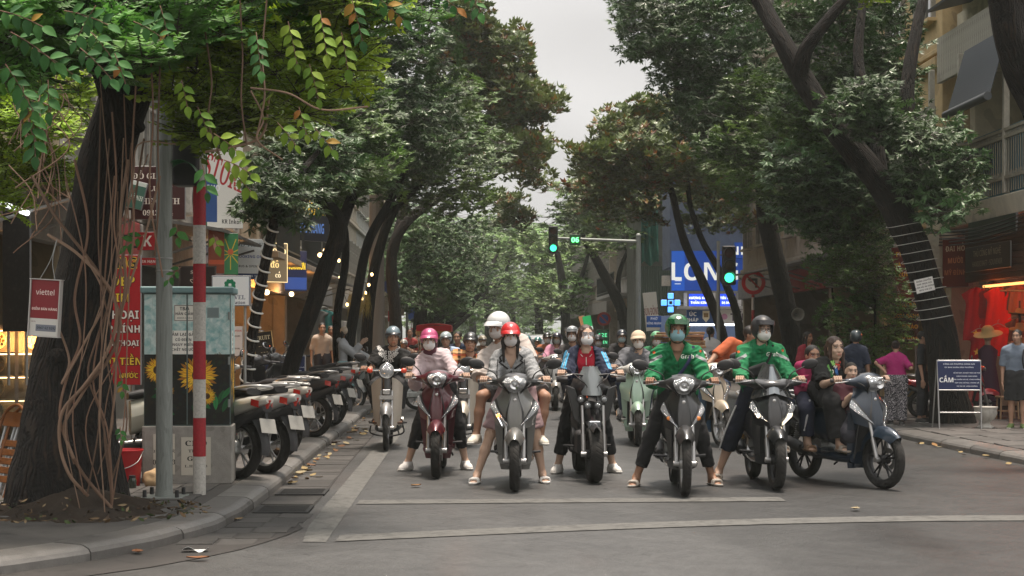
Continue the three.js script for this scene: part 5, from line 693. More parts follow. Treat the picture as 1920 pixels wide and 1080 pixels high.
// ---------- motorbikes ----------
const treadTex = tiled(256, (u, v) => { const a = (u * 34 + Math.abs(v - 0.5) * 4) % 1, c = Math.abs(v - 0.5); return c < 0.05 ? 0.2 : (a < 0.22 && c < 0.36 ? 0.15 : 0.75) + (R() - 0.5) * 0.1; });
const tyreTread = std([0.022, 0.021, 0.020], 0.86, { bumpMap: treadTex, bumpScale: 0.006, map: rep(grime, 2) });
const rimBlack = std([0.03, 0.03, 0.032], 0.45, { metalness: 0.5 });
const wheelCache = {};
function wheel(parent, r, w, z, style, steer = 0, steerZ = 0.42) {
const key = [r, w, style].join(), half = w / 2;
const c = wheelCache[key] ??= (() => {
const prof = [[r - 0.07, -half * 0.72], [r - 0.055, -half * 0.95], [r - 0.03, -half], [r - 0.013, -half * 0.78], [r - 0.003, -half * 0.4], [r, 0], [r - 0.003, half * 0.4], [r - 0.013, half * 0.78], [r - 0.03, half], [r - 0.055, half * 0.95], [r - 0.07, half * 0.72], [r - 0.075, 0], [r - 0.07, -half * 0.72]];
const tyre = T(lathe(prof, 44), 0, 0, 0, 0, 0, Math.PI / 2), rim = [T(lathe([[r - 0.085, -half * 0.6], [r - 0.062, -half * 0.78], [r - 0.058, -half * 0.6], [r - 0.075, 0], [r - 0.058, half * 0.6], [r - 0.062, half * 0.78], [r - 0.085, half * 0.6], [r - 0.09, 0], [r - 0.085, -half * 0.6]], 36), 0, 0, 0, 0, 0, Math.PI / 2), T(cyl(0.045, 0.045, w * 1.15), 0, 0, 0, 0, 0, Math.PI / 2)];
if (style === 'wire') for (let i = 0; i < 28; i++) { const a = i / 28 * 6.283, s = i % 2 ? 1 : -1; rim.push(rod([s * 0.03, Math.cos(a + 0.5 * s) * 0.045, Math.sin(a + 0.5 * s) * 0.045], [0, Math.cos(a) * (r - 0.08), Math.sin(a) * (r - 0.08)], 0.0018, 0.0018, 4)); }
else for (let i = 0; i < 5; i++) for (const s of [-0.16, 0.16]) { const a = i / 5 * 6.283; rim.push(rod([0, Math.cos(a) * 0.04, Math.sin(a) * 0.04], [0, Math.cos(a + s) * (r - 0.08), Math.sin(a + s) * (r - 0.08)], 0.013, 0.008, 6)); }
const disc = T(lathe([[0.06, -0.002], [0.105, -0.002], [0.105, 0.002], [0.06, 0.002], [0.06, -0.002]], 28), half + 0.012, 0, 0, 0, 0, Math.PI / 2);
return { tyre, rim: unify(rim), disc };
})();
const g = new THREE.Group(); g.name = 'wheel'; parent.add(g);
g.position.set(Math.sin(steer) * (z - steerZ) * (z > 0 ? 1 : 0), r, z > 0 ? steerZ + Math.cos(steer) * (z - steerZ) : z); g.rotation.y = z > 0 ? steer : 0;
part('tyre', c.tyre, tyreTread, g); part('rim', c.rim, style === 'wire' ? M.chrome : style === 'black' ? rimBlack : M.alloy, g);
if (z > 0) part('brake_disc', c.disc, M.alloy, g);
return g;
}
const smoked = phy([0.05, 0.055, 0.06], 0.08, { clearcoat: 1, transmission: 0.35, thickness: 0 });
const plateWhite = std([0.40, 0.40, 0.38], 0.5, { map: grime });
const litWarm = glow([1, 0.80, 0.52], 0.75, [0.6, 0.6, 0.6]), litAmber = glow([1, 0.28, 0.04], 1.6, [0.6, 0.3, 0.1]), litWhite = glow([0.95, 0.97, 1], 0.9, [0.6, 0.6, 0.6]);
function bike(o) {
const b = thing(o.name || 'scooter', o.label, o.category || 'scooter', o.pos, o.yaw || 0, o.group); b.rotation.order = 'YXZ'; b.rotation.z = o.lean || 0;
const st = o.style, r = o.r || 0.275, w = o.w || 0.092, zf = 0.62, zr = -0.64, steer = o.steer || 0, P = paint(o.paint), P2 = o.paint2 ? paint(o.paint2) : P, cover = o.cover ? paint(o.cover) : P, k = o.wide || 1;
const sg = (g) => flat(g).map((q) => { q.translate(0, 0, -0.42); q.rotateY(steer); q.translate(0, 0, 0.42); return q; });
const both = (f) => [1, -1].map(f);
wheel(b, r, w, zf, o.rim || 'alloy', steer); wheel(b, r - 0.005, w * (o.rearW || 1.1), zr, o.rim || 'alloy');
const top = 0.62 + (r - 0.275);
for (const s of [1, -1]) part('fork_leg', sg([rod([s * (w / 2 + 0.035), r, zf], [s * (w / 2 + 0.035), r + 0.19, zf - 0.055], 0.022, 0.022, 10), rod([s * (w / 2 + 0.035), r + 0.19, zf - 0.055], [s * (w / 2 + 0.035), 0.74, 0.48], 0.016, 0.016, 10), T(cyl(0.026, 0.026, 0.05), s * (w / 2 + 0.035), r, zf, 0, 0, Math.PI / 2)]), M.alloy, b);
if (st !== 'adv') part('front_fender', sg(shell((u, v) => { const a = lerp(-1.25, st === 'cub' ? 0.95 : 0.82, u), t = (v - 0.5) * 2, nose = 1 - 0.35 * sstep(0.75, 1, u), hw = (w / 2 + 0.045) * nose, q = r + 0.038 - 0.10 * Math.pow(Math.abs(t), 2.6) + (o.fenderUp || 0); return [t * hw, r + Math.cos(a) * q, zf + Math.sin(a) * q]; }, 22, 12, 0.004)), o.fenderPaint ? paint(o.fenderPaint) : P, b);
const cowl = (U, v, off = 0) => { const top2 = o.cowlTop || 0.935, yb = (o.cowlBot || 0.555) + 0.05 * U * U, y = lerp(yb, top2, v), hw = k * lerp(lerp(0.175, 0.205, sstep(0, 0.45, v)), 0.115, sstep(0.45, 1, v)) ; return [U * (hw + off), y, 0.585 - 0.15 * Math.pow(Math.abs(U), 2.1) - 0.12 * Math.pow(v, 1.4) - 0.03 * (1 - v) ** 2 + off + (o.ridge || 0.012) * Math.exp(-(((Math.abs(U) - 0.28) / 0.09) ** 2))]; };
if (st === 'step' || st === 'sport') {
part('front_cowl', shell((u, v) => cowl(u * 2 - 1, v), 28, 14, 0.012), P, b);
for (const s of [1, -1]) part('cowl_crease', shell((u, v) => cowl(s * lerp(0.30, 0.36, v) * lerp(1.35, 0.5, u), lerp(0.05, 0.97, u), 0.003), 14, 2, 0.002), M.gloss, b);
// leg shield beside and behind the wheel, with a dark inner face
part('leg_shield', shell((u, v) => { const U = u * 2 - 1, hw = k * lerp(o.narrowFoot || 0.125, 0.188, Math.pow(v, 0.7)); return [U * hw, lerp(o.foot || 0.17, 0.70, v), 0.30 + 0.09 * v - 0.05 * U * U - 0.05 * Math.exp(-((U / 0.4) ** 2))]; }, 20, 12, 0.012), P2, b);
part('wheel_well', shell((u, v) => { const U = u * 2 - 1; return [U * 0.105 * k, lerp((o.foot || 0.17) + 0.06, 0.60, v), 0.300 + 0.085 * v - 0.035 * (1 - U * U) + 0.018]; }, 8, 8, 0.01), M.plastic, b);
if (o.signals !== 'none') for (const s of [1, -1]) {
const lens = (i, grow) => shell((u, v) => { const a = [s * lerp(0.955, 0.40, u), lerp(0.74, 0.20, u) + grow], c = [s * lerp(0.985, 0.27, u), lerp(0.40, 0.07, u) - grow * 0.5]; const q = 0.5 + (v - 0.5) * (0.5 + 0.5 * Math.sin(Math.PI * clamp(0.10 + u * 0.85))); return cowl(lerp(a[0], c[0], q), lerp(a[1], c[1], q), 0.006 + i); }, 12, 5, 0.006);
part('signal_surround', lens(0, 0.05), M.gloss, b);
const sig = part('turn_signal', lens(0.007, -0.02), M.lens, b);
if (o.lit === s && o.litKind !== 'head' || o.amber) part('bulb', ball(0.020, ...cowl(s * 0.66, 0.30, 0.014), [1.2, 1, 0.5], 10), o.lit === s ? litAmber : M.amber, sig);
if (o.lit === 2) { part('light_strip', shell((u, v) => cowl(s * lerp(0.80, 0.34, u), lerp(0.26, 0.09, u) + 0.09 * v, 0.018), 8, 3, 0.003), litWarm, sig); part('bulb', ball(0.022, ...cowl(s * 0.66, 0.30, 0.016), [1.2, 1, 0.5], 10), litWarm, sig); }
if (o.lit === s && o.litKind !== 'head') part('light_strip', shell((u, v) => cowl(s * lerp(0.93, 0.58, u), lerp(0.5, 0.05, u) + 0.05 * v, 0.017), 6, 2, 0.002), litWhite, sig);
}
part('emblem', T(ball(0.018, 0, 0, 0, [1, 1, 0.3], 12), ...cowl(0, o.emblemV || 0.72, 0.002)), M.chrome, b);
}
if (st === 'step') {
const cv = [ell([0, 0.985, 0.43], [0.135, 0.072, 0.115]), ell([0, 1.02, 0.40], [0.10, 0.055, 0.09])]; for (const s of [1, -1]) cv.push(cap([s * 0.08, 0.985, 0.42], [s * 0.205, 0.99, 0.35], 0.050, 0.030));
const f = fieldOf(cv, 0.05), [lo, hi] = boundsOf(cv, 0.03);
part('handlebar_cover', sg(skin(f, lo, hi, 0.009)), cover, b);
const hz = (x, y) => { let z = 0.62; for (let i = 0; i < 40; i++) { const d = f(x, y, z); if (d < 0.001 || z < 0.46) break; z -= Math.max(0.001, d * 0.6); } return Math.max(z, 0.46); };
const hl = (o.headlight || 1), outl = (u, v, e) => { const t = (u - 0.5) * 2, hw = hl * lerp(0.055, 0.095, Math.sin(Math.min(1, v * 1.25) * Math.PI / 2)) * (1 - 0.16 * sstep(0.75, 1, v)) + e; const x = t * hw, y = lerp(0.912 - e, 1.032 + e, v) - 0.014 * (1 - t * t) * (v < 0.5 ? 1 : -0.6); return [x, y]; };
part('headlight_rim', sg(shell((u, v) => { const [x, y] = outl(u, v, 0.010); return [x, y, hz(x, y) + 0.003]; }, 16, 10, 0.008)), M.gloss, b);
const hlm = part('headlight', sg(shell((u, v) => { const [x, y] = outl(u, v, 0); return [x, y, hz(x, y) + 0.012 + 0.012 * Math.sin(Math.PI * u)]; }, 16, 10, 0.008)), o.headLit ? litWarm : M.lens, b);
part('reflector', sg([T(lathe([[0.012, 0], [0.03, 0.012], [0.045, 0.02]], 16), 0, 0.975, hz(0, 0.975) + 0.010, Math.PI / 2, 0, 0), ball(0.012, 0, 0.975, hz(0, 0.975) + 0.024, [1, 1, 0.6], 10)]), M.chrome, hlm);
part('screen_lip', sg(shell((u, v) => { const x = (u - 0.5) * 0.20; return [x, 1.045 + 0.035 * v - 1.5 * x * x, hz(x, 1.04) - 0.01 - 0.07 * v]; }, 10, 4, 0.005)), M.gloss, b);
}
if (st === 'sport') {
for (const s of [1, -1]) part('headlight_cluster', sg(shell((u, v) => cowl(s * lerp(0.25, 0.9, u), lerp(0.02, 0.16, v) + 0.18 * u, 0.012), 8, 3, 0.01)), M.gloss, b);
const vis = (u, v, e = 0) => { const t = (u - 0.5) * 2, hw = lerp(0.20, 0.055, Math.pow(v, 1.15)); return [t * hw * (1 + e), lerp(0.89, 1.155, v) - 0.06 * Math.abs(t) * (1 - v), 0.52 - 0.14 * t * t - 0.17 * v + e * 0.1]; };
part('windscreen', shell((u, v) => vis(u, v), 14, 10, 0.006), smoked, b);
part('screen_panel', shell((u, v) => vis(lerp(0.38, 0.62, u), lerp(0, 0.92, v), 0.06), 6, 8, 0.006), std([0.16, 0.18, 0.20], 0.3, { metalness: 0.5 }), b);
part('handlebar_cover', sg(skin(fieldOf([ell([0, 0.96, 0.38], [0.16, 0.06, 0.11]), cap([0.12, 0.97, 0.36], [0.27, 0.985, 0.33], 0.045, 0.026), cap([-0.12, 0.97, 0.36], [-0.27, 0.985, 0.33], 0.045, 0.026)], 0.05), [-0.34, 0.85, 0.2], [0.34, 1.06, 0.54], 0.010)), M.gloss, b);
for (const s of [1, -1]) part('fog_lamp', ball(0.014, s * 0.035, 0.525, 0.55, [1, 1, 0.6], 10), litAmber, b);
}
if (st === 'cub') {
for (const s of [1, -1]) part('leg_shield', shell((u, v) => { const x = lerp(0.065, 0.20 - 0.03 * (1 - v), u); return [s * x, lerp(0.26 + 0.05 * u * u, 0.90 - 0.10 * u * u, v), 0.40 + 0.02 * v - 0.13 * u * u - 0.05 * (1 - v)]; }, 12, 16, s * 0.008), P, b);
part('fork_cover', [loft([{ c: [0, 0.60, 0.515], w: 0.055, h: 0.045, ax: 'y' }, { c: [0, 0.80, 0.48], w: 0.048, h: 0.05, ax: 'y' }, { c: [0, 0.92, 0.455], w: 0.055, h: 0.06, ax: 'y' }], 20)], M.gloss, b);
part('fork_crown', [box(0.17, 0.05, 0.07, 0, 0.66, 0.52), rbox(0.10, 0.06, 0.05, 0.01, 0, 0.73, 0.55)], M.chrome, b);
part('headlight_bucket', sg(T(lathe([[0.001, -0.10], [0.06, -0.07], [0.088, 0], [0.092, 0.02], [0.086, 0.028]], 28), 0, 0.99, 0.50, Math.PI / 2, 0, 0)), P, b);
part('headlight', sg([T(new THREE.SphereGeometry(0.12, 24, 10, 0, 6.283, 0, 0.75), 0, 0.99, 0.437, Math.PI / 2, 0, 0)]), M.lens, b);
part('headlight_ring', sg(T(new THREE.TorusGeometry(0.088, 0.009, 10, 32), 0, 0.99, 0.522)), M.chrome, b);
for (const s of [1, -1]) { part('turn_signal', sg([ball(0.036, s * 0.21, 0.99, 0.42, [1.1, 0.9, 0.8], 12)]), phy([0.55, 0.05, 0.02], 0.25, { clearcoat: 1, emissive: 0x300500, emissiveIntensity: 1 }), b); part('signal_stalk', sg(rod([s * 0.08, 0.985, 0.44], [s * 0.19, 0.99, 0.42], 0.012)), M.chrome, b); }
part('crash_bar', [tube([[-0.20, 0.30, 0.36], [-0.21, 0.22, 0.35], [-0.12, 0.18, 0.33], [0.12, 0.18, 0.33], [0.21, 0.22, 0.35], [0.20, 0.30, 0.36]], 0.010, 24, 8)], M.black, b);
}
if (st === 'adv') {
for (const s of [1, -1]) {
part('front_panel', shell((u, v) => { const U = lerp(0.25, 1, u), y = lerp(0.60, 1.0, v), hw = lerp(0.10, 0.215, sstep(0, 0.7, v)) * lerp(1, 0.8, sstep(0.75, 1, v)); return [s * U * hw, y - 0.05 * u * (1 - v), 0.56 - 0.16 * U * U - 0.16 * v + 0.03 * Math.sin(v * 9)]; }, 8, 12, s * 0.01), M.gloss, b);
part('side_wing', prism([[0.10, 0.55], [0.17, 0.62], [0.225, 0.86], [0.24, 0.93], [0.17, 0.90], [0.12, 0.72]].map(([x, y]) => [s * x, y]), 0.03, 0.008).translate(0, 0, 0.36), paint([0.03, 0.032, 0.036]), b);
for (const [x, y] of [[0.05, 0.745], [0.115, 0.80]]) { const l = part('headlight', T(lathe([[0.001, 0.012], [0.022, 0.008], [0.03, -0.005], [0.034, -0.02]], 18), s * x, y, 0.535 - x * 0.5, Math.PI / 2, 0, 0), M.lens, b); part('bezel', T(new THREE.TorusGeometry(0.033, 0.006, 8, 20), s * x, y, 0.535 - x * 0.5), M.plastic, l); }
part('hand_guard', sg(shell((u, v) => [s * lerp(0.24, 0.345, u), lerp(0.965, 1.02, v), 0.42 - 0.08 * u * u + 0.02 * Math.sin(v * 3.1)], 6, 4, s * 0.006)), M.plastic, b);
}
part('windscreen', shell((u, v) => { const t = (u - 0.5) * 2, hw = lerp(0.10, 0.135, v) * (1 - 0.45 * sstep(0.6, 1, v)); return [t * hw, lerp(0.84, 1.12, v), 0.53 - 0.10 * t * t - 0.17 * v]; }, 12, 10, 0.005), phy([0.30, 0.34, 0.36], 0.06, { transmission: 0.6, thickness: 0, clearcoat: 1 }), b);
part('beak', shell((u, v) => { const t = (v - 0.5) * 2; return [t * lerp(0.085, 0.035, u), 0.60 + 0.05 * (1 - t * t) - 0.10 * u, lerp(0.40, 0.86, u)]; }, 10, 8, 0.006), M.gloss, b);
part('fender_insert', T(rbox(0.12, 0.08, 0.06, 0.015), 0, 0.56, 0.66), std([0.22, 0.24, 0.26], 0.3, { metalness: 0.6 }), b);
part('radiator', rbox(0.20, 0.24, 0.07, 0.02, 0, 0.50, 0.34), M.plastic, b); part('engine_block', [rbox(0.26, 0.24, 0.40, 0.05, 0, 0.36, 0.05), T(cyl(0.10, 0.10, 0.30), 0, 0.40, -0.12, 0, 0, Math.PI / 2)], M.plastic, b);
part('meter', sg(rbox(0.13, 0.07, 0.03, 0.01, 0, 1.02, 0.36)), M.gloss, b);
}
// handlebar, grips, levers, mirrors
const gy = o.gripY || 1.0, gx = o.gripX || 0.345;
part('handlebar', sg(both((s) => tube([[0, gy - 0.02, 0.36], [s * 0.14, gy, 0.35], [s * 0.24, gy, 0.325], [s * gx, gy, 0.275]], 0.011, 14, 8))), M.black, b);
for (const s of [1, -1]) {
part('grip', sg(rod([s * 0.225, gy, 0.328], [s * gx, gy, 0.275], 0.0165, 0.0175, 12)), M.plastic, b);
part('brake_lever', sg(tube([[s * 0.19, gy, 0.365], [s * 0.25, gy - 0.008, 0.385], [s * (gx - 0.01), gy - 0.02, 0.335]], 0.0055, 10, 6)), M.alloy, b);
if (o.mirrors !== false) { const mx = o.mirX || 0.30, my = o.mirY || 1.16; const m = part('mirror', sg(T(ball(0.08, 0, 0, 0, [1, 0.60, 0.26], 18), s * mx, my, 0.37, 0, -s * 0.25, s * 0.22)), M.black, b); part('stalk', sg(tube([[s * 0.16, gy + 0.01, 0.36], [s * 0.185, gy + 0.07, 0.385], [s * (mx - 0.05), my - 0.025, 0.375]], 0.006, 12, 6)), M.black, m); part('mirror_glass', sg(T(ball(0.074, 0, 0, 0, [1, 0.58, 0.05], 16), s * mx, my, 0.355, 0, -s * 0.25, s * 0.22)), M.mirrorGlass, m); }
}
for (const s of [1, -1]) part('cable', sg(tube([[s * 0.17, gy + 0.005, 0.37], [s * 0.12, gy - 0.05, 0.50], [s * 0.05, gy - 0.12, 0.46], [s * 0.07, 0.60, 0.47]], 0.005, 16, 5)), M.black, b);
// body, floor, seat, engine, exhaust, tail
const tp = o.tail ? paint(o.tail) : P;
if (st !== 'adv') part('floorboard', [loft([{ c: [0, 0.27, 0.32], w: 0.15 * k, h: 0.06 }, { c: [0, 0.26, 0.10], w: 0.165 * k, h: 0.05 }, { c: [0, 0.28, -0.18], w: 0.16 * k, h: 0.06 }, { c: [0, 0.34, -0.32], w: 0.13, h: 0.06 }], 20)], st === 'cub' ? M.black : P2, b);
part('side_panel', loft([{ c: [0, 0.52, 0.00], w: 0.10, h: 0.17 }, { c: [0, 0.56, -0.15], w: 0.155, h: 0.17 }, { c: [0, 0.60, -0.40], w: 0.165, h: 0.135 }, { c: [0, 0.675, -0.70], w: 0.13, h: 0.085 }, { c: [0, 0.725, -0.93], w: 0.075, h: 0.055 }, { c: [0, 0.74, -0.985], w: 0.045, h: 0.030 }], 24), tp, b);
part('under_panel', loft([{ c: [0, 0.44, -0.22], w: 0.12, h: 0.08 }, { c: [0, 0.50, -0.55], w: 0.135, h: 0.07 }, { c: [0, 0.60, -0.85], w: 0.10, h: 0.05 }, { c: [0, 0.66, -0.96], w: 0.06, h: 0.03 }], 20), M.plastic, b);
part('seat', loft([{ c: [0, 0.735, 0.02], w: 0.085, h: 0.035 }, { c: [0, 0.755, -0.10], w: 0.125, h: 0.045 }, { c: [0, 0.765, -0.30], w: 0.145, h: 0.045 }, { c: [0, 0.80, -0.42], w: 0.14, h: 0.05 }, { c: [0, 0.815, -0.66], w: 0.12, h: 0.045 }, { c: [0, 0.81, -0.76], w: 0.09, h: 0.03 }], 24), M.seat, b);
part('engine', [rbox(0.20, 0.18, 0.34, 0.05, 0.02, 0.33, -0.36), rbox(0.075, 0.13, 0.44, 0.03, 0.12, 0.29, -0.52), T(cyl(0.075, 0.075, 0.10), 0.13, 0.29, -0.66, 0, 0, Math.PI / 2), T(cyl(0.06, 0.07, 0.12), -0.06, 0.36, -0.26, 0, 0, Math.PI / 2)], M.steel, b);
part('exhaust', [T(lathe([[0.001, 0], [0.040, 0.005], [0.052, 0.06], [0.055, 0.30], [0.046, 0.42], [0.02, 0.45]], 20), -0.155, 0.30, -0.36, -Math.PI / 2 + 0.22, 0, 0), tube([[-0.155, 0.30, -0.36], [-0.14, 0.25, -0.25], [-0.07, 0.24, -0.18]], 0.016, 10, 8)], M.plastic, b);
part('heat_shield', shell((u, v) => { const a = lerp(1.6, 4.2, v), z = lerp(0.06, 0.34, u), q = 0.060; return [-0.155 + Math.cos(a) * q, 0.30 + Math.sin(a) * -q * 0.98 + z * 0.215, -0.36 - z * 0.975]; }, 8, 10, 0.004), o.shieldBlack ? M.plastic : M.alloy, b);
for (const s of [1, -1]) part('shock_absorber', [rod([s * 0.11, 0.32, -0.66], [s * 0.10, 0.60, -0.58], 0.010), ...Array.from({ length: 9 }, (_, i) => T(new THREE.TorusGeometry(0.022, 0.005, 6, 14), s * lerp(0.108, 0.102, i / 8), lerp(0.40, 0.56, i / 8), lerp(-0.637, -0.592, i / 8), Math.PI / 2 - 0.28, 0, 0))], o.shock ? paint(o.shock) : M.alloy, b);
part('rear_fender', shell((u, v) => { const a = lerp(-0.1, -1.75, u), t = (v - 0.5) * 2, q = r + 0.045 + 0.05 * sstep(0.4, 1, u) - 0.03 * t * t; return [t * lerp(0.075, 0.045, u), r + 0.02 + Math.cos(a) * q + 0.06 * (1 - u), zr + Math.sin(a) * q]; }, 16, 6, 0.005), M.plastic, b);
const tl = part('tail_light', shell((u, v) => { const t = (u - 0.5) * 2; return [t * lerp(0.085, 0.06, v), lerp(0.655, 0.735, v) + 0.02 * t * t, -0.965 - 0.035 * v * (1 - t * t) + 0.16 * t * t]; }, 12, 4, -0.012), M.redlens, b);
part('lens', both((s) => shell((u, v) => [s * lerp(0.088, 0.118, u), lerp(0.665, 0.725, v) + 0.015 * u, lerp(-0.93, -0.86, u)], 4, 3, s * -0.01)), M.redlens, tl);
part('grab_rail', [tube([[0.10, 0.79, -0.50], [0.135, 0.83, -0.66], [0.12, 0.855, -0.86], [0.05, 0.86, -0.93], [-0.05, 0.86, -0.93], [-0.12, 0.855, -0.86], [-0.135, 0.83, -0.66], [-0.10, 0.79, -0.50]], 0.014, 40, 8)], o.rail ? paint(o.rail) : M.alloy, b);
if (o.rack) part('rear_rack', [...[-0.08, 0, 0.08].map((x) => rod([x, 0.87, -0.72], [x, 0.88, -1.04], 0.009)), ...[-0.75, -0.88, -1.03].map((z) => rod([-0.10, 0.872, z], [0.10, 0.872, z], 0.009))], M.white, b);
const pl = part('licence_plate', T(rbox(0.19, 0.14, 0.004, 0.002), 0, 0.50, -0.99, 0.35, Math.PI, 0), plateWhite, b); part('plate_bracket', [T(box(0.03, 0.16, 0.012), 0, 0.585, -0.955, 0.3, Math.PI, 0)], M.black, pl);
part('stand', rod([0.10, 0.28, -0.08], [o.lean ? 0.22 : 0.13, o.lean ? 0.02 : 0.16, o.lean ? -0.10 : -0.32], 0.010), M.black, b);
part('foot_peg', both((s) => rod([s * 0.10, 0.31, -0.02], [s * 0.24, 0.32, -0.02], 0.012)), M.plastic, b);
return b;
}
// where a bike stands: from the photo pixel of its front tyre's foot
function bikeAt(px, py, yaw, zf = 0.62, y = 0) { const d = (CY - y) * F / (py - 630); return V((px - 960) / F * d - Math.sin(yaw) * zf, y, -d - Math.cos(yaw) * zf); }
const BK = {};
const RG = 'motorbikes waiting at the stop line';
function addBike(key, px, py, yaw, o) { const pos = bikeAt(px, py, yaw, 0.62, o.y || 0); BK[key] = { pos, yaw, steer: o.steer || 0, o }; BK[key].bike = bike({ pos, yaw, ...o }); }
addBike('cub', 724, 846, 0.04, { label: 'cream underbone motorbike with round chrome headlight and two leg shields', category: 'motorbike', name: 'motorbike', style: 'cub', paint: [0.60, 0.54, 0.46], tail: [0.60, 0.54, 0.46], r: 0.285, w: 0.066, rim: 'wire', mirX: 0.33, fenderPaint: [0.30, 0.30, 0.30], group: RG });
addBike('burg', 818, 896, 0.0, { label: 'burgundy scooter with clear wedge signals, at the stop line', style: 'step', paint: [0.085, 0.005, 0.015], r: 0.275, w: 0.092, group: RG });
addBike('grey', 965, 921, -0.015, { label: 'grey scooter with its orange turn signal lit, at the front of the queue', style: 'step', paint: [0.155, 0.155, 0.148], cover: [0.02, 0.02, 0.022], wide: 1.06, lit: -1, r: 0.275, w: 0.092, group: RG, mirX: 0.36, headlight: 1.1 });
addBike('adv', 1114, 905, 0.06, { label: 'black adventure style motorbike with fat tyre and small clear windscreen', category: 'motorbike', name: 'motorbike', style: 'adv', paint: [0.02, 0.02, 0.022], r: 0.275, w: 0.135, rim: 'black', mirrors: false, group: RG, gripY: 1.04 });
addBike('grabA', 1284, 931, -0.03, { label: 'black underbone motorbike with amber signals under the rider in green jacket and green helmet', category: 'motorbike', name: 'motorbike', style: 'step', paint: [0.014, 0.015, 0.017], paint2: [0.03, 0.03, 0.03], r: 0.29, w: 0.082, rim: 'alloy', wide: 0.92, amber: true, foot: 0.24, narrowFoot: 0.10, fenderPaint: [0.03, 0.03, 0.032], fenderUp: 0.02, mirX: 0.38, group: RG });
addBike('grabB', 1456, 919, 0.02, { label: 'black sporty scooter with two lit headlamps and pointed dark windscreen', style: 'sport', paint: [0.022, 0.023, 0.026], r: 0.28, w: 0.092, rim: 'black', lit: 2, litKind: 'head', shock: [0.5, 0.25, 0.03], wide: 1.0, cowlTop: 0.92, group: RG, mirX: 0.36, foot: 0.22 });
addBike('blue', 1655, 917, 0.42, { label: 'dark blue scooter riding out to the right with a woman and a small child', style: 'step', paint: [0.008, 0.020, 0.040], r: 0.275, w: 0.09, rim: 'black', steer: 0.05, mirrors: false, shieldBlack: true, group: RG });
// second row
addBike('cream2', 868, 842, 0.03, { label: 'cream motorbike with dark fork cover half hidden behind the burgundy scooter', category: 'motorbike', name: 'motorbike', style: 'cub', paint: [0.56, 0.50, 0.42], r: 0.285, w: 0.075, rim: 'black', group: RG });
addBike('mint', 1195, 836, -0.02, { label: 'pale mint green scooter under the rider in grey hoodie and beige cap', style: 'step', paint: [0.36, 0.50, 0.40], cover: [0.62, 0.62, 0.58], signals: 'none', wide: 1.08, r: 0.27, w: 0.09, group: RG });
addBike('cream3', 1352, 838, 0.25, { label: 'cream and blue motorbike behind the rider in the green jacket', category: 'motorbike', name: 'motorbike', style: 'step', paint: [0.52, 0.44, 0.34], paint2: [0.04, 0.10, 0.18], r: 0.285, w: 0.08, group: RG });
addBike('far1', 1042, 770, 0, { label: 'scooter with white front ridden by the person in a pink shirt', style: 'step', paint: [0.5, 0.5, 0.48], r: 0.275, group: RG });
addBike('far2', 1082, 790, 0.05, { label: 'dark scooter of the rider wearing a helmet with raised clear visor', style: 'step', paint: [0.05, 0.05, 0.055], r: 0.275, group: RG });
addBike('far3', 1166, 778, 0, { label: 'dark scooter of the rider in a black T-shirt behind the mint scooter', style: 'step', paint: [0.06, 0.06, 0.065], headLit: true, r: 0.275, group: RG });
addBike('far4', 840, 800, 0, { label: 'scooter of the rider in a pale blue shirt', style: 'step', paint: [0.18, 0.05, 0.04], r: 0.275, group: RG });
addBike('far5', 1232, 800, 0, { label: 'dark green scooter behind the mint scooter', style: 'step', paint: [0.03, 0.09, 0.05], r: 0.275, group: RG });
addBike('far6', 1306, 800, 0, { label: 'grey scooter of the rider in a patterned helmet behind the green jackets', style: 'step', paint: [0.3, 0.3, 0.3], r: 0.275, group: RG });
addBike('hood', 660, 770, -1.35, { label: 'silver scooter held by the woman in a grey hooded jacket by the left trees', style: 'step', paint: [0.42, 0.44, 0.44], r: 0.275, lean: 0.05, y: 0 });
// parked row on the left pavement, tails to the road
const PK = 'motorbikes parked in a row on the left pavement';
function parked(px, py, yaw, o) { // pixel of the rear tyre's foot
const d = (CY - PH) * F / (py - 630), x = (px - 960) / F * d, pos = V(x + Math.sin(yaw) * 0.64, PH, -d + Math.cos(yaw) * 0.64); return bike({ pos, yaw, lean: 0.10, style: 'step', group: PK, category: 'motorbike', name: 'parked_motorbike', ...o }); }
parked(447, 898, -2.25, { label: 'cream scooter parked nearest the cabinet, tail to the road', paint: [0.62, 0.61, 0.56], tail: [0.64, 0.63, 0.58], rail: [0.45, 0.46, 0.46] });
parked(500, 888, -2.22, { label: 'silver and red parked motorbike, second from the cabinet', paint: [0.30, 0.03, 0.05], tail: [0.5, 0.5, 0.49], rail: [0.5, 0.5, 0.5], rack: true });
parked(528, 856, -2.2, { label: 'parked scooter with white tail and red lamp, third from the cabinet', paint: [0.55, 0.53, 0.48], tail: [0.55, 0.53, 0.48], rack: true });
parked(588, 820, -2.1, { label: 'black parked scooter with long dark seat, fourth from the cabinet', paint: [0.03, 0.03, 0.032], tail: [0.035, 0.035, 0.038] });
parked(618, 800, -2.05, { label: 'dark grey parked motorbike with bright spoked rear rim, farthest but one of the row', paint: [0.10, 0.10, 0.10], tail: [0.30, 0.30, 0.30], rim: 'wire' });
parked(640, 772, -2.0, { label: 'farthest parked motorbike of the row, with white and red tail', paint: [0.45, 0.45, 0.45], tail: [0.62, 0.60, 0.58] });
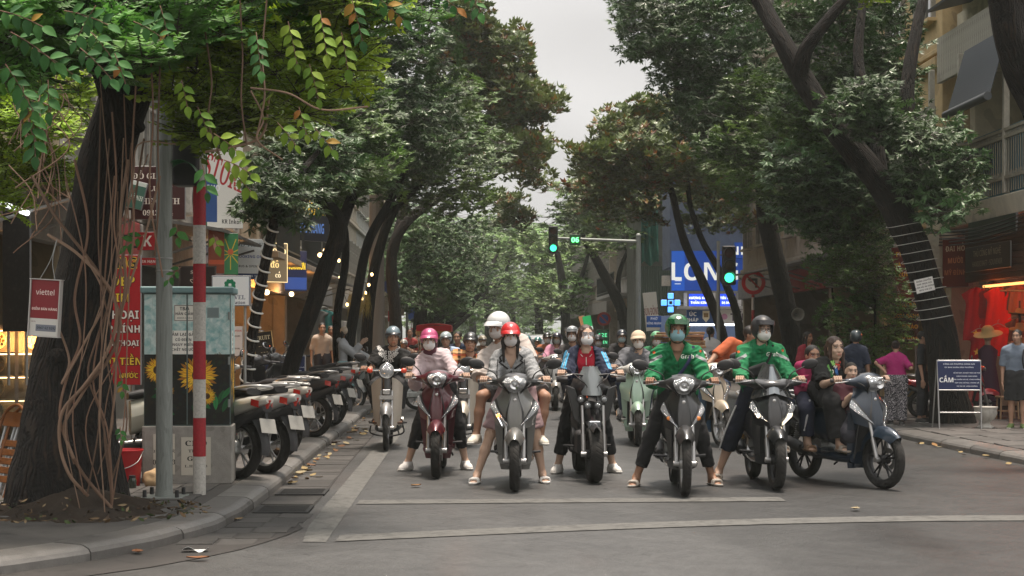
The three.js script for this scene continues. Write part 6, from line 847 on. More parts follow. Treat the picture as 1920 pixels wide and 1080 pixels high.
// others
bike({ pos: at(245, 905, 15.6).setY(PH), yaw: -1.2, lean: 0.1, style: 'step', paint: [0.44, 0.43, 0.36], paint2: [0.05, 0.05, 0.05], label: 'cream scooter parked between the big tree and the painted cabinet', group: undefined });
bike({ name: 'parked_motorbike', category: 'motorbike', pos: at(1790, 790, 25.6).setY(PH), yaw: 1.5, lean: 0.1, style: 'step', paint: [0.32, 0.02, 0.03], tail: [0.30, 0.02, 0.04], r: 0.28, rim: 'black', label: 'red and black motorbike parked behind the leaning tree on the right' }).scale.setScalar(0.82);
// ---------- people ----------
const skinTones = [[0.40, 0.235, 0.16], [0.47, 0.30, 0.215], [0.33, 0.18, 0.115], [0.52, 0.35, 0.26]];
const skinMats = {}; const skinMat = (t) => skinMats[t] ??= phy([1, 1, 1], 0.58, { vertexColors: true, sheen: 0.1, bumpMap: rep(grain, 8), bumpScale: 0.0005 });
const hairMat = std([0.014, 0.011, 0.010], 0.5, { bumpMap: rep(tiled(256, (u, v) => 0.5 + 0.5 * tn(u, v * 0.06, 60)), 3, 0.6), bumpScale: 0.004 }), hairBrown = std([0.045, 0.022, 0.014], 0.45, { bumpMap: hairMat.bumpMap, bumpScale: 0.004 });
const ik = (a, b, l1, l2, pole) => { const d = b.clone().sub(a), L = d.length(), s = Math.max(1, L * 1.002 / (l1 + l2)); l1 *= s; l2 *= s; const x = (l1 * l1 - l2 * l2 + L * L) / (2 * L), h = Math.sqrt(Math.max(0, l1 * l1 - x * x)); const dir = d.normalize(), p = pole.clone().addScaledVector(dir, -pole.dot(dir)).normalize(); return a.clone().addScaledVector(dir, x).addScaledVector(p, h); };
function paintVerts(g, fn) { const p = g.attributes.position, c = new Float32Array(p.count * 3); for (let i = 0; i < p.count; i++) c.set(fn(p.getX(i), p.getY(i), p.getZ(i)), i * 3); g.setAttribute('color', new THREE.BufferAttribute(c, 3)); return g; }
const headCache = {};
function headGeo(tone, fine, open) {
const key = tone + fine; if (headCache[key]) return headCache[key].clone();
const P = [ell([0, 0.03, -0.012], [0.073, 0.087, 0.092]), ell([0, -0.035, 0.018], [0.059, 0.080, 0.068]), cap([-0.028, -0.080, 0.028], [0.028, -0.080, 0.028], 0.022), ell([0, -0.097, 0.052], [0.019, 0.016, 0.018]), cap([0, 0.006, 0.080], [0, -0.028, 0.092], 0.007, 0.012), cap([-0.010, -0.030, 0.084], [0.010, -0.030, 0.084], 0.008), cap([-0.036, 0.030, 0.070], [0.036, 0.030, 0.070], 0.012), ell([-0.038, -0.028, 0.056], [0.022, 0.02, 0.02]), ell([0.038, -0.028, 0.056], [0.022, 0.02, 0.02]), cap([-0.017, -0.058, 0.077], [0.017, -0.058, 0.077], 0.0065), cap([-0.015, -0.068, 0.075], [0.015, -0.068, 0.075], 0.007), cap([0, -0.05, -0.02], [0, -0.17, -0.028], 0.046, 0.050)];
for (const s of [-1, 1]) P.push(ell([s * 0.074, -0.006, -0.004], [0.010, 0.030, 0.018]));
const base = fieldOf(P, 0.014), E = [-1, 1].map((s) => ell([s * 0.031, 0.008, 0.0665], [0.0135, 0.0125, 0.0135]));
const f = (x, y, z) => { let d = base(x, y, z); for (const s of [-1, 1]) { const q = Math.sqrt((x - s * 0.031) ** 2 + ((y - 0.008) * 1.35) ** 2 + (z - 0.092) ** 2) - 0.018; d = -smin(-d, q, 0.010); } for (const e of E) d = Math.min(d, dEll(e, x, y, z)); return d; };
const c = skinTones[tone], g = skin(f, [-0.10, -0.19, -0.12], [0.10, 0.13, 0.12], fine ? 0.0038 : 0.008);
paintVerts(g, (x, y, z) => { const ex = Math.abs(x) - 0.031, ey = y - 0.008; if (z > 0.066 && ex * ex * 0.55 + ey * ey * 3.4 < 0.00010) return ex * ex + ey * ey < 0.00006 ? [0.02, 0.014, 0.01] : [0.55, 0.52, 0.49]; if (z > 0.058 && Math.abs(ey - 0.0115) < 0.0035 && Math.abs(ex) < 0.016) return [0.05, 0.03, 0.025]; if (z > 0.05 && Math.abs(y - 0.036 + 3.5 * ex * ex) < 0.0055 && Math.abs(ex) < 0.021) return [0.035, 0.024, 0.018]; if (z > 0.072 && Math.abs(y + 0.063) < 0.011 && Math.abs(x) < 0.024 - Math.abs(y + 0.063) * 0.6) return [c[0] * 0.9, c[1] * 0.62, c[2] * 0.62]; return c; });
return (headCache[key] = g).clone();
}
const handCache = {};
function handGeo(tone, side, kind, cell = 0.0048) {
const key = [tone, side, kind, cell].join(); if (handCache[key]) return handCache[key].clone();
const P = [], I = -side, ch = (pts, r0, r1) => pts.slice(1).forEach((p, i) => P.push({ ...cap(pts[i], p, lerp(r0, r1, i / pts.length), lerp(r0, r1, (i + 1) / pts.length)), k: 0.004 }));
if (kind === 'grip') {
P.push(cap([-0.027, 0.027, -0.016], [0.027, 0.027, -0.016], 0.0135), cap([-0.022, 0.024, -0.055], [0.022, 0.024, -0.055], 0.0155), cap([0, 0.025, -0.060], [0, 0.026, -0.10], 0.022, 0.024));
for (let i = 0; i < 4; i++) { const x = I * (0.031 - 0.0205 * i), l = [0.95, 1.05, 1, 0.85][i]; ch([[x, 0.033, -0.010], [x, 0.034, 0.022 * l], [x, 0.004, 0.034 * l], [x, -0.018 * l, 0.022]], 0.0098, 0.0074); }
ch([[I * 0.030, 0.018, -0.055], [I * 0.046, 0.0, -0.028], [I * 0.043, -0.018, -0.004], [I * 0.036, -0.022, 0.014]], 0.0125, 0.0085);
} else {
P.push(cap([-0.006, -0.02, 0.022], [-0.006, -0.02, -0.022], 0.015), cap([0, -0.075, 0.026], [0, -0.075, -0.026], 0.0125), cap([0, 0.03, 0], [0, -0.02, 0], 0.024, 0.020), cap([-0.004, -0.045, 0.024], [-0.004, -0.045, -0.024], 0.014));
for (let i = 0; i < 4; i++) { const z = 0.028 - 0.019 * i, l = [0.92, 1.05, 1, 0.8][i]; ch([[0, -0.08, z], [I * 0.006, -0.08 - 0.036 * l, z * 1.05], [I * 0.018, -0.08 - 0.060 * l, z], [I * 0.032, -0.08 - 0.074 * l, z]], 0.0092, 0.0070); }
ch([[0, -0.03, 0.028], [I * 0.010, -0.06, 0.045], [I * 0.018, -0.092, 0.046]], 0.0115, 0.0085);
}
const g = skin(fieldOf(P, 0.010), ...boundsOf(P, 0.012), cell), c = skinTones[tone]; paintVerts(g, () => c);
return (handCache[key] = g).clone();
}
function withCut(p, cut) { return { ...p, cut }; }
function bodyField(prims, k) { return (x, y, z) => { let d = 9; for (const p of prims) { let e = dP(p, x, y, z); if (e > d + 0.09) continue; if (p.cut) { const c = p.cut; e = Math.max(e, (x - c[0]) * c[3] + (y - c[1]) * c[4] + (z - c[2]) * c[5]); } d = smin(d, e, p.k || k); } return d; }; }
let foldSeed = 0;
function garment(prims, k, { amp = 0.007, cell = 0.012, cuts = [], pad = 0.03, planar } = {}) {
const base = bodyField(prims, k), s = (foldSeed += 3.7);
const f = (x, y, z, rough) => { let d = base(x, y, z); if (!rough && Math.abs(d) < 0.03) { const w = N3(x * 5 + s, y * 5, z * 5); d += amp * (1.0 * N3(x * 10 + s, y * 8, z * 10) + 1.9 * Math.abs(N3(x * 13 + w * 2, y * 21 + s + w * 2, z * 13)) - 0.45); }; for (const c of cuts) { const q = c(x, y, z); if (q > d) d = q; } return d; };
const g = skin(f, ...boundsOf(prims, pad), cell, 1);
if (planar) { const p = g.attributes.position, u = g.attributes.uv; for (let i = 0; i < p.count; i++) u.setXY(i, (p.getX(i) - planar[0]) / planar[2] + 0.5, (p.getY(i) - planar[1]) / planar[3]); }
return g;
}
// helmets, masks, hair in head space
function helmetParts(kind, color, o, fine) {
const out = [], cell = fine ? 0.006 : 0.010, g = kind === 'open' ? 1.06 : 1, C = [0, 0.040, -0.010], ro = [0.101 * g, 0.105 * g, 0.120 * g], A = ell(C, ro), B = ell([C[0], C[1] - 0.004, C[2]], ro.map((v) => v - 0.012));
const low = kind === 'open' ? (z) => -0.095 : (z) => -0.028 + 0.62 * Math.max(0, z) - 0.10 * Math.min(0, z);
const f = (x, y, z) => { let d = Math.max(dEll(A, x, y, z), -dEll(B, x, y, z), low(z) - y); if (kind === 'open') { const q = Math.max(Math.abs(x) - 0.074, y - 0.050, 0.016 - z); d = Math.max(d, -q); if (y < -0.02) d = Math.max(d, z - 0.055 + (y + 0.02) * 0.4); } return d; };
if (kind === 'open') { A.c = [0, 0.025, -0.012]; A.r = [0.112, 0.122, 0.132]; A.m = 0.112; B.c = [0, 0.022, -0.012]; B.r = [0.099, 0.108, 0.118]; B.m = 0.099; }
out.push(['helmet', skin(f, [-0.13, -0.12, -0.16], [0.13, 0.17, 0.14], cell), o.helmetMat || phy(color, 0.35, { clearcoat: 1, clearcoatRoughness: 0.12 })]);
const peak = (len, drop, wide, lift) => shell((u, v) => { const a = lerp(-wide, wide, u), e = 1 + (len * v) * Math.cos(a * 0.9) / 0.12; const y0 = low(0.1) + 0.012 + lift; return [Math.sin(a) * ro[0] * 0.98 * (1 + 0.1 * v), y0 + 0.014 * (1 - (a / wide) ** 2) - drop * v * v - 0.010 * v, C[2] + Math.cos(a) * ro[2] * 0.97 * e]; }, 16, 6, 0.004);
if (kind === 'cap') out.push(['peak', peak(0.055, 0.022, 1.15, 0.004), o.peakMat || out[0][2]]);
if (kind === 'half') out.push(['peak', peak(0.022, 0.012, 1.2, 0.002), M.gloss]);
if (kind === 'open') out.push(['goggle_strip', shell((u, v) => { const a = lerp(-0.95, 0.95, u); return [Math.sin(a) * 0.112, lerp(0.052, 0.095, v), -0.008 + Math.cos(a) * lerp(0.130, 0.116, v)]; }, 16, 4, -0.006), o.visorMat || phy(color.map((v) => v * 0.6), 0.15, { clearcoat: 1 })]);
if (o.visor) out.push(['visor', shell((u, v) => { const a = lerp(-1.25, 1.25, u), up = o.visor === 'up'; const y = up ? lerp(0.055, 0.125, v) : lerp(0.05, -0.05, v), q = up ? lerp(0.128, 0.150, v) : lerp(0.125, 0.135, v); return [Math.sin(a) * q * 0.88, y, -0.01 + Math.cos(a) * q]; }, 18, 6, 0.002), phy([0.75, 0.78, 0.8], 0.05, { transmission: 0.85, thickness: 0, clearcoat: 1 })]);
out.push(['chin_strap', tube([[-0.078, -0.01, 0.0], [-0.068, -0.06, 0.012], [-0.035, -0.108, 0.028], [0, -0.116, 0.034], [0.035, -0.108, 0.028], [0.068, -0.06, 0.012], [0.078, -0.01, 0.0]], 0.0045, 26, 5), M.black]);
return out;
}
function maskParts(color, fine) {
const P = [ell([0, -0.044, 0.036], [0.067, 0.064, 0.060]), cap([0, -0.018, 0.074], [0, -0.05, 0.084], 0.013, 0.012)], b = fieldOf(P, 0.03);
const f = (x, y, z) => Math.max(b(x, y, z), y - 0.008 - 0.014 * Math.cos(x * 30), -0.104 - y, 0.012 - z + Math.abs(y + 0.045) * 0.35) + 0.0012 * Math.sin(y * 420) * (Math.abs(x) < 0.05 ? 1 : 0);
return [['mask', skin(f, [-0.085, -0.125, -0.01], [0.085, 0.03, 0.12], fine ? 0.0045 : 0.008), phy(color, 0.85, { sheen: 0.2 })], ['ear_loop', [-1, 1].map((s) => tube([[s * 0.056, -0.02, 0.042], [s * 0.078, 0.012, 0.0], [s * 0.076, -0.03, -0.012], [s * 0.058, -0.075, 0.03]], 0.0022, 12, 4)), std([0.6, 0.6, 0.6], 0.8)]];
}
function hairParts(kind, fine, mat) {
const P = [ell([0, 0.038, -0.022], [0.083, 0.090, 0.096])]; const cut = (x, y, z) => Math.min(z - 0.022 - Math.max(0, y - 0.055) * 2.2, 0.075 - Math.abs(x) + 0.0);
const L = [];
if (kind === 'long' || kind === 'bob') for (const s of [-1, 1]) { const e = kind === 'long' ? -0.26 : -0.10; L.push(cap([s * 0.058, 0.05, 0.022], [s * 0.076, -0.06, 0.010], 0.022, 0.020), cap([s * 0.076, -0.06, 0.010], [s * 0.070, e, 0.03], 0.021, 0.011), cap([s * 0.045, 0, -0.07], [s * 0.05, e, -0.06], 0.045, 0.026)); }
if (kind === 'ponytail') L.push(cap([0, 0.06, -0.10], [0, 0.02, -0.135], 0.028, 0.03), cap([0, 0.02, -0.135], [0, -0.20, -0.10], 0.03, 0.012));
if (kind === 'bun') L.push(ell([0, 0.075, -0.105], [0.04, 0.04, 0.04]));
const bl = fieldOf(L, 0.02), b0 = fieldOf(P, 0.02);
const f = (x, y, z) => { let d = b0(x, y, z); const fr = z - 0.026 - 1.5 * Math.max(0, y - 0.035) - 0.9 * Math.max(0, Math.abs(x) - 0.042); if (y < 0.082) d = Math.max(d, Math.min(fr + 0.0, 0.2)); d = Math.max(d, -0.095 - y); if (L.length) d = smin(d, bl(x, y, z), 0.015); return d + 0.003 * N3(x * 90, y * 14, z * 90); };
return [['hair', skin(f, [-0.13, kind === 'long' ? -0.30 : -0.25, -0.19], [0.13, 0.15, 0.11], fine ? 0.0055 : 0.010), mat || hairMat]];
}
const PEOPLE = [];
function person(o) {
const p = thing('person', o.label, 'person', o.pos, o.yaw || 0, o.group); if (o.lean) { p.rotation.order = 'YXZ'; p.rotation.z = o.lean; }
const fine = !!o.fine, cell = fine ? 0.0115 : 0.019, fem = !!o.fem, tone = o.tone ?? 1, sk = skinTones[tone], hs = o.hs || (fem ? 0.94 : 1.0), sc = o.sc || 1;
o.turn ??= fine ? 0 : rr(-0.35, 0.35); o.roll ??= rr(-0.06, 0.06);
const H = vec(o.head), P0 = vec(o.pelvis), N = o.neck ? vec(o.neck) : V(lerp(H.x, P0.x, 0.15), H.y - 0.165 * hs, lerp(H.z, P0.z, 0.25) - 0.02), up = N.clone().sub(P0), L = up.length(); up.normalize();
const tz = V(0, 0, 1).addScaledVector(up, -up.z).normalize(); if (o.twist) tz.applyAxisAngle(up, o.twist); const tx = up.clone().cross(tz).normalize();
const sw = o.sw || (fem ? 0.136 : 0.160), drop = 0.055, hw = fem ? 0.085 : 0.08;
const on = (t, x = 0, z = 0) => P0.clone().addScaledVector(up, L * t).addScaledVector(tx, x).addScaledVector(tz, z);
const fl = { n: [tz.x, tz.y, tz.z], f: 1.28 }, g = o.girth || (fem ? 0.92 : 0.97);
const torso = (e) => [cap(on(0.02, -0.07 * g), on(0.02, 0.07 * g), 0.100 * g + e, 0.100 * g + e, fl), cap(on(0.36, -0.045 * g), on(0.36, 0.045 * g), 0.096 * g + e, 0.096 * g + e, fl), cap(on(0.70, -0.062 * g), on(0.70, 0.062 * g), 0.105 * g + e, 0.105 * g + e, fl), cap(on(0.84, -sw * 0.66), on(0.84, sw * 0.66), 0.056 + e, 0.056 + e, fl), cap(on(1.02, -0.02), on(0.87, -sw * 0.85), 0.038 + e, 0.036 + e), cap(on(1.02, 0.02), on(0.87, sw * 0.85), 0.038 + e, 0.036 + e)].map((q) => ({ ...q, k: 0.07 }));
const skinP = [...torso(-0.004), cap(N.clone().addScaledVector(up, -0.03), H.clone().add(V(0, -0.07 * hs, -0.025)), 0.046 * hs)], topP = torso(o.topE ?? 0.010), botP = torso(0.012).slice(0, 2), merged = [], J = {};
const top = o.top || {}, bot = o.bot || {}; const sleeve = top.sleeve ?? 1, leg = bot.leg ?? 1;
if (fem) topP.push(...[-1, 1].map((s) => ({ ...ell(on(0.66, s * 0.06, 0.070).toArray(), [0.05, 0.052, 0.042]), k: 0.05 })));
for (const s of [-1, 1]) {
const side = s < 0 ? 0 : 1, sh = on(0.845, s * sw), hand = o.hands?.[side];
if (hand) {
const w = vec(hand.wrist), e = ik(sh, w, 0.275 * sc, 0.245 * sc, hand.pole ? vec(hand.pole) : V(s * (fem ? 0.10 : 0.28), -0.85, -0.5)); J[side] = { sh, e, w };
skinP.push(cap(sh, e, 0.045, 0.036), cap(e, w, 0.038, 0.025));
const r = top.sleeveE ?? 0.014, cu = (a, b, t) => { const q = a.clone().lerp(b, t), n = b.clone().sub(a).normalize(); return [q.x, q.y, q.z, n.x, n.y, n.z]; };
if (sleeve > 0) { const full = sleeve > 0.55; topP.push(full ? cap(sh, e, 0.052 + r, 0.043 + r) : withCut(cap(sh, e, 0.055 + r, 0.052 + r * 1.2), cu(sh, e, sleeve * 1.9))); if (full) topP.push(withCut(cap(e, w.clone().lerp(e, -0.02), 0.044 + r, 0.034 + r * 0.8), cu(e, w, (sleeve - 0.5) * 2 * 0.97))); }
if (hand.m) { const hg = handGeo(tone, s, hand.kind || 'grip', fine ? 0.0048 : 0.008); hg.applyMatrix4(hand.m); merged.push(hg); }
}
const ft = o.feet?.[side];
if (ft) {
const hip = on(-0.02, s * hw), an = vec(ft.ankle), kn = ik(hip, an, 0.40 * sc, 0.385 * sc, ft.pole ? vec(ft.pole) : V(s * 0.35, 0.2, 1)), f = V(Math.sin(ft.out ?? s * 0.25), 0, Math.cos(ft.out ?? s * 0.25)), yb = an.y - 0.08;
const hl = an.clone().addScaledVector(f, -0.03).setY(yb + 0.03), bl2 = an.clone().addScaledVector(f, 0.10).setY(yb + 0.024), to = an.clone().addScaledVector(f, 0.145).setY(yb + 0.019), tilt = ft.tilt || 0; bl2.y += tilt * 0.1; to.y += tilt * 0.15;
const lg = o.legR || 1; skinP.push(cap(hip, kn, 0.078 * g * lg, 0.052 * lg), { ...cap(kn, kn.clone().lerp(an, 0.42), 0.050 * lg, 0.050 * lg), k: 0.03 }, cap(kn.clone().lerp(an, 0.4), an, 0.049 * lg, 0.032), cap(an, hl, 0.034, 0.028), cap(an, bl2, 0.034, 0.026));
if (ft.shoe !== 'shoe') { const xs = V(f.z, 0, -f.x); for (let i = 0; i < 5; i++) skinP.push({ ...cap(bl2.clone().addScaledVector(xs, (i - 2) * 0.014), to.clone().addScaledVector(xs, (i - 2) * 0.0155).addScaledVector(f, -Math.abs(i - 2) * 0.006 * (i > 2 ? 1.5 : 1)), 0.014, i === 0 || i === 4 ? 0.009 : 0.0085), k: 0.008 }); }
const e = bot.e ?? 0.016, cu = (t) => { const q = kn.clone().lerp(an, t), n = an.clone().sub(kn).normalize(); return [q.x, q.y, q.z, n.x, n.y, n.z]; }, cuT = (t) => { const q = hip.clone().lerp(kn, t), n = kn.clone().sub(hip).normalize(); return [q.x, q.y, q.z, n.x, n.y, n.z]; };
if (leg > 0.55) botP.push({ ...cap(hip, kn, 0.088 * g + e, 0.062 + e), k: 0.04 }, withCut(cap(kn, an, 0.062 + e, (bot.hemR || 0.050) + e), cu((leg - 0.5) * 2))); else if (leg > 0) botP.push({ ...withCut(cap(hip, kn, 0.090 * g + e, 0.070 + e * 1.6), cuT(leg * 2)), k: 0.04 });
// footwear
if (ft.shoe === 'shoe') {
const q = [cap(hl, bl2, 0.040, 0.040), cap(bl2, to, 0.040, 0.033), cap(an.clone().add(V(0, -0.005, 0)), hl, 0.043, 0.038), cap(an.clone().add(V(0, -0.01, 0)), bl2, 0.040, 0.034)], b = fieldOf(q, 0.03), n = [f.x, f.z];
const m = part('shoe', skin((x, y, z) => Math.max(b(x, y, z), yb + 0.012 - y + tilt * -0.9 * Math.max(0, (x - an.x) * n[0] + (z - an.z) * n[1]), y - an.y - 0.012), ...boundsOf(q, 0.02), fine ? 0.006 : 0.012), cloth(ft.color || [0.62, 0.61, 0.58]), p);
const so = [cap(hl.clone().setY(hl.y - 0.012), bl2.clone().setY(bl2.y - 0.006), 0.045, 0.045), cap(bl2.clone().setY(bl2.y - 0.006), to.clone().setY(to.y - 0.002), 0.045, 0.038)], sb = fieldOf(so, 0.01);
part('sole', skin((x, y, z) => { const dy = tilt * Math.max(0, (x - an.x) * n[0] + (z - an.z) * n[1]); return Math.max(sb(x, y, z), y - yb - 0.024 - dy, yb - y + dy * 0.9); }, ...boundsOf(so, 0.02), fine ? 0.006 : 0.012), ft.soleMat || M.white, m);
if (ft.sock) skinP.push();
} else if (ft.shoe === 'sandal') {
const so = [cap(hl, bl2, 0.040, 0.043), cap(bl2, to.clone().addScaledVector(f, 0.012), 0.043, 0.038)], sb = fieldOf(so, 0.01), m = part('sandal', [skin((x, y, z) => Math.max(sb(x, y, z), y - yb - 0.020, yb - y), ...boundsOf(so, 0.02), 0.007)], cloth(ft.color || [0.5, 0.47, 0.42]), p), xs = V(f.z, 0, -f.x);
for (const t of [0.55, 0.8]) { const c = an.clone().lerp(to, t); part('strap', tube([c.clone().addScaledVector(xs, -0.045).setY(yb + 0.018), c.clone().addScaledVector(xs, -0.034).setY(yb + 0.05), c.clone().setY(yb + 0.066 - 0.018 * t), c.clone().addScaledVector(xs, 0.034).setY(yb + 0.05), c.clone().addScaledVector(xs, 0.045).setY(yb + 0.018)], 0.011, 12, 6), cloth(ft.color || [0.5, 0.47, 0.42]), m); }
}
J['leg' + side] = { hip, kn, an };
}
}
// body skin: one continuous surface, the head and hands merged in
const hm = new THREE.Matrix4().compose(H, new THREE.Quaternion().setFromEuler(new THREE.Euler(o.pitch || 0, o.turn || 0, o.roll || 0, 'YXZ')), V(hs, hs, hs));
const body = skin(bodyField(skinP, 0.022), ...boundsOf(skinP, 0.03), cell); paintVerts(body, () => sk);
merged.unshift(body, headGeo(tone, fine).applyMatrix4(hm)); part('body', merged, skinMat(tone), p);
const put = (list) => { let m; for (const [n, gm, mt] of list) m = part(n, flat(gm).map((q) => q.clone().applyMatrix4(hm)), mt, p); return m; };
if (o.hair) put(hairParts(o.hair, fine, o.hairMat));
if (o.helmet) put(helmetParts(o.helmet, o.helmetColor || [0.02, 0.02, 0.02], o, fine));
if (o.mask) put(maskParts(o.mask, fine));
if (o.glasses) put([['glasses', [-1, 1].flatMap((s) => [T(new THREE.TorusGeometry(0.021, 0.0028, 6, 20), s * 0.031, 0.005, 0.096, 0, 0, 0, [1.1, 0.85, 1]), tube([[s * 0.053, 0.01, 0.092], [s * 0.075, 0.012, 0.04], [s * 0.078, 0.008, -0.01]], 0.002, 8, 4)]).concat([tube([[-0.01, 0.008, 0.098], [0, 0.011, 0.101], [0.01, 0.008, 0.098]], 0.002, 6, 4)]), M.gloss]]);
if (o.goggles) put([['goggles', shell((u, v) => { const a = lerp(-0.85, 0.85, u); return [Math.sin(a) * 0.086, lerp(-0.012, 0.036, v) - 0.006 * Math.cos(a * 6), 0.012 + Math.cos(a) * 0.090]; }, 16, 4, 0.002), phy([0.85, 0.87, 0.9], 0.04, { transmission: 0.85, thickness: 0, clearcoat: 1 })]]);
// clothes
const hemY = P0.y - (top.hem ?? 0.06), cuts = [(x, y, z) => hemY - y + 0.02 * N3(x * 6, 3, z * 6), ...(top.cuts ? top.cuts({ N, on, P0, H }) : [])];
const nb = N.clone().addScaledVector(up, 0.035), nr = top.neck ?? 0.062; cuts.push((x, y, z) => nr - Math.sqrt((x - nb.x) ** 2 + ((y - nb.y) * (top.neckV || 0.9)) ** 2 + (z - nb.z - 0.012) ** 2));
if (top.color || top.mat) {
const pl = top.map ? [P0.x, P0.y - 0.1, 0.56, 0.66] : null;
const tm = top.mat || cloth(top.color, top.map ? { map: top.map } : {});
const m = part(top.name || 'shirt', garment(topP, 0.03, { cell: fine ? 0.010 : 0.017, amp: top.amp ?? 0.008, cuts, planar: pl }), tm, p);
if (top.collar) part('collar', tube(Array.from({ length: 12 }, (_, i) => { const a = i / 12 * 6.283, q = (top.collarR || 0.064); return N.clone().add(V(Math.sin(a) * q, 0.012 - 0.022 * Math.max(0, Math.cos(a)) + (top.collarUp || 0), Math.cos(a) * q * 0.95 - 0.008)); }), top.collar, 36, 7, true), top.collarMat || tm, m);
if (top.hood) part('hood', skin(fieldOf([cap(N.clone().add(V(-0.085, -0.01, -0.02)), N.clone().add(V(0, 0.02, -0.095)), 0.04, 0.05), cap(N.clone().add(V(0.085, -0.01, -0.02)), N.clone().add(V(0, 0.02, -0.095)), 0.04, 0.05), cap(N.clone().add(V(-0.085, -0.01, -0.02)), N.clone().add(V(-0.05, -0.05, 0.07)), 0.034, 0.016), cap(N.clone().add(V(0.085, -0.01, -0.02)), N.clone().add(V(0.05, -0.05, 0.07)), 0.034, 0.016)], 0.03), N.clone().add(V(-0.18, -0.12, -0.2)).toArray(), N.clone().add(V(0.18, 0.12, 0.14)).toArray(), 0.010), tm, m);
J.topMesh = m;
}
if (bot.color) J.botMesh = part(bot.name || (leg > 0.55 ? 'trousers' : 'shorts'), garment(botP, 0.03, { cell: fine ? 0.0125 : 0.019, amp: bot.amp ?? 0.009, cuts: [(x, y, z) => y - (P0.y + 0.10)] }), bot.mat || cloth(bot.color), p);
if (o.inner) { const iP = torso(0.004); if (fem) iP.push(...[-1, 1].map((s) => ({ ...ell(on(0.66, s * 0.06, 0.066).toArray(), [0.05, 0.05, 0.04]), k: 0.05 }))); const m = part('inner_shirt', garment(iP, 0.03, { cell: 0.011, amp: 0.004, cuts: [(x, y, z) => P0.y - 0.05 - y, (x, y, z) => 0.055 - Math.sqrt((x - nb.x) ** 2 + (y - nb.y) ** 2 + (z - nb.z - 0.03) ** 2)] }), cloth(o.inner.color), p); J.inner = m; }
Object.assign(J, { p, N, H, on, up, tx, tz, P0, hm, L, sw }); PEOPLE.push(J); return J;
}
// a rider on a bike: head and feet from photo pixels, hands on the grips
function local(b, px, py, zl, y) { // pixel to the bike's own space on the plane z = zl (or at height y)
const c = Math.cos(b.yaw), s = Math.sin(b.yaw); let d = y !== undefined ? (CY - y) * F / (py - 630) : -b.pos.z - zl * c;
for (let i = 0; i < 6; i++) { const w = at(px, py, d), dx = w.x - b.pos.x, dz = w.z - b.pos.z, lx = dx * c - dz * s, lz = dx * s + dz * c; if (y !== undefined) return [lx, w.y - b.pos.y, lz]; if (Math.abs(lz - zl) < 1e-4) return [lx, w.y - b.pos.y, lz]; d += (lz - zl) / c; }
const w = at(px, py, d), dx = w.x - b.pos.x, dz = w.z - b.pos.z; return [dx * c - dz * s, w.y - b.pos.y, zl];
}
function gripHand(b, s, mat) {
const gy = b.o.gripY || 1.0, st = b.steer, m = new THREE.Matrix4().makeTranslation(s * 0.285, gy, 0.302).multiply(new THREE.Matrix4().makeRotationY(s * 0.41)).multiply(new THREE.Matrix4().makeRotationX(-0.25));
if (st) { const q = new THREE.Matrix4().makeTranslation(0, 0, 0.42).multiply(new THREE.Matrix4().makeRotationY(st)).multiply(new THREE.Matrix4().makeTranslation(0, 0, -0.42)); m.premultiply(q); }
return { m, wrist: V(0, 0.026, -0.098).applyMatrix4(m), kind: 'grip' };
}
function rider(key, o) {
const b = BK[key], zh = o.headZ ?? -0.10, head = local(b, o.head[0], o.head[1], zh);
const pelvis = o.pelvis || [0, o.seatY ?? 0.895, o.pelvisZ ?? -0.27];
const feet = [-1, 1].map((s, i) => { const f = o.feetPx?.[i]; if (f) { const q = local(b, f[0], f[1], 0, f[2] ?? 0); return { ankle: V(q[0], (f[2] ?? 0) + 0.082, q[2] - 0.08), shoe: o.shoe || 'shoe', color: o.shoeColor, out: f[3], pole: o.kneePole ? V(s * o.kneePole[0], o.kneePole[1], o.kneePole[2]) : undefined }; } return { ankle: V(s * 0.13, 0.40, 0.13), shoe: o.shoe || 'shoe', color: o.shoeColor, out: s * 0.15 }; });
const hands = [-1, 1].map((s, i) => (o.hands?.[i] ?? gripHand(b, s)));
return person({ ...o, pos: b.pos, yaw: b.yaw, head, pelvis, feet, hands, feetPx: undefined });
}
// ---------- the riders ----------
const rayc = new THREE.Raycaster();
function onCloth(mesh, x, y, off = 0.004, zs = 0.8) { const m = mesh._probe ??= new THREE.Mesh(mesh.geometry, new THREE.MeshBasicMaterial({ side: THREE.DoubleSide })); rayc.set(V(x, y, zs), V(0, 0, -1)); const h = rayc.intersectObject(m)[0]; return h ? h.point.add(V(0, 0, off)) : null; }
const trim = (mesh, pts, r, mat, name, parent) => { const q = []; pts.slice(1).forEach((b, i) => { const a = pts[i]; for (let k = 0; k < 5; k++) { const h = onCloth(mesh, lerp(a[0], b[0], k / 5), lerp(a[1], b[1], k / 5)); if (h) q.push(h); } }); if (q.length > 2) part(name, tube(q, r, q.length * 2, 6), mat, parent || mesh); };
const shirtTex = (base, draw) => canvasTex(512, 604, (x, w, h) => { x.fillStyle = base; x.fillRect(0, 0, w, h); for (let i = 0; i < 5000; i++) { x.fillStyle = R() < 0.5 ? 'rgba(0,0,0,0.04)' : 'rgba(255,255,255,0.03)'; x.fillRect(R() * w, R() * h, 3, 3); } draw(x, w, h); });
const RD = 'riders waiting at the stop line';
const green = '#08693e';
const legs = (color, o = {}) => ({ color, leg: 0.93, ...o });
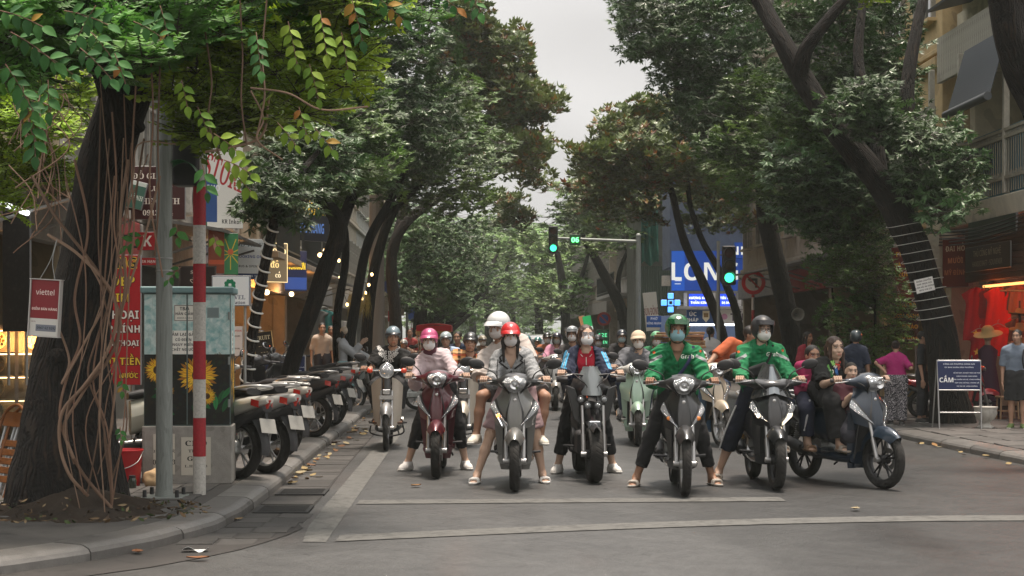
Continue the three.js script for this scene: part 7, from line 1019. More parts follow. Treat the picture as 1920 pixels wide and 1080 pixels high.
{
// boy on the cream underbone
const t = shirtTex('#0b0b0c', (x, w, h) => { x.fillStyle = '#d9d9d6'; x.textAlign = 'center'; const arc = (s, cy, r, sz, sp) => { x.font = `bold ${sz}px sans-serif`; [...s].forEach((c, i) => { const a = (i - (s.length - 1) / 2) * sp; x.save(); x.translate(w / 2 + Math.sin(a) * r, cy + Math.cos(a) * r - r); x.rotate(-a); x.scale(1, 1.3); x.fillText(c, 0, 0); x.restore(); }); }; arc('NERING DESSERT', 250, 150, 46, 0.17); arc('VERING DESSERS', 300, 135, 44, 0.16); arc('PIXIE', 345, 130, 48, 0.23); });
rider('cub', { label: 'boy in a black T-shirt with white lettering on the cream underbone', fine: true, tone: 0, head: [737, 632], hair: 'short', helmet: 'half', helmetColor: [0.12, 0.17, 0.20], top: { color: [1, 1, 1], map: t, sleeve: 0.42, sleeveE: 0.03 }, bot: legs([0.018, 0.018, 0.02], { leg: 0.86 }), feet: undefined, shoe: 'sandal', shoeColor: [0.10, 0.05, 0.035], group: RD, turn: 0.05, pitch: 0.08 });
}
const burg = rider('burg', { label: 'woman in a pale mauve hoodie, pink helmet and white mask on the burgundy scooter', fine: true, fem: true, tone: 3, head: [805, 639], headZ: -0.14, turn: -0.1, roll: 0.05, mask: [0.74, 0.74, 0.73], hair: 'short', helmet: 'cap', helmetColor: [0.42, 0.055, 0.16], top: { color: [0.50, 0.41, 0.43], sleeve: 0.96, sleeveE: 0.022, amp: 0.013, hood: true, name: 'hoodie' }, topE: 0.022, bot: legs([0.016, 0.016, 0.018], { leg: 0.80, e: 0.010, hemR: 0.044 }), feetPx: [[764, 883, 0, -0.45], [872, 881, 0, 0.35]], shoeColor: [0.66, 0.64, 0.62], kneePole: [0.35, 0.1, 1], group: RD });
part('head_scarf', T(skin(fieldOf([ell([0, -0.03, -0.03], [0.085, 0.105, 0.080]), ell([0, -0.12, 0.005], [0.075, 0.05, 0.062])], 0.03), [-0.12, -0.2, -0.14], [0.12, 0.1, 0.12], 0.006), 0, 0, -0.012).applyMatrix4(burg.hm), cloth([0.10, 0.030, 0.045]), burg.p);
{ // woman in the tweed jacket
const j = rider('grey', { label: 'woman in grey tweed jacket with black piping and red helmet on the grey scooter', fine: true, fem: true, tone: 3, head: [957, 630], headZ: -0.12, turn: 0.06, pitch: 0.06, mask: [0.62, 0.60, 0.60], hair: 'long', helmet: 'cap', helmetColor: [0.55, 0.015, 0.02], topE: 0.018, top: { mat: cloth([0.42, 0.43, 0.44], { map: tiled(256, (u, v) => { const n = R(), k = 0.62 + 0.5 * (n - 0.5) + 0.2 * tn(u, v, 30); return [k, k * 1.01, k * 1.02]; }) }), sleeve: 0.94, sleeveE: 0.024, amp: 0.010, name: 'jacket', hem: 0.02, cuts: ({ N, P0 }) => { const yv = lerp(P0.y, N.y, 0.55); return [(x, y, z) => Math.min((y - yv) * 0.46 - Math.abs(x - N.x), z - N.z + 0.01, 0.2)]; } }, bot: { color: [0.30, 0.20, 0.21], leg: 0.46, e: 0.02 }, feetPx: [[894, 908, 0, -0.25], [1017, 906, 0, 0.25]], kneePole: [0.55, 0.1, 1], legR: 0.98, shoe: 'sandal', shoeColor: [0.70, 0.69, 0.67], group: RD });
const yv = lerp(j.P0.y, j.N.y, 0.55), m = j.topMesh, nx = j.N.x, ny = j.N.y, B = cloth([0.012, 0.012, 0.014]);
for (const s of [-1, 1]) { trim(m, [[nx + s * 0.078, ny - 0.02], [nx + s * 0.11, ny - 0.05], [nx + s * 0.10, ny - 0.075], [nx + s * 0.085, ny - 0.08], [nx + s * 0.115, ny - 0.095], [nx + s * 0.012, yv - 0.01]], 0.0075, B, 'piping'); trim(m, [[nx + s * 0.128, ny - 0.07], [nx + s * 0.135, ny - 0.18], [nx + s * 0.125, ny - 0.30]], 0.004, B, 'sleeve_piping'); }
trim(m, [[nx, yv - 0.01], [nx + 0.004, yv - 0.06], [nx + 0.006, yv - 0.2]], 0.005, B, 'piping'); for (const k of [0.03, 0.1]) { const h = onCloth(m, nx - 0.012, yv - k); if (h) part('button', ball(0.008, ...h.toArray(), [1, 1, 0.5], 10), M.gloss, m); }
part('necklace', tube(Array.from({ length: 9 }, (_, i) => { const a = (i / 8 - 0.5) * 2.4; return j.N.clone().add(V(Math.sin(a) * 0.058, 0.012 - 0.03 * Math.cos(a), Math.cos(a) * 0.052)); }), 0.005, 20, 5), B, j.p);
// pillion behind her
const b = BK.grey, hd = local(b, 934, 613, -0.62), fa = local(b, 893, 822, -0.30), fb = local(b, 1013, 824, -0.30);
person({ label: 'tall pillion passenger in beige with a big pale vented helmet behind the tweed jacket', pos: b.pos, yaw: b.yaw, fine: true, tone: 2, hs: 1.08, head: hd, pelvis: [0, 0.99, -0.60], sw: 0.20, turn: -0.75, pitch: 0.15, mask: [0.55, 0.53, 0.52], hair: 'short', helmet: 'cap', helmetColor: [0.60, 0.62, 0.63], top: { color: [0.44, 0.39, 0.36], sleeve: 0.5, sleeveE: 0.03 }, topE: 0.018, bot: { color: [0.10, 0.09, 0.09], leg: 0.40 }, hands: [{ wrist: V(-0.16, 0.98, -0.30), pole: V(-1, -0.6, 0) }, { wrist: V(0.16, 0.98, -0.30), pole: V(1, -0.6, 0) }], feet: [{ ankle: V(fa[0], fa[1] + 0.03, -0.30), shoe: 'shoe', color: [0.60, 0.57, 0.50], out: -0.35, pole: V(-0.9, 0.3, 1) }, { ankle: V(fb[0], fb[1] + 0.03, -0.30), shoe: 'shoe', color: [0.60, 0.57, 0.50], out: 0.35, pole: V(0.9, 0.3, 1) }], group: RD });
}
{ // woman with the navy jacket over a red polo
const t = shirtTex('#141d35', (x, w, h) => { x.fillStyle = '#4fa3cf'; for (const s of [0, 1]) { x.save(); x.translate(s ? w * 0.88 : w * 0.12, h * 0.42); x.rotate(s ? -0.35 : 0.35); x.fillRect(-26, -90, 18, 170); x.fillRect(4, -70, 14, 150); x.fillStyle = '#9fc3d6'; x.fillRect(-5, -80, 6, 160); x.restore(); x.fillStyle = '#4fa3cf'; } });
const j = rider('adv', { label: 'woman in an open navy jacket and red polo on the black adventure motorbike', fine: true, fem: true, tone: 3, head: [1099, 630], headZ: -0.14, turn: 0.18, pitch: -0.05, mask: [0.78, 0.78, 0.78], goggles: true, hair: 'bob', hairMat: hairBrown, topE: 0.028, top: { color: [1, 1, 1], map: t, name: 'jacket', sleeve: 0.9, sleeveE: 0.030, amp: 0.014, hem: 0.10, neck: 0.074, cuts: ({ N, P0 }) => [(x, y, z) => Math.min(lerp(0.095, 0.072, clamp((y - P0.y) / 0.4)) + 0.012 * Math.sin(y * 17) - Math.abs(x - lerp(P0.x, N.x, clamp((y - P0.y) / 0.45))), z - N.z + 0.035)] }, inner: { color: [0.46, 0.012, 0.035] }, bot: legs([0.016, 0.016, 0.018], { leg: 0.84, e: 0.016 }), feetPx: [[1048, 888, 0, -0.4], [1150, 887, 0, 0.35]], shoeColor: [0.64, 0.63, 0.60], kneePole: [0.45, 0.1, 1], group: RD });
const m = j.inner, nx = j.N.x, ny = j.N.y, W = cloth([0.68, 0.66, 0.64]); for (const s of [-1, 1]) { part('collar', shell((u, v) => { const a = s * lerp(2.6, 0.25, u), q = lerp(0.056, 0.078, v); return [nx + Math.sin(a) * q, ny + lerp(0.022, -0.012 - 0.02 * Math.max(0, Math.cos(a)), v), j.N.z + Math.cos(a) * q * 0.95 + 0.004]; }, 12, 3, s * 0.004), cloth([0.46, 0.012, 0.035]), m); trim(m, [[nx + s * 0.058, ny - 0.03], [nx + s * 0.03, ny - 0.062]], 0.004, W, 'collar_edge'); }
trim(m, [[nx, ny - 0.06], [nx, ny - 0.16]], 0.005, W, 'placket'); for (const k of [0, 1, 2, 3]) { const h = onCloth(m, nx + 0.035 + k * 0.012, ny - 0.155); if (h) part('letter', T(box(0.007, 0.016, 0.002), ...h.toArray(), 0, 0, [0, 0.3, -0.3, 0][k]), W, m); }
}
const jacketTex = (tx, ty) => shirtTex(green, (x, w, h) => { x.fillStyle = '#ece9e4'; x.font = 'bold 50px sans-serif'; x.textAlign = 'center'; x.fillText('Grab', w * tx, h * ty); for (const s of [0, 1]) { x.save(); x.translate(s ? w * 0.90 : w * 0.10, h * 0.38); x.rotate(s ? 0.45 : -0.45); x.fillStyle = '#8b8e90'; x.fillRect(-70, -14, 140, 26); x.fillStyle = '#b9481f'; x.fillRect(s ? -58 : 10, -64, 22, 20); x.restore(); } x.fillStyle = 'rgba(4,70,40,0.9)'; x.fillRect(w * 0.49, h * 0.28, 5, h * 0.7); });
{
const helm = (text) => phy([1, 1, 1], 0.3, { clearcoat: 1, clearcoatRoughness: 0.08, map: canvasTex(512, 256, (x, w, h) => { x.fillStyle = '#0d4021'; x.fillRect(0, 0, w, h); }) });
const g = rider('grabA', { label: 'man in green jacket, green open helmet and blue mask on the black underbone', fine: true, tone: 2, head: [1270, 619], headZ: -0.10, turn: 0.03, roll: -0.04, hs: 1.04, mask: [0.25, 0.44, 0.50], hair: 'short', helmet: 'open', helmetColor: [0.015, 0.13, 0.045], topE: 0.026, top: { color: [1, 1, 1], map: jacketTex(0.64, 0.37), name: 'jacket', sleeve: 0.98, sleeveE: 0.025, amp: 0.019, hood: true, neck: 0.066, cuts: ({ N, P0 }) => { const yv = N.y - 0.13; return [(x, y, z) => Math.min((y - yv) * 0.42 - Math.abs(x - N.x), z - N.z)]; } }, bot: legs([0.016, 0.016, 0.018], { leg: 0.86, e: 0.012, hemR: 0.044 }), feetPx: [[1194, 913, 0, -0.35], [1336, 911, 0, 0.4]], kneePole: [0.5, 0.1, 1], shoe: 'sandal', shoeColor: [0.40, 0.37, 0.33], group: RD, sw: 0.170 });
part('bag_strap', tube([[0.15, 0.02], [0.10, -0.12], [0.02, -0.24], [-0.03, -0.30]].map(([x, y]) => onCloth(g.topMesh, g.N.x + x, g.N.y + y, 0.006) || V(g.N.x + x, g.N.y + y, g.N.z + 0.14)), 0.016, 20, 8), cloth([0.03, 0.035, 0.10]), g.p);
part('chest_bag', T(rbox(0.17, 0.09, 0.06, 0.03), g.N.x - 0.03, g.N.y - 0.30, g.N.z + 0.17, 0, 0, 0.5), cloth([0.03, 0.035, 0.10]), g.p);
{ const hp = canvasTex(256, 96, (x, w, h) => { x.fillStyle = '#0d4021'; x.fillRect(0, 0, w, h); x.fillStyle = '#dfe6dd'; x.font = 'bold 72px sans-serif'; x.textAlign = 'center'; x.fillText('Grab', w / 2, 72); }); part('helmet_print', shell((u, v) => { const a = lerp(-0.42, 0.42, u), e = lerp(0.098, 0.130, v); const yy = (e - 0.025) / 0.122, q = Math.sqrt(Math.max(0.02, 1 - yy * yy)); return [Math.sin(a) * 0.112 * q * 1.02, e, -0.012 + Math.cos(a) * 0.132 * q * 1.03]; }, 10, 4, -0.002).applyMatrix4(g.hm), phy([1, 1, 1], 0.3, { map: hp, clearcoat: 1 }), g.p); }
const q = rider('grabB', { label: 'man in green jacket with glasses and matt black helmet on the sporty scooter', fine: true, tone: 3, head: [1430, 619], headZ: -0.16, turn: 0.22, mask: [0.70, 0.70, 0.68], glasses: true, hair: 'short', helmet: 'open', helmetColor: [0.02, 0.021, 0.024], helmetMat: std([0.025, 0.026, 0.03], 0.45), visorMat: std([0.03, 0.03, 0.034], 0.35), topE: 0.026, top: { color: [1, 1, 1], map: jacketTex(0.68, 0.35), name: 'jacket', sleeve: 0.98, sleeveE: 0.026, amp: 0.020, hood: true, neck: 0.064 }, bot: legs([0.014, 0.018, 0.035], { leg: 0.72, e: 0.018 }), feetPx: [[1350, 901, 0, -0.3], null], kneePole: [0.6, 0.1, 1], shoe: 'sandal', shoeColor: [0.40, 0.36, 0.31], group: RD, sw: 0.170 });
part('cross_bag', [T(rbox(0.20, 0.11, 0.07, 0.03), q.N.x - 0.06, q.N.y - 0.22, q.N.z + 0.16, 0, -0.2, 0.35), tube([[0.10, 0.02], [0.07, -0.08], [0.02, -0.18]].map(([x, y]) => onCloth(q.topMesh, q.N.x + x, q.N.y + y, 0.006) || V(q.N.x + x, q.N.y + y, q.N.z + 0.13)), 0.012, 14, 7)], cloth([0.014, 0.014, 0.016]), q.p);
for (const k of [0.0, 0.022]) { const a = q.leg0; part('trouser_stripe', tube([a.hip.clone().lerp(a.kn, 0.35).add(V(-0.095, 0.0, 0.03 + k)), a.kn.clone().add(V(-0.084, 0.02, 0.02 + k)), a.kn.clone().lerp(a.an, 0.45).add(V(-0.082, 0, 0.01 + k))], 0.007, 16, 5), cloth([0.6, 0.6, 0.6]), q.p); }
}
{ // woman riding off with two children
const t = shirtTex('#0a0a0b', (x, w, h) => { const g = [['#5f9a4a', 0.40, 0.52, 34], ['#8fc06a', 0.46, 0.46, 22], ['#d8d9c4', 0.43, 0.58, 26], ['#c2402f', 0.56, 0.47, 28], ['#3d6fb0', 0.55, 0.56, 30], ['#e9e6dc', 0.50, 0.50, 14], ['#2f6d3a', 0.38, 0.60, 28], ['#b4574f', 0.60, 0.52, 18]]; for (const [c, u, v, r] of g) { x.fillStyle = c; for (let i = 0; i < 7; i++) { x.beginPath(); x.ellipse(w * u + (R() - 0.5) * r * 2, h * v + (R() - 0.5) * r * 2, r * 0.6 * R() + 6, r * 0.35, R() * 3, 0, 7); x.fill(); } } });
rider('blue', { label: 'long haired woman in a black T-shirt with a floral print riding the dark blue scooter', fine: true, fem: true, tone: 3, head: [1566, 653], headZ: -0.16, turn: -0.12, hair: 'long', hairMat: hairBrown, top: { color: [1, 1, 1], map: t, sleeve: 0.5, sleeveE: 0.026, amp: 0.010 }, topE: 0.020, bot: legs([0.014, 0.014, 0.015], { leg: 0.93, e: 0.035, hemR: 0.07 }), shoe: 'sandal', shoeColor: [0.30, 0.26, 0.22], group: RD });
const b = BK.blue, h = local(b, 1596, 697, 0.12);
person({ label: 'toddler with cropped hair standing on the footboard of the dark blue scooter', pos: b.pos, yaw: b.yaw, fine: true, tone: 3, hs: 0.74, sc: 0.55, girth: 0.75, head: h, pelvis: [h[0], 0.62, 0.10], sw: 0.10, hair: undefined, turn: -0.3, top: { color: [0.08, 0.02, 0.03], sleeve: 0.5, neck: 0.05 }, bot: { color: [0.03, 0.03, 0.04], leg: 0.9 }, hands: [{ wrist: V(h[0] - 0.10, 0.86, 0.26) }, { wrist: V(h[0] + 0.10, 0.86, 0.26) }], feet: [{ ankle: V(h[0] - 0.06, 0.38, 0.1), shoe: 'sandal', color: [0.4, 0.3, 0.08] }, { ankle: V(h[0] + 0.06, 0.38, 0.1), shoe: 'sandal', color: [0.4, 0.3, 0.08] }], group: RD });
part('cropped_hair', skin((x, y, z) => Math.max(dEll(ell([0, 0.036, -0.016], [0.078, 0.088, 0.094]), x, y, z), 0.045 - y + 0.5 * Math.max(0, z) - 0.5 * Math.max(0, -z)), [-0.1, -0.05, -0.13], [0.1, 0.14, 0.1], 0.007).applyMatrix4(PEOPLE.at(-1).hm), std([0.03, 0.024, 0.02], 0.8), PEOPLE.at(-1).p);
const k = local(b, 1524, 668, -0.52);
const kid = person({ label: 'child pillion with a pink backpack and striped navy trousers behind the long haired woman', pos: b.pos, yaw: b.yaw, tone: 3, hs: 0.9, sc: 0.85, girth: 0.9, head: k, pelvis: [-0.02, 0.90, -0.52], sw: 0.14, hair: 'short', top: { color: [0.38, 0.05, 0.12], sleeve: 0.9 }, bot: legs([0.02, 0.024, 0.05], { leg: 0.9 }), hands: [{ wrist: V(-0.13, 0.98, -0.28) }, { wrist: V(0.13, 0.98, -0.28) }], feet: [{ ankle: V(-0.20, 0.38, -0.30), shoe: 'sandal', color: [0.25, 0.16, 0.1], pole: V(-0.6, 0.4, 1) }, { ankle: V(0.20, 0.38, -0.30), shoe: 'sandal', color: [0.25, 0.16, 0.1] }], group: RD });
part('trouser_stripe', tube([[-0.20, 0.80, -0.26], [-0.255, 0.66, -0.22], [-0.265, 0.50, -0.26]], 0.010, 14, 6), cloth([0.6, 0.6, 0.62]), kid.p);
const bp = solo('backpack', 'pink and magenta backpack slung on the child behind the long haired woman', 'backpack', [T(rbox(0.20, 0.28, 0.13, 0.05), -0.14, 1.04, -0.44, 0, 0.3, 0.1), T(rbox(0.14, 0.12, 0.05, 0.02), -0.19, 0.98, -0.37, 0, 0.3, 0.1)], cloth([0.42, 0.03, 0.12])); bp.position.copy(b.pos); bp.rotation.y = b.yaw;
}
// second row and beyond
const plaid = shirtTex('#c8874c', (x, w, h) => { const bands = (n, f) => { for (let i = 0; i < n; i++) f(i); }; x.fillStyle = 'rgba(25,20,20,0.75)'; bands(6, (i) => x.fillRect(i * 92 + 10, 0, 34, h)); x.fillStyle = 'rgba(215,190,150,0.55)'; bands(8, (i) => x.fillRect(0, i * 82 + 44, w, 26)); x.fillStyle = 'rgba(150,40,25,0.55)'; bands(8, (i) => x.fillRect(0, i * 82, w, 22)); x.fillStyle = 'rgba(20,18,18,0.5)'; bands(8, (i) => x.fillRect(0, i * 82 + 76, w, 6)); });
rider('cream2', { label: 'man in an orange plaid shirt and glossy black helmet behind the burgundy scooter', fine: true, tone: 0, head: [882, 643], hair: 'short', helmet: 'half', helmetColor: [0.015, 0.015, 0.016], top: { color: [1, 1, 1], map: plaid, sleeve: 0.55, sleeveE: 0.028, collar: 0.014 }, bot: legs([0.05, 0.05, 0.06]), group: RD, turn: -0.1 });
rider('mint', { label: 'rider in a grey hooded sweatshirt, beige cap and white mask on the mint scooter', fine: true, tone: 3, head: [1197, 639], turn: -0.16, roll: 0.07, mask: [0.68, 0.66, 0.63], hair: 'short', helmet: 'cap', helmetColor: [0.55, 0.44, 0.32], helmetMat: cloth([0.52, 0.42, 0.31]), top: { color: [0.115, 0.12, 0.135], sleeve: 0.98, sleeveE: 0.03, amp: 0.012, hood: true, name: 'hoodie' }, topE: 0.025, bot: legs([0.03, 0.04, 0.07]), feetPx: [null, null], shoeColor: [0.03, 0.03, 0.03], group: RD });
rider('far4', { label: 'man in a pale blue shirt and silver helmet behind the pink helmet', tone: 0, head: [836, 638], hair: 'short', helmet: 'half', helmetColor: [0.35, 0.42, 0.44], top: { color: [0.33, 0.42, 0.55], sleeve: 0.9, collar: 0.014 }, bot: legs([0.05, 0.05, 0.06]), turn: -0.15, group: RD });
rider('far3', { label: 'man in a black T-shirt, dark helmet and blue mask behind the mint scooter', tone: 0, head: [1166, 632], mask: [0.33, 0.46, 0.5], hair: 'short', helmet: 'half', helmetColor: [0.02, 0.025, 0.04], top: { color: [0.018, 0.018, 0.02], sleeve: 0.5 }, bot: legs([0.04, 0.04, 0.05]), group: RD });
rider('far5', { label: 'rider in a dark green jacket and white and green helmet behind the beige cap', tone: 0, head: [1231, 637], mask: [0.5, 0.46, 0.46], hair: 'short', helmet: 'half', helmetColor: [0.12, 0.36, 0.18], top: { color: [0.02, 0.14, 0.06], sleeve: 0.98 }, bot: legs([0.04, 0.04, 0.05]), group: RD });
rider('far6', { label: 'rider in a grey jacket, red and white helmet and blue mask between the green jackets', tone: 0, fem: true, head: [1307, 640], mask: [0.42, 0.50, 0.53], hair: 'bob', helmet: 'open', helmetColor: [0.25, 0.05, 0.03], visor: 'up', top: { color: [0.50, 0.52, 0.53], sleeve: 0.98 }, bot: legs([0.04, 0.04, 0.05]), group: RD });
rider('cream3', { label: 'man in an orange polo shirt bent forward behind the right green jacket', tone: 2, head: [1409, 628], headZ: 0.0, turn: 0.6, hair: 'short', top: { color: [0.40, 0.09, 0.03], sleeve: 0.5, collar: 0.014 }, pelvis: [0.12, 0.92, -0.25], bot: legs([0.02, 0.035, 0.07], { leg: 0.8 }), hands: [{ wrist: V(-0.04, 0.98, 0.10), pole: V(-1, -0.4, -0.2) }, { wrist: V(0.30, 1.02, 0.2) }], shoeColor: [0.42, 0.42, 0.38], group: RD });
rider('far1', { label: 'rider in a pink T-shirt and dark helmet at the back of the queue', tone: 0, head: [1044, 636], mask: [0.28, 0.32, 0.30], fem: true, hair: 'bob', helmet: 'open', helmetColor: [0.05, 0.045, 0.07], top: { color: [0.55, 0.26, 0.36], sleeve: 0.5 }, bot: legs([0.03, 0.03, 0.04]), group: RD });
rider('far2', { label: 'rider with a raised clear visor on a pale helmet, behind the navy jacket', tone: 1, head: [1073, 628], hs: 1.08, mask: [0.7, 0.7, 0.7], hair: 'short', helmet: 'open', helmetColor: [0.52, 0.53, 0.54], visor: 'up', top: { color: [0.05, 0.045, 0.045], sleeve: 0.98 }, bot: legs([0.03, 0.03, 0.04]), group: RD });
{
const far = (key, px, py, lab, o, bo) => { addBike(key, px, py, 0, { label: bo, style: 'step', paint: o.bikePaint || [0.08, 0.08, 0.09], r: 0.275, group: RG }); rider(key, { label: lab, tone: 0, hair: 'short', bot: legs([0.04, 0.04, 0.05]), ...o }); };
far('far7', 858, 768, 'man in a navy shirt without a helmet, between the silver and the black helmets', { head: [858, 633], top: { color: [0.02, 0.035, 0.07], sleeve: 0.6 } }, 'dark scooter of the bareheaded man in a navy shirt');
far('far8', 1026, 755, 'man in an orange and dark top far back beside the pink T-shirt', { head: [1026, 635], mask: [0.6, 0.6, 0.6], helmet: 'half', helmetColor: [0.02, 0.02, 0.02], top: { color: [0.36, 0.12, 0.05], sleeve: 0.5 } }, 'black scooter far back beside the pink T-shirt rider');
far('far9', 902, 748, 'distant rider in a brown jacket just left of the pale vented helmet', { head: [905, 640], mask: [0.7, 0.7, 0.7], helmet: 'half', helmetColor: [0.4, 0.36, 0.28], top: { color: [0.2, 0.15, 0.11], sleeve: 0.9 } }, 'distant scooter just left of the grey scooter');
far('far10', 1120, 762, 'distant rider in a dark jacket behind the black adventure motorbike', { head: [1122, 640], mask: [0.5, 0.5, 0.5], helmet: 'half', helmetColor: [0.10, 0.10, 0.11], top: { color: [0.09, 0.10, 0.10], sleeve: 0.9 } }, 'distant dark scooter behind the adventure motorbike');
far('far11', 795, 742, 'distant rider in a white shirt left of the pink helmet', { head: [790, 648], helmet: 'half', helmetColor: [0.25, 0.1, 0.06], top: { color: [0.5, 0.48, 0.46], sleeve: 0.9 } }, 'distant pale scooter under the red canopy');
far('far13', 757, 735, 'distant rider in a brown shirt just right of the boy on the cream motorbike', { head: [757, 646], helmet: 'half', helmetColor: [0.3, 0.3, 0.28], top: { color: [0.16, 0.10, 0.07], sleeve: 0.5 } }, 'distant scooter just right of the boy on the cream motorbike');
far('far14', 1008, 738, 'distant rider with a teal helmet beside the far white car', { head: [1008, 642], helmet: 'half', helmetColor: [0.03, 0.16, 0.16], top: { color: [0.25, 0.25, 0.26], sleeve: 0.9 } }, 'distant dark scooter beside the far white car');
far('far15', 1268, 745, 'distant rider in black between the two green jackets, behind the red and white helmet', { head: [1262, 640], helmet: 'half', helmetColor: [0.05, 0.05, 0.05], top: { color: [0.05, 0.05, 0.055], sleeve: 0.9 } }, 'distant scooter behind the red and white helmet');
far('far12', 986, 745, 'distant rider in a dark blue top right of the red helmet', { head: [988, 640], helmet: 'half', helmetColor: [0.03, 0.16, 0.2], top: { color: [0.05, 0.08, 0.14], sleeve: 0.9 } }, 'distant scooter right behind the red helmet');
}
// ---------- people on foot ----------
function restHand(w, s, rx = 0) { return { wrist: w, m: new THREE.Matrix4().makeTranslation(w.x, w.y - 0.02, w.z).multiply(new THREE.Matrix4().makeRotationX(rx)), kind: 'rest', pole: V(s * 0.6, -0.3, -1) }; }
function standing(px, py, yaw, hgt, o) {
const y0 = o.y0 ?? PH, d = (CY - y0) * F / (py - 630), k = hgt / 1.66, pos = V((px - 960) / F * d, y0, -d), pel = [0, 0.90 * k, 0], hd = [o.hx || 0, 1.545 * k, o.hz ?? 0.04];
const feet = [-1, 1].map((s) => ({ ankle: V(s * 0.10, 0.082, s * 0.03), shoe: o.shoe || 'shoe', color: o.shoeColor || [0.05, 0.05, 0.05] })), hands = [-1, 1].map((s, i) => { const h = o.reach?.[i]; if (h) return { wrist: V(...h), pole: o.poles?.[i] ? V(...o.poles[i]) : undefined, m: new THREE.Matrix4().compose(V(...h), new THREE.Quaternion().setFromEuler(new THREE.Euler(-2.2, 0, s * 0.3)), V(1, 1, 1)), kind: 'rest' }; return restHand(V(s * (0.24), 0.80 * k, 0.05), s); });
const q = person({ sc: k, ...o, pos, yaw, head: hd, pelvis: pel, feet, hands }); if (o.shrink) q.p.scale.setScalar(o.shrink); return q;
}
const hooded = standing(645, 772, 1.45, 1.58, { label: 'woman in a grey hooded jacket, beige helmet and teal skirt wheeling a silver scooter', y0: 0, fem: true, tone: 3, hair: 'bob', helmet: 'cap', helmetColor: [0.45, 0.36, 0.27], top: { color: [0.36, 0.38, 0.40], sleeve: 0.98, sleeveE: 0.03, hood: true, name: 'hoodie' }, topE: 0.03, bot: { color: [0.20, 0.36, 0.38], leg: 0.5, e: 0.05 }, shoeColor: [0.6, 0.58, 0.55], reach: [[-0.10, 1.28, 0.35], [0.2, 1.0, 0.45]], pitch: 0.2, turn: 0.2 });
standing(1680, 798, 3.0, 1.60, { shrink: 0.78, label: 'woman in a magenta top and patterned trousers seen from behind on the right pavement', fem: true, girth: 1.12, tone: 0, hair: 'bun', top: { color: [0.33, 0.015, 0.13], sleeve: 0.5, hem: 0.10 }, topE: 0.02, bot: legs([1, 1, 1], { e: 0.045, leg: 0.98, mat: cloth([0.9, 0.9, 0.9], { map: rep(tiled(256, (u, v) => (tn(u, v, 26) + 0.5 * tn(u, v, 60, 3) > 0.12 ? [0.42, 0.40, 0.42] : [0.02, 0.02, 0.03])), 3) }) }), reach: [[-0.30, 1.08, 0.08], [0.22, 1.02, -0.16]], poles: [[-0.6, -0.8, -0.5], [1, -0.2, -0.3]] });
standing(1604, 792, 2.7, 1.66, { shrink: 0.84, label: 'man in a navy T-shirt and dark helmet seen from behind near the bush', tone: 0, hair: 'short', helmet: 'open', helmetColor: [0.03, 0.05, 0.06], top: { color: [0.018, 0.026, 0.05], sleeve: 0.5 }, topE: 0.02, bot: legs([0.03, 0.03, 0.04]) });
standing(1728, 793, 1.2, 1.70, { shrink: 0.82, label: 'man in a black T-shirt half hidden behind the leaning tree trunk', tone: 0, hair: 'short', top: { color: [0.015, 0.017, 0.02], sleeve: 0.5 }, topE: 0.02, bot: legs([0.03, 0.03, 0.035]) });
standing(1907, 804, -0.35, 1.72, { shrink: 0.82, label: 'man in a grey blue polo shirt and black shorts at the right edge', tone: 0, girth: 1.15, sw: 0.20, hair: 'short', top: { color: [0.16, 0.20, 0.26], sleeve: 0.5, collar: 0.014 }, topE: 0.02, bot: { color: [0.02, 0.02, 0.022], leg: 0.5, e: 0.03 }, shoeColor: [0.16, 0.22, 0.08] });
part('shoulder_strap', tube([[0.11, 1.42, 0.02], [0.115, 1.36, 0.10], [0.10, 1.20, 0.15], [0.12, 1.05, 0.14]], 0.014, 16, 6), cloth([0.02, 0.02, 0.025]), PEOPLE.at(-1).p);
standing(1332, 766, 2.9, 1.60, { label: 'woman with a dark ponytail in a white blouse seen from behind between the green jackets', y0: 0, fem: true, tone: 3, hair: 'ponytail', top: { color: [0.60, 0.60, 0.60], sleeve: 0.5 }, topE: 0.02, bot: legs([0.03, 0.03, 0.04]) });
standing(488, 768, 0.6, 1.40, { label: 'boy in a white shirt beside the rope wrapped tree', tone: 3, hair: 'short', top: { color: [0.55, 0.54, 0.52], sleeve: 0.5 }, topE: 0.02, bot: legs([0.03, 0.03, 0.04]) });
standing(604, 742, 0.2, 1.60, { label: 'man in a pale shirt under the hanging clothes at the left shops', tone: 0, hair: 'short', top: { color: [0.45, 0.38, 0.32], sleeve: 0.5 }, topE: 0.02, bot: legs([0.03, 0.03, 0.04]) });
standing(622, 738, -0.2, 1.55, { label: 'woman in a dark top beside the pale shirted man at the left shops', tone: 3, fem: true, hair: 'bun', top: { color: [0.10, 0.05, 0.05], sleeve: 0.5 }, topE: 0.02, bot: legs([0.03, 0.03, 0.04]) });
standing(768, 726, 0.3, 1.62, { label: 'distant pedestrian in a red top left of the pink helmet', y0: 0, tone: 0, hair: 'short', top: { color: [0.35, 0.05, 0.05], sleeve: 0.5 }, bot: legs([0.04, 0.05, 0.09]) });
standing(785, 722, -0.3, 1.65, { label: 'distant pedestrian in a pale top near the red canopy', y0: 0, tone: 0, hair: 'short', top: { color: [0.55, 0.5, 0.48], sleeve: 0.5 }, bot: legs([0.03, 0.03, 0.04]) });
standing(1514, 775, 0.3, 1.58, { shrink: 0.88, label: 'woman in a red top beside the thick black trunk on the right', tone: 3, fem: true, hair: 'long', top: { color: [0.30, 0.03, 0.05], sleeve: 0.5 }, bot: legs([0.03, 0.03, 0.04]) });
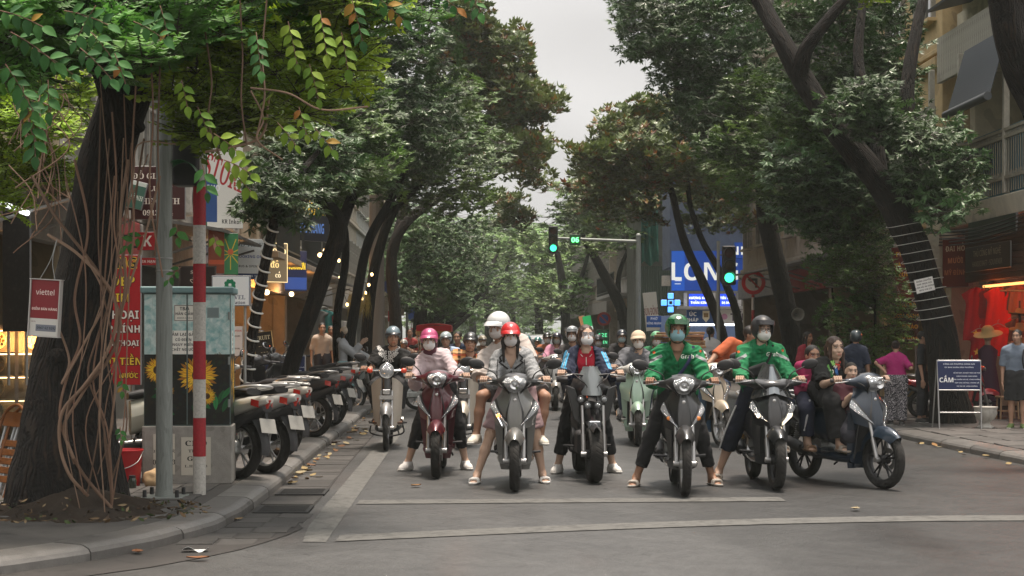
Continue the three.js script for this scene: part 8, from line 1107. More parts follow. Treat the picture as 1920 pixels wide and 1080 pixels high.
// ---------- street furniture ----------
{
const p = at(308, 938, 13.0).setY(PH), o = thing('lamp_pole', 'plain grey steel pole on a bolted base plate at the near left', 'pole', p);
part('shaft', [T(lathe([[0.068, 0], [0.066, 0.9], [0.064, 3], [0.056, 7]], 24), 0, 0.02, 0)], M.pole, o); part('base_plate', [rbox(0.34, 0.022, 0.34, 0.006, 0, 0.011, 0), cyl(0.075, 0.07, 0.05, 0, 0.045, 0, 20)], M.pole, o);
for (const [x, z] of [[-0.13, 0.13], [0.13, 0.13], [-0.13, -0.13], [0.13, -0.13]]) part('bolt', cyl(0.018, 0.016, 0.06, x, 0.05, z, 6), M.black, o);
part('strap_band', [0, 1].map((i) => T(new THREE.TorusGeometry(0.067, 0.006, 6, 20), 0, 1.95 - i * 0.1, 0, Math.PI / 2, 0, 0)), M.alloy, o);
const q = at(374, 928, 13.3).setY(PH), s = thing('striped_post', 'red and white banded signal post beside the painted cabinet', 'post', q);
const red = std([0.40, 0.012, 0.025], 0.5, { map: rep(grime, 2), bumpMap: rep(grain, 6), bumpScale: 0.001 }), wh = std([0.58, 0.57, 0.54], 0.55, { map: rep(grime, 2), bumpMap: rep(grain, 6), bumpScale: 0.001 }); for (let i = 0; i < 9; i++) part('band', cyl(0.0525, 0.0525, 0.318, 0, 0.16 + i * 0.32, 0, 22), i % 2 ? red : wh, s);
part('signal_head', [rbox(0.22, 0.44, 0.2, 0.03, -0.10, 2.78, 0.02)], M.black, s); part('signal_visor', shell((u, v) => { const a = lerp(0.35, 2.8, u); return [-0.10 + Math.cos(a) * 0.13, 2.62 + Math.sin(a) * 0.13, 0.13 + 0.22 * v * (0.5 + 0.5 * Math.sin(a))]; }, 14, 4, 0.005), std([0.012, 0.11, 0.03], 0.35), s); part('bracket', rod([0, 2.86, 0], [-0.1, 2.86, 0], 0.02), M.black, s);
}
{ // painted transformer cabinet
const p = at(351, 915, 14.25).setY(PH), o = thing('electrical_cabinet', 'painted electrical cabinet with sunflowers on a concrete plinth', 'electrical cabinet', p, 0.10), w = 0.76, dp = 0.5, h0 = 0.52, h1 = 1.70;
part('plinth', rbox(w + 0.03, h0, dp + 0.04, 0.012, 0, h0 / 2, -dp / 2), std([0.34, 0.33, 0.31], 0.9, { map: rep(grime, 1.2), bumpMap: rep(grain, 3), bumpScale: 0.004 }), o);
const face = canvasTex(768, 1190, (x, W, H) => {
x.fillStyle = '#b4c8c6'; x.fillRect(0, 0, W, H);
for (let i = 0; i < 700; i++) { x.fillStyle = pick(['rgba(225,232,228,0.22)', 'rgba(70,140,150,0.18)', 'rgba(190,210,205,0.25)', 'rgba(120,165,165,0.2)']); x.beginPath(); x.ellipse(R() * W, R() * H * 0.45, rr(8, 60), rr(8, 34), R() * 3, 0, 7); x.fill(); }
x.fillStyle = '#12140f'; x.fillRect(0, H * 0.46, W, H); for (let i = 0; i < 260; i++) { x.fillStyle = pick(['rgba(30,60,30,0.35)', 'rgba(10,30,45,0.4)', 'rgba(60,45,20,0.3)']); x.beginPath(); x.ellipse(R() * W, H * (0.46 + 0.54 * R()), rr(6, 40), rr(6, 20), R() * 3, 0, 7); x.fill(); }
const leaf = (cx, cy, a, L, w, c) => { x.save(); x.translate(cx, cy); x.rotate(a); x.fillStyle = c; x.beginPath(); x.moveTo(0, 0); x.quadraticCurveTo(L * 0.5, -w, L, 0); x.quadraticCurveTo(L * 0.5, w, 0, 0); x.fill(); x.strokeStyle = 'rgba(10,40,10,0.6)'; x.lineWidth = 2; x.beginPath(); x.moveTo(0, 0); x.lineTo(L, 0); x.stroke(); x.restore(); };
for (const [cx, cy, a] of [[90, 860, 0.2], [60, 940, -0.3], [470, 960, 0.6], [420, 1010, 1.0], [660, 1010, -1.2], [690, 960, -0.9], [640, 1060, -1.6], [700, 1080, -1.2], [140, 1040, 0.4]]) leaf(cx, cy, a, 150, 46, pick(['#1f6a35', '#2b8448', '#17552c']));
const flower = (cx, cy, r) => { for (let k = 0; k < 2; k++) for (let i = 0; i < 15; i++) leaf(cx, cy, i / 15 * 6.283 + k * 0.2, r * (1 - 0.12 * k), r * 0.17, pick(k ? ['#f0c22e', '#e8b020'] : ['#c8871a', '#d89c20', '#a86c14'])); x.fillStyle = '#2c1a0c'; x.beginPath(); x.arc(cx, cy, r * 0.30, 0, 7); x.fill(); for (let i = 0; i < 90; i++) { x.fillStyle = pick(['#5a3716', '#1a0f07', '#7a5020']); const a = R() * 6.28, q = Math.sqrt(R()) * r * 0.28; x.fillRect(cx + Math.cos(a) * q, cy + Math.sin(a) * q, 4, 4); } };
flower(120, 690, 130); flower(480, 740, 190); flower(560, 930, 90); flower(210, 880, 70);
x.fillStyle = '#d8d5cb'; x.fillRect(270, 95, 180, 150); x.strokeStyle = '#444'; x.lineWidth = 5; x.strokeRect(276, 101, 168, 138); x.fillStyle = '#26262a'; x.font = 'bold 42px sans-serif'; x.textAlign = 'center'; x.fillText('TBA', 360, 145); x.font = 'bold 34px sans-serif'; vt(x, 'HÀN CẨM', 360, 188, 34); x.font = '20px sans-serif'; x.fillText('400kVA-22/0.4', 360, 222);
x.fillStyle = '#e2e0d8'; x.fillRect(230, 330, 240, 215); x.fillStyle = '#2b2a2c'; x.font = 'bold 38px sans-serif'; vt(x, 'CẤM LẠI GẦN', 350, 378, 38); x.font = 'bold 34px sans-serif'; vt(x, 'CÓ ĐIỆN', 350, 425, 34); vt(x, 'NGUY HIỂM', 350, 470, 34); vt(x, 'CHẾT NGƯỜI', 350, 515, 34);
x.fillStyle = '#7f8f90'; x.fillRect(560, 120, 110, 95); x.fillStyle = '#5d6a6c'; for (let i = 0; i < 8; i++) x.fillRect(568, 130 + i * 10, 94, 4);
x.fillStyle = 'rgba(25,30,30,0.8)'; x.fillRect(W * 0.5 - 2, 0, 4, H); x.fillRect(0, H * 0.685, W, 4);
for (let i = 0; i < 60; i++) { x.fillStyle = 'rgba(80,60,40,0.12)'; x.fillRect(R() * W, R() * H, rr(2, 5), rr(20, 120)); }
});
part('body', rbox(w, h1 - h0, dp, 0.008, 0, (h0 + h1) / 2, -dp / 2), std([0.16, 0.22, 0.22], 0.6, { map: grime }), o);
for (const s of [-1, 1]) { const g = new THREE.PlaneGeometry(w / 2 - 0.01, h1 - h0 - 0.02); const u = g.attributes.uv; for (let i = 0; i < u.count; i++) u.setX(i, (s < 0 ? 0 : 0.5) + u.getX(i) * 0.5); g.translate(s * w / 4, (h0 + h1) / 2, 0.004); part('door', g, std(0xffffff, 0.5, { map: face }), o); }
{ const g = new THREE.PlaneGeometry(dp - 0.02, h1 - h0 - 0.02); g.rotateY(Math.PI / 2); g.translate(w / 2 + 0.003, (h0 + h1) / 2, -dp / 2); part('side_painting', g, std(0xffffff, 0.5, { map: face }), o); }
part('roof', rbox(w + 0.06, 0.06, dp + 0.08, 0.015, 0, h1 + 0.03, -dp / 2), std([0.17, 0.29, 0.31], 0.5, { map: grime }), o);
part('handle', rbox(0.03, 0.11, 0.03, 0.008, -0.24, 1.32, 0.02), M.alloy, o); for (const y of [0.72, 1.1, 1.5]) part('hinge', cyl(0.012, 0.012, 0.07, w / 2 - 0.01, y, 0.008, 10), M.pole, o);
for (const [x, yy, ww, hh, ls] of [[-0.20, 0.27, 0.19, 0.36, ['SỬA', 'ĐIỆN NƯỚC', '0946.83']], [0.08, 0.25, 0.26, 0.34, ['CHO', 'THUÊ', 'GẤp', 'L.HỆ 0928']]]) part('pasted_notice', T(new THREE.PlaneGeometry(ww, hh), x, yy, 0.0235), std(0xffffff, 0.9, { map: signTex(256, 460, '#bdb8ac', ls.map((t, i) => [t, 0.5, 0.16 + i * 0.8 / ls.length, [86, 48, 74, 40][i % 4], '#2a2a2c', { f: 'serif' }])) }), o);
}
{ // bucket
const p = at(236, 912, 14.0).setY(PH), o = thing('bucket', 'red plastic tub standing beside the big tree in front of the cabinet', 'bucket', p);
part('tub', T(lathe([[0.001, 0], [0.115, 0], [0.12, 0.01], [0.142, 0.30], [0.152, 0.315], [0.152, 0.33], [0.142, 0.33], [0.136, 0.30], [0.112, 0.02], [0.001, 0.02]], 32), 0, 0, 0), phy([0.42, 0.010, 0.015], 0.4, { map: grime }), o); part('handle', tube([[-0.15, 0.31, 0], [-0.12, 0.22, 0.11], [0, 0.17, 0.15], [0.12, 0.22, 0.11], [0.15, 0.31, 0]], 0.004, 20, 5), M.steel, o);
const j = thing('glass_jar', 'small dark glass jar in front of the red tub', 'jar', at(248, 915, 13.75).setY(PH)); part('jar', T(lathe([[0.001, 0], [0.035, 0], [0.037, 0.08], [0.028, 0.10], [0.028, 0.105]], 18), 0, 0, 0), phy([0.03, 0.04, 0.03], 0.1, { clearcoat: 1 }), j); part('lid', cyl(0.03, 0.03, 0.02, 0, 0.112, 0, 16), M.black, j);
solo('sack', 'small tan cloth bag at the foot of the cabinet plinth behind the pole', 'bag', skin((x, y, z) => Math.max(dEll(ell([0, 0.06, 0], [0.11, 0.10, 0.08]), x, y, z) + 0.02 * N3(x * 14, y * 14, z * 14), -y), [-0.15, -0.02, -0.12], [0.15, 0.2, 0.12], 0.012), cloth([0.42, 0.29, 0.16]), undefined, at(292, 915, 14.0).setY(PH));
}
{ // hanging plate on the tree
const t = signAt('hanging_sign', 'red and white sign hanging from a vine on the big tree', 'sign', 57, 524, 114, 631, 11.55, signTex(440, 820, '#7d1c24', [['viettel', 0.5, 0.22, 108, '#eadfd8', { b: false }], ['ĐIỂM BÁN HÀNG', 0.5, 0.52, 50, '#e6d6cc'], ['0967 62 9292', 0.60, 0.86, 50, '#2d3038']], (x, w, h) => { x.fillStyle = '#c9c7c2'; x.fillRect(0, h * 0.69, w, h * 0.31); x.fillStyle = '#6f7480'; x.fillRect(w * 0.22, h * 0.80, w * 0.72, h * 0.12); x.fillStyle = '#5a2026'; x.font = '26px sans-serif'; vt(x, 'Mã ĐL', 20, h * 0.76, 26); }), { yaw: -0.12, tilt: -0.06, t: 0.03, back: std([0.45, 0.44, 0.43], 0.6), frame: std([0.5, 0.48, 0.46], 0.6) });
part('hanger', [tube([[-0.06, 0.20, 0], [0, 0.34, -0.03], [0.03, 0.5, -0.06]], 0.003, 10, 5), tube([[0.06, 0.20, 0], [0.02, 0.34, -0.03], [0.03, 0.5, -0.06]], 0.003, 10, 5)], M.steel, t);
const n = signAt('paper_notice', 'white paper notice with black lines pasted round the leaning trunk', 'paper notice', 1715, 521, 1752, 548, 23.72, signTex(400, 290, '#d9d8d6', ['NHẬN CHUYỂN', 'NHÀ TRỌN GÓI', 'LIÊN HỆ: Mr DŨNG', '0972 418 279'].map((s, i) => [s, 0.5, 0.17 + i * 0.22, 46, '#1d1d20'])), { t: 0.004, tilt: 0.22, yaw: 0.1 }); void n;
}
{ // folding chairs at the left edge
const mats = [std([0.45, 0.26, 0.11], 0.55, { map: woodTex }), std([0.42, 0.44, 0.45], 0.45, { metalness: 0.5 }), std([0.05, 0.20, 0.34], 0.5)];
const labs = ['outermost folded chair with a pale wooden back, left edge', 'folded chair with a light wooden hoop, second from the left edge', 'folded chair of grey steel tube between wooden ones', 'folded chair with a dark wooden back, middle of the stack', 'folded chair with a bright blue hoop at the left edge', 'folded chair leaning nearest the big tree, brown slats'];
for (let i = 0; i < 6; i++) {
const d = 13.1 - i * 0.06, o = thing('folding_chair', labs[i], 'folding chair', at(-14 + i * 15, 940, d).setY(PH), 0.75, 'folded chairs stacked at the left edge'); o.rotation.order = 'YXZ'; o.rotation.x = 0; o.rotation.z = -0.28 - i * 0.02;
const m = mats[[0, 0, 1, 0, 2, 0][i]]; part('hoop', tube([[0, 0, -0.20], [0, 0.45, -0.21], [0, 0.70, -0.18], [0, 0.78, 0], [0, 0.70, 0.18], [0, 0.45, 0.21], [0, 0, 0.20]], 0.014, 40, 8), m, o); part('leg', [rod([0.03, 0, -0.17], [0.03, 0.6, -0.17], 0.011), rod([0.03, 0, 0.17], [0.03, 0.6, 0.17], 0.011)], mats[1], o);
for (let k = 0; k < 5; k++) part('slat', rbox(0.014, 0.055, 0.34, 0.005, 0.035, 0.16 + k * 0.075, 0, 0, 1), i === 4 ? mats[2] : mats[0], o);
part('backrest', T(shell((u, v) => [0.02 * Math.sin(u * 3.14), lerp(0.60, 0.72, v), lerp(-0.17, 0.17, u)], 8, 3, 0.01)), m, o);
}
}
{ // glass display cabinet with lace and basketwork, in front of the left shop
const p = S(-5.15, 18.2), o = thing('display_cabinet', 'glass display cabinet lit inside, filled with lace and woven pieces, left edge', 'display cabinet', [p.x, 0.42, p.z], 0.35), w = 0.95, h = 1.1, dp = 0.4, fm = std([0.20, 0.18, 0.15], 0.5, { map: grime });
part('frame', [...[-1, 0, 1].map((s) => box(0.04, h, 0.04, s * w / 2, h / 2, 0)), ...[-1, 1].map((s) => box(0.04, h, 0.04, s * w / 2, h / 2, -dp)), box(w + 0.04, 0.04, dp, 0, h, -dp / 2), box(w + 0.04, 0.05, dp, 0, 0, -dp / 2), box(w + 0.04, h, 0.02, 0, h / 2, -dp - 0.02)], fm, o);
for (let i = 0; i < 3; i++) part('shelf', box(w - 0.02, 0.015, dp - 0.05, 0, 0.27 * (i + 1), -dp / 2), fm, o);
part('glass', box(w - 0.05, h - 0.06, 0.005, 0, h / 2, -0.005), phy([0.95, 0.97, 0.97], 0.02, { transmission: 1, thickness: 0 }), o);
for (let i = 0; i < 4; i++) part('shelf_lamp', box(w - 0.15, 0.012, 0.02, 0, 0.27 * (i + 1) - 0.02, -dp + 0.08), glow([1, 0.62, 0.28], 2), o);
const lace = [[0.55, 0.42, 0.25], [0.6, 0.5, 0.36], [0.45, 0.32, 0.18]].map((c) => std(c, 0.8)); const rows = [];
for (let i = 0; i < 4; i++) for (const s of [-0.24, 0.22]) { const c = [s + rr(-0.03, 0.03), 0.27 * i + 0.14, -0.2], g = [T(new THREE.TorusGeometry(0.095, 0.014, 6, 24), ...c), T(new THREE.TorusGeometry(0.05, 0.010, 6, 20), ...c), T(cyl(0.10, 0.10, 0.01, 0, 0, 0, 20), c[0], c[1], c[2] - 0.02, Math.PI / 2, 0, 0)]; for (let k = 0; k < 10; k++) { const a = k * 0.628; g.push(T(new THREE.TorusGeometry(0.022, 0.006, 5, 10), c[0] + Math.cos(a) * 0.072, c[1] + Math.sin(a) * 0.072, c[2] + 0.01)); } part('lace_piece', g, pick(lace), o); void rows; }
const l = new THREE.PointLight(0xffb060, 1.2, 3, 2); l.position.copy(V(p.x + 0.1, 1.35, p.z - 0.05)); l.castShadow = true; l.shadow.radius = 4; scene.add(l);
part('stand', [-1, 1].flatMap((s) => [box(0.05, 0.32, 0.05, s * 0.42, -0.17, -0.05), box(0.05, 0.32, 0.05, s * 0.42, -0.17, -dp + 0.05)]), M.black, o);
}
{ // strip lamp and boards at the far left shop
const a = at(-20, 372, 17.2), b = at(52, 400, 17.8); solo('strip_lamp', 'thin white tube lamp under the awning at the left edge', 'lamp', rod(a, b, 0.03, 0.03, 8), glow([0.95, 0.97, 1], 0.7));
signAt('dark_board', 'tall dark board behind the hanging sign at the left edge', 'board', 6, 395, 58, 622, 17.9, signTex(64, 128, '#14100d', []), { t: 0.06, legs: [-0.1, 0.1], leg: 0.6 });
}
// ---------- traffic signals and signs ----------
function signalHead(parent, x, y, z, s, lit) {
part('housing', rbox(0.36 * s, 1.05 * s, 0.22 * s, 0.04 * s, x, y, z), M.black, parent);
for (let i = 0; i < 3; i++) { const yy = y + (0.33 - i * 0.33) * s; const on = i === lit; const l = part('lamp', T(lathe([[0.001, 0.03], [0.09, 0.02], [0.125, 0]].map(([r, h]) => [r * s, h * s]), 24), x, yy, z + 0.112 * s, Math.PI / 2, 0, 0), on ? glow([0.04, 1, 0.38], 0.8, [0.1, 0.4, 0.3]) : std([[0.06, 0.008, 0.008], [0.06, 0.04, 0.01], [0.01, 0.05, 0.03]][i], 0.3), parent);
part('visor', shell((u, v) => { const a = lerp(-0.25, 3.39, u); return [x + Math.cos(a) * 0.15 * s, yy + Math.sin(a) * 0.15 * s, z + (0.11 + 0.24 * v * (0.55 + 0.45 * Math.sin(a))) * s]; }, 14, 3, 0.006), M.black, l); }
}
{
const d = 61, p = at(1197, 640, d).setY(0), o = thing('signal_gantry', 'tall grey post with a long arm carrying a green traffic light and countdown', 'traffic light', p), sc = d / F, yt = CY + (630 - 447) * sc;
part('post', T(lathe([[0.11, 0], [0.10, 3], [0.085, yt + 0.1]], 18), 0, 0, 0), M.pole, o); part('arm', rod([0.05, yt - 0.12, 0], [(1030 - 1197) * sc, yt + 0.02, 0.02], 0.06, 0.045, 12), M.pole, o); part('post_cap', ball(0.10, 0, yt + 0.1, 0), M.pole, o);
signalHead(o, (1037 - 1197) * sc, CY + (630 - 450) * sc, 0.2, 0.98, 2);
const t = canvasTex(128, 128, (x) => { x.fillStyle = '#031a08'; x.fillRect(0, 0, 128, 128); x.fillStyle = '#5cff7e'; x.font = 'bold 92px sans-serif'; x.textAlign = 'center'; x.fillText('06', 64, 98); });
part('countdown_box', rbox(0.42, 0.40, 0.12, 0.02, (1078 - 1197) * sc, yt - 0.06, 0.12), M.black, o); part('countdown_face', T(new THREE.PlaneGeometry(0.38, 0.36), (1078 - 1197) * sc, yt - 0.06, 0.184), std([0.2, 0.2, 0.2], 0.4, { map: t, emissive: 0xffffff, emissiveMap: t, emissiveIntensity: 1.3 }), o);
const q = at(1347, 760, 42).setY(0), o2 = thing('traffic_light', 'near traffic light showing green on a slim grey post', 'traffic light', q), s2 = 42 / F;
part('post', rod([0, 0, 0], [0, CY + (630 - 452) * s2, 0], 0.05, 0.045, 12), M.pole, o2); signalHead(o2, (1366 - 1347) * s2, CY + (630 - 498) * s2, 0.05, 0.98, 2); part('bracket', [rod([0, CY + (630 - 478) * s2, 0], [0.2, CY + (630 - 478) * s2, 0.02], 0.02), rod([0, CY + (630 - 518) * s2, 0], [0.2, CY + (630 - 518) * s2, 0.02], 0.02)], M.black, o2);
}
function roundSign(px, py, d, rpx, label, draw, o = {}) {
const c = at(px, py, d), r = rpx * d / F, t = thing('round_sign', label, 'road sign', [c.x, 0, c.z]); const cx = o.px !== undefined ? (o.px - px) * d / F : 0;
const tx = canvasTex(256, 256, (x) => { x.save(); x.beginPath(); x.arc(128, 128, 128, 0, 7); x.clip(); draw(x); x.restore(); });
part('disc', T(cyl(r, r, 0.03, 0, 0, 0, 36), 0, c.y, 0.05, Math.PI / 2, 0, 0), std(o.back || [0.3, 0.3, 0.3], 0.5), t); part('face', T(new THREE.CircleGeometry(r * 0.99, 36), 0, c.y, 0.069), std(0xffffff, 0.5, { map: tx }), t);
const n = 9, H = c.y + r * 0.9; if (o.stripe) for (let i = 0; i < n; i++) part('band', cyl(0.045, 0.045, H / n - 0.002, cx, H / n * (i + 0.5), 0, 14), i % 2 ? std([0.40, 0.015, 0.025], 0.5) : std([0.6, 0.6, 0.58], 0.5), t); else part('post', rod([cx, 0, 0], [cx, H, 0], 0.035, 0.035, 12), M.pole, t);
return t;
}
roundSign(1412, 530, 45, 22.5, 'no left turn sign, black arrow crossed in red, on a banded post', (x) => { x.fillStyle = '#d8172a'; x.fillRect(0, 0, 256, 256); x.fillStyle = '#f2f0ec'; x.beginPath(); x.arc(128, 128, 88, 0, 7); x.fill(); x.fillStyle = '#17171a'; x.fillRect(146, 92, 26, 90); x.fillRect(92, 82, 80, 26); x.beginPath(); x.moveTo(66, 95); x.lineTo(100, 66); x.lineTo(100, 124); x.fill(); x.strokeStyle = '#b5131f'; x.lineWidth = 18; x.beginPath(); x.moveTo(66, 66); x.lineTo(192, 190); x.stroke(); }, { stripe: true });
roundSign(1132, 598, 76, 13, 'blue no parking sign with a red ring and slash far on the right', (x) => { x.fillStyle = '#a5161f'; x.fillRect(0, 0, 256, 256); x.fillStyle = '#1b3f8f'; x.beginPath(); x.arc(128, 128, 84, 0, 7); x.fill(); x.strokeStyle = '#a5161f'; x.lineWidth = 26; x.beginPath(); x.moveTo(66, 66); x.lineTo(192, 190); x.stroke(); });
roundSign(735, 537, 58, 16, 'large plain blue round sign on a red and white post in the left row', (x) => { x.fillStyle = '#10336e'; x.fillRect(0, 0, 256, 256); x.fillStyle = '#0c2a5c'; x.fillRect(0, 120, 256, 8); }, { stripe: true, px: 730 });
roundSign(776, 590, 74, 13, 'smaller farther blue round sign behind the larger one', (x) => { x.fillStyle = '#10336e'; x.fillRect(0, 0, 256, 256); }, { stripe: true, px: 772, back: [0.02, 0.05, 0.16] });
solo('concrete_pole', 'tall weathered concrete pole among the left row trunks', 'pole', [T(lathe([[0.21, 0], [0.17, 4.5], [0.15, 8]], 16), 0, 0, 0)], M.concrete, undefined, at(706, 745, 38).setY(0));
solo('grey_post', 'thin grey post behind the blue round signs', 'post', [rod([0, 0, 0], [0, CY + 120 * 66 / F, 0], 0.06, 0.05, 10)], M.pole, undefined, at(763, 690, 66).setY(0));
signAt('blank_board', 'blank pale board behind the first blue round sign', 'board', 718, 555, 758, 592, 62, signTex(64, 64, '#9b968a', []), { legs: [0], leg: 1.6 });
{ // stone block wall, far left
const o = thing('block_wall', 'low wall of pale stone blocks behind the trunks, left row', 'wall', S(-4.0, 46), STREET_YAW); const ms = [0.24, 0.30, 0.2].map((k) => std([k, k * 0.97, k * 0.9], 0.9, { map: grime })); for (let r = 0; r < 5; r++) for (let i = 0; i < 9; i++) part('block', rbox(0.25, 0.34, 0.78, 0.02, 0, PH + 0.18 + r * 0.36, -i * 0.8 - (r % 2) * 0.4, 0, 1), pick(ms), o);
}
{ // string of bulbs with straw
const o = thing('string_lights', 'string of warm bare bulbs looped between the left row trees', 'string lights', [0, 0, 0]), pts = [[612, 440, 31], [632, 470, 31], [640, 530, 31.2], [656, 572, 31.4], [675, 560, 31.6], [688, 538, 31.8], [700, 500, 32]].map((p) => at(...p)); part('cable', tube(pts, 0.006, 60, 5), M.black, o);
const c = new THREE.CatmullRomCurve3(pts), bm = glow([1, 0.62, 0.24], 2.5, [0.5, 0.4, 0.2]); for (let i = 0; i < 12; i++) { const p = c.getPoint((i + 0.5) / 12); part('bulb', ball(0.028, p.x, p.y - 0.05, p.z, [1, 1.2, 1], 10), bm, o); }
const st = []; for (let i = 0; i < 260; i++) { const x = rr(652, 694), y = rr(545, 575), a = at(x, y, rr(31.2, 31.9)); st.push(rod(a, a.clone().add(V(rr(-0.06, 0.06), -rr(0.12, 0.34), rr(-0.05, 0.05))), 0.004, 0.002, 3)); } solo('hanging_straw', 'tuft of yellow dried grass hanging under the bulbs', 'dried grass', st, std([0.30, 0.25, 0.07], 0.9));
const lamps = [[610, 470, 41], [628, 437, 41], [600, 478, 42]]; for (const [x, y, d] of lamps) { const b = thing('bulb_lamp', ['warm bulb under the left balcony, lowest', 'warm bulb under the left balcony, highest', 'warm bulb under the left balcony, leftmost'][lamps.findIndex((q) => q[0] === x)], 'lamp', at(x, y, d)); part('bulb', ball(0.06, 0, 0, 0, [1, 1, 1], 10), bm, b); part('socket', cyl(0.03, 0.03, 0.08, 0, 0.09, 0, 10), M.black, b); }
}
// ---------- goods, garments, planters ----------
function garmentShape(w, h, flare, sl) { return shell((u, v) => { const t = (u - 0.5) * 2, yy = -h * v, half = lerp(w * 0.42, w * flare, sstep(0.1, 1, v)) * (v < 0.06 ? 0.75 : 1) + (v > 0.05 && v < 0.30 ? sl * (1 - (v - 0.05) / 0.25) * Math.abs(t) : 0); return [t * half, yy - 0.05 * Math.abs(t) * (v < 0.2 ? 1 : 0), 0.06 * (1 - t * t) + 0.018 * Math.sin(t * 9 + v * 4)]; }, 14, 12, 0.012); }
{
const G = 'clothes hanging at the red lit shop', list = [[1832, 588, 27.6, 0.42, 0.92, [0.33, 0.012, 0.02], 'long dark red dress with a yellow star, leftmost at the shop'], [1838, 655, 27.4, 0.34, 0.62, [0.30, 0.012, 0.02], 'red tunic hung below the leftmost dress'], [1872, 580, 27.2, 0.40, 0.75, [0.55, 0.02, 0.02], 'bright red dress glowing in the middle of the shop'], [1872, 640, 27.1, 0.40, 0.5, [0.5, 0.02, 0.02], 'bright red top hung under the glowing dress'], [1868, 552, 27.3, 0.30, 0.45, [0.10, 0.05, 0.05], 'dark jacket hanging at the top of the shop rail'], [1883, 552, 27.2, 0.26, 0.42, [0.32, 0.20, 0.16], 'tan blouse hanging at the top of the shop rail'], [1897, 555, 27.1, 0.28, 0.48, [0.08, 0.08, 0.10], 'black top on the rail right of the tan blouse'], [1910, 560, 26.8, 0.3, 0.5, [0.22, 0.1, 0.08], 'rust coloured top at the right end of the rail'], [1850, 570, 27.5, 0.3, 0.5, [0.16, 0.02, 0.03], 'maroon top between the two red dresses'], [1908, 630, 26.7, 0.3, 0.6, [0.12, 0.06, 0.05], 'brown garment hanging behind the man at the right edge']];
for (const [x, y, d, w, h, c, l] of list) { const p = at(x, y, d), o = thing('hanging_garment', l, 'garment', [p.x, p.y + h / 2, p.z], -0.5, G); part('cloth', garmentShape(w, h, 0.55, 0.10), cloth(c), o); part('hanger', [tube([[-0.15, -0.02, 0.03], [0, 0.05, 0.03], [0.15, -0.02, 0.03]], 0.006, 10, 5), tube([[0, 0.05, 0.03], [0.0, 0.10, 0.03], [0.02, 0.12, 0.03]], 0.004, 8, 5)], M.steel, o); }
const st = []; for (let i = 0; i < 10; i++) { const a = i * 0.6283, r = i % 2 ? 0.026 : 0.066; st.push([Math.sin(a) * r, Math.cos(a) * r]); } for (const [x, y] of [[1830, 625], [1832, 660]]) { const p = at(x, y, 27.25), s = solo('star_patch', y < 640 ? 'yellow star on the long dark red dress' : 'yellow star on the red tunic', 'star emblem', prism(st, 0.006, 0.001), std([0.6, 0.45, 0.06], 0.7), undefined, p); s.rotation.y = -0.5; }
// mannequin with a straw hat, baskets
const mp = at(1852, 790, 26.0).setY(PH), mq = thing('mannequin', 'dark draped mannequin wearing a straw hat at the clothes shop', 'mannequin', mp); part('dress', T(lathe([[0.001, 1.18], [0.06, 1.17], [0.16, 1.08], [0.13, 0.85], [0.20, 0.4], [0.24, 0.05], [0.23, 0.04]], 24), 0, 0, 0), cloth([0.06, 0.025, 0.05]), mq); part('neck_block', [cyl(0.045, 0.045, 0.12, 0, 1.2, 0, 14), ball(0.085, 0, 1.32, 0, [0.85, 1.15, 1])], std([0.4, 0.3, 0.22], 0.6), mq);
part('straw_hat', T(lathe([[0.001, 0.11], [0.06, 0.105], [0.10, 0.06], [0.105, 0.01], [0.22, -0.02], [0.235, -0.035], [0.23, -0.04], [0.10, 0.0]], 28), 0, 1.38, 0.01, 0.2, 0, 0.18), std([0.46, 0.30, 0.12], 0.85, { bumpMap: rep(clothTex, 4), bumpScale: 0.004 }), mq);
const rk = thing('hat_rack', 'stand with woven brown hats stacked down its side inside the shop', 'hat stand', at(1912, 790, 26.3).setY(PH)); part('pole', rod([0, 0, 0], [0, 1.9, 0], 0.02), M.black, rk); for (let i = 0; i < 6; i++) part('hat', T(lathe([[0.001, 0.08], [0.07, 0.07], [0.09, 0], [0.19, -0.02], [0.18, -0.03]], 20), 0, 0.5 + i * 0.24, 0.04, rr(-0.1, 0.25), 0, rr(-0.2, 0.2)), std([0.28 * rr(0.7, 1.2), 0.16, 0.08], 0.85), rk);
const hr = thing('garment_rail', 'steel rail along the front of the clothes shop', 'rail', [0, 0, 0]); part('rail', rod(at(1826, 545, 27.9), at(1925, 545, 26.4), 0.018), M.steel, hr);
}
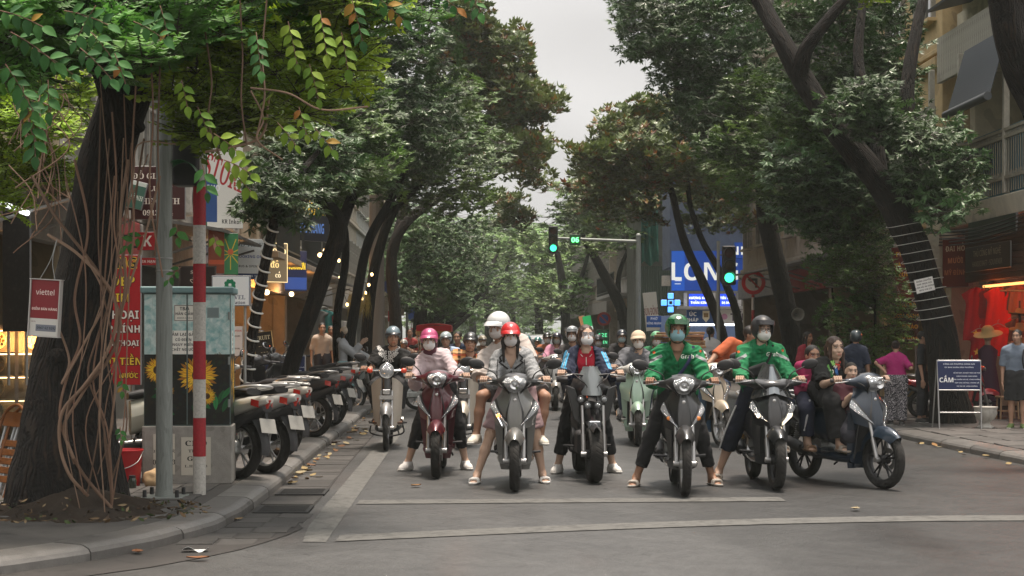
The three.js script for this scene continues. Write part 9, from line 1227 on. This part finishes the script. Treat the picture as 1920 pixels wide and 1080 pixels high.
{
const pl = thing('urn_planter', 'white ribbed urn planter standing on the right pavement by the prohibition board', 'planter', at(1848, 805, 22.8).setY(PH)); const rib = lathe([[0.001, 0], [0.11, 0], [0.115, 0.03], [0.07, 0.06], [0.06, 0.09], [0.12, 0.14], [0.155, 0.22], [0.15, 0.26], [0.165, 0.30], [0.175, 0.31], [0.165, 0.315], [0.13, 0.30], [0.001, 0.28]], 40); const pp = rib.attributes.position; for (let i = 0; i < pp.count; i++) { const y = pp.getY(i), a = Math.atan2(pp.getZ(i), pp.getX(i)), k = y > 0.1 && y < 0.27 ? 1 + 0.05 * Math.abs(Math.sin(a * 8)) : 1; pp.setX(i, pp.getX(i) * k); pp.setZ(i, pp.getZ(i) * k); } rib.computeVertexNormals(); part('urn', rib, std([0.50, 0.49, 0.46], 0.7, { map: grime }), pl); part('soil', cyl(0.13, 0.13, 0.02, 0, 0.29, 0, 20), std([0.04, 0.03, 0.02], 1), pl);
const stl = thing('stool', 'low wooden stool in front of the clothes shop', 'stool', at(1889, 800, 25.2).setY(PH)); part('seat', rbox(0.32, 0.03, 0.28, 0.008, 0, 0.36, 0), M.wood, stl); for (const [x, z] of [[-0.13, 0.1], [0.13, 0.1], [-0.13, -0.1], [0.13, -0.1]]) part('leg', rod([x * 1.1, 0, z * 1.1], [x, 0.35, z], 0.016, 0.016, 8), M.wood, stl); part('stretcher', [rod([-0.13, 0.14, 0.105], [0.13, 0.14, 0.105], 0.010), rod([-0.13, 0.14, -0.105], [0.13, 0.14, -0.105], 0.010)], M.wood, stl);
const cb = BK.cream3, q = thing('cardboard_stack', 'bundle of flattened brown cardboard tied behind the man in the orange polo', 'cardboard', [cb.pos.x - 0.22, 0, cb.pos.z - 0.72], 0.2); for (let i = 0; i < 15; i++) { const m = part('sheet', rbox(0.55 * rr(0.85, 1.1), 0.032, 0.5, 0.006, rr(-0.03, 0.03), 0.94 + i * 0.037, rr(-0.03, 0.03), rr(-0.15, 0.15), 1), std([0.30 * rr(0.8, 1.15), 0.19, 0.10], 0.9, { map: grime }), q); m.rotation.z = rr(-0.02, 0.02); }
}
{ // clothes outside the left shops
const G = 'clothes hanging at the left shops', L = [[592, 604, 38, 0.5, 0.62, [0.10, 0.11, 0.11], 'dark grey shirt hanging at the left shops'], [607, 602, 38.2, 0.46, 0.56, [0.03, 0.17, 0.17], 'teal shirt hanging at the left shops'], [619, 604, 38.4, 0.34, 0.5, [0.5, 0.03, 0.05], 'red shirt hanging at the left shops']]; for (const [x, y, d, w, h, c, l] of L) { const p = at(x, y, d), o = thing('hanging_garment', l, 'garment', [p.x, p.y + h / 2, p.z], 0.4, G); part('cloth', garmentShape(w, h, 0.5, 0.12), cloth(c), o); part('hanger', tube([[-0.15, -0.02, 0.03], [0, 0.06, 0.03], [0.15, -0.02, 0.03]], 0.006, 10, 5), M.steel, o); }
}
{ // cycle rickshaw with the red canopy, a car behind
const d = 38, p = at(815, 740, d).setY(0), o = thing('cycle_rickshaw', 'cycle rickshaw with a red canopy and gold fringe behind the pink helmet', 'rickshaw', p), sc = d / F, y1 = CY + (630 - 608) * sc;
part('canopy', T(shell((u, v) => { const t = (u - 0.5) * 2; return [t * 0.40, y1 - 0.04 * t * t - 0.06 * (v - 0.5) ** 2, (v - 0.5) * 0.9]; }, 12, 8, 0.02)), cloth([0.36, 0.015, 0.02]), o); part('valance', [box(0.80, 0.13, 0.02, 0, y1 - 0.10, 0.46), box(0.02, 0.13, 0.9, -0.40, y1 - 0.11, 0), box(0.02, 0.13, 0.9, 0.40, y1 - 0.11, 0)], cloth([0.40, 0.015, 0.025]), o);
const fr = []; for (let i = 0; i < 44; i++) fr.push(rod([-0.40 + i * 0.0186, y1 - 0.16, 0.47], [-0.40 + i * 0.0186 + rr(-0.004, 0.004), y1 - 0.25, 0.47], 0.007, 0.004, 4)); part('fringe', fr, std([0.5, 0.30, 0.05], 0.7), o);
part('canopy_frame', [-1, 1].flatMap((s) => [rod([s * 0.38, y1 - 0.05, -0.4], [s * 0.32, 0.6, -0.3], 0.012), rod([s * 0.38, y1 - 0.05, 0.4], [s * 0.34, 0.55, 0.2], 0.012)]), M.chrome, o); part('seat', [rbox(0.66, 0.12, 0.5, 0.04, 0, 0.58, 0), rbox(0.66, 0.5, 0.10, 0.04, 0, 0.88, -0.25)], cloth([0.35, 0.02, 0.03]), o);
for (const s of [-1, 1]) { const g = wheel(o, 0.33, 0.05, 0.25, 'wire'); g.position.x = s * 0.42; } wheel(o, 0.33, 0.05, -1.2, 'wire'); part('rear_frame', [rod([0, 0.33, -1.2], [0, 0.95, -0.95], 0.018), rod([0, 0.5, -0.3], [0, 0.33, -1.2], 0.018)], M.black, o);
}
{
const o = thing('car', 'white car in the distance behind the red helmet', 'car', at(1015, 700, 52).setY(0), 0); const W = paint([0.5, 0.5, 0.5]);
part('body', loft([{ c: [0, 0.55, 2.05], w: 0.70, h: 0.20, h2: 0.22 }, { c: [0, 0.60, 1.9], w: 0.82, h: 0.28, h2: 0.32 }, { c: [0, 0.66, 0.9], w: 0.86, h: 0.32, h2: 0.40 }, { c: [0, 0.68, -1.2], w: 0.86, h: 0.32, h2: 0.42 }, { c: [0, 0.66, -2.0], w: 0.78, h: 0.28, h2: 0.32 }], 32, true, 4), W, o);
part('cabin', loft([{ c: [0, 0.98, 0.95], w: 0.74, h: 0.02 }, { c: [0, 1.15, 0.45], w: 0.70, h: 0.24 }, { c: [0, 1.18, -0.6], w: 0.68, h: 0.30 }, { c: [0, 1.10, -1.5], w: 0.70, h: 0.14 }], 28, true, 4), W, o); part('windscreen', T(rbox(1.25, 0.46, 0.03, 0.02), 0, 1.18, 0.72, -0.95, 0, 0), glassDark, o);
for (const s of [-1, 1]) { part('headlight', T(ball(0.12, 0, 0, 0, [1.5, 0.8, 0.6]), s * 0.58, 0.68, 1.98), M.lens, o); for (const z of [1.3, -1.3]) { const g = wheel(o, 0.31, 0.19, z, 'alloy'); g.position.x = s * 0.78; g.position.z = z; } part('side_mirror', rbox(0.12, 0.10, 0.07, 0.03, s * 0.95, 1.02, 0.7), W, o); } part('grille', rbox(0.8, 0.16, 0.04, 0.02, 0, 0.56, 2.03), M.black, o);
}
// climbing bush on the right pavement
{
const o = thing('bush', 'bright green bush of small leaves against the right shop fronts', 'bush', [0, 0, 0]); for (const g of [[1600, 780, 29, 1590, 600], [1625, 782, 29.4, 1640, 560], [1570, 780, 30, 1560, 540]].map(([x, y, d, x2, y2]) => taper([at(x, y, d), at((x + x2) / 2 + 8, (y + y2) / 2, d), at(x2, y2, d)], [0.05, 0.04, 0.02], 12, 7))) part('stem', g, M.bark, o);
crown(o, 'small', [...fill([[1545, 500], [1600, 470], [1680, 520], [1690, 620], [1650, 690], [1560, 660]], 28, 30.5, 34, 30), ...fill([[1500, 420], [1680, 400], [1690, 520], [1540, 520]], 28.5, 31, 22, 32)], { per: 60, size: 0.85, dark: 0.35 });
const g = thing('weeds', 'scraggly weeds round the foot of the leaning tree', 'weeds', [0, 0, 0]); crown(g, 'small', [[1752, 812, 23.6, 12], [1775, 816, 23.5, 10], [1725, 806, 23.9, 8]], { per: 420, size: 0.35 });
}
// power cables over the right pavement and a loudspeaker horn
{ const o = thing('power_cables', 'black cables strung along the right house fronts', 'cables', [0, 0, 0]); for (let i = 0; i < 5; i++) part('cable', tube([S(FR - 0.5 - i * 0.03, 23, 3.15 + i * 0.05), S(FR - 0.5, 27, 3.0 + i * 0.06), S(FR - 0.4, 33, 3.25 + i * 0.05), S(FR - 0.5, 44, 3.3)], 0.014, 30, 5), M.black, o); }
{ const o = thing('loudspeaker', 'pale horn loudspeaker on the thick black trunk', 'loudspeaker', at(1492, 590, 35.4)); part('horn', T(lathe([[0.04, 0], [0.06, 0.12], [0.13, 0.28], [0.15, 0.30], [0.13, 0.29]], 20), 0, 0, 0, Math.PI / 2, 0.6, 0), std([0.45, 0.45, 0.43], 0.6, { map: grime }), o); part('driver', cyl(0.06, 0.06, 0.12, 0, 0, -0.05, 14), M.pole, o); }
scene.traverse((o) => { if (o.isMesh) { o.castShadow = true; o.receiveShadow = true; } });
renderer.render(scene, camera);
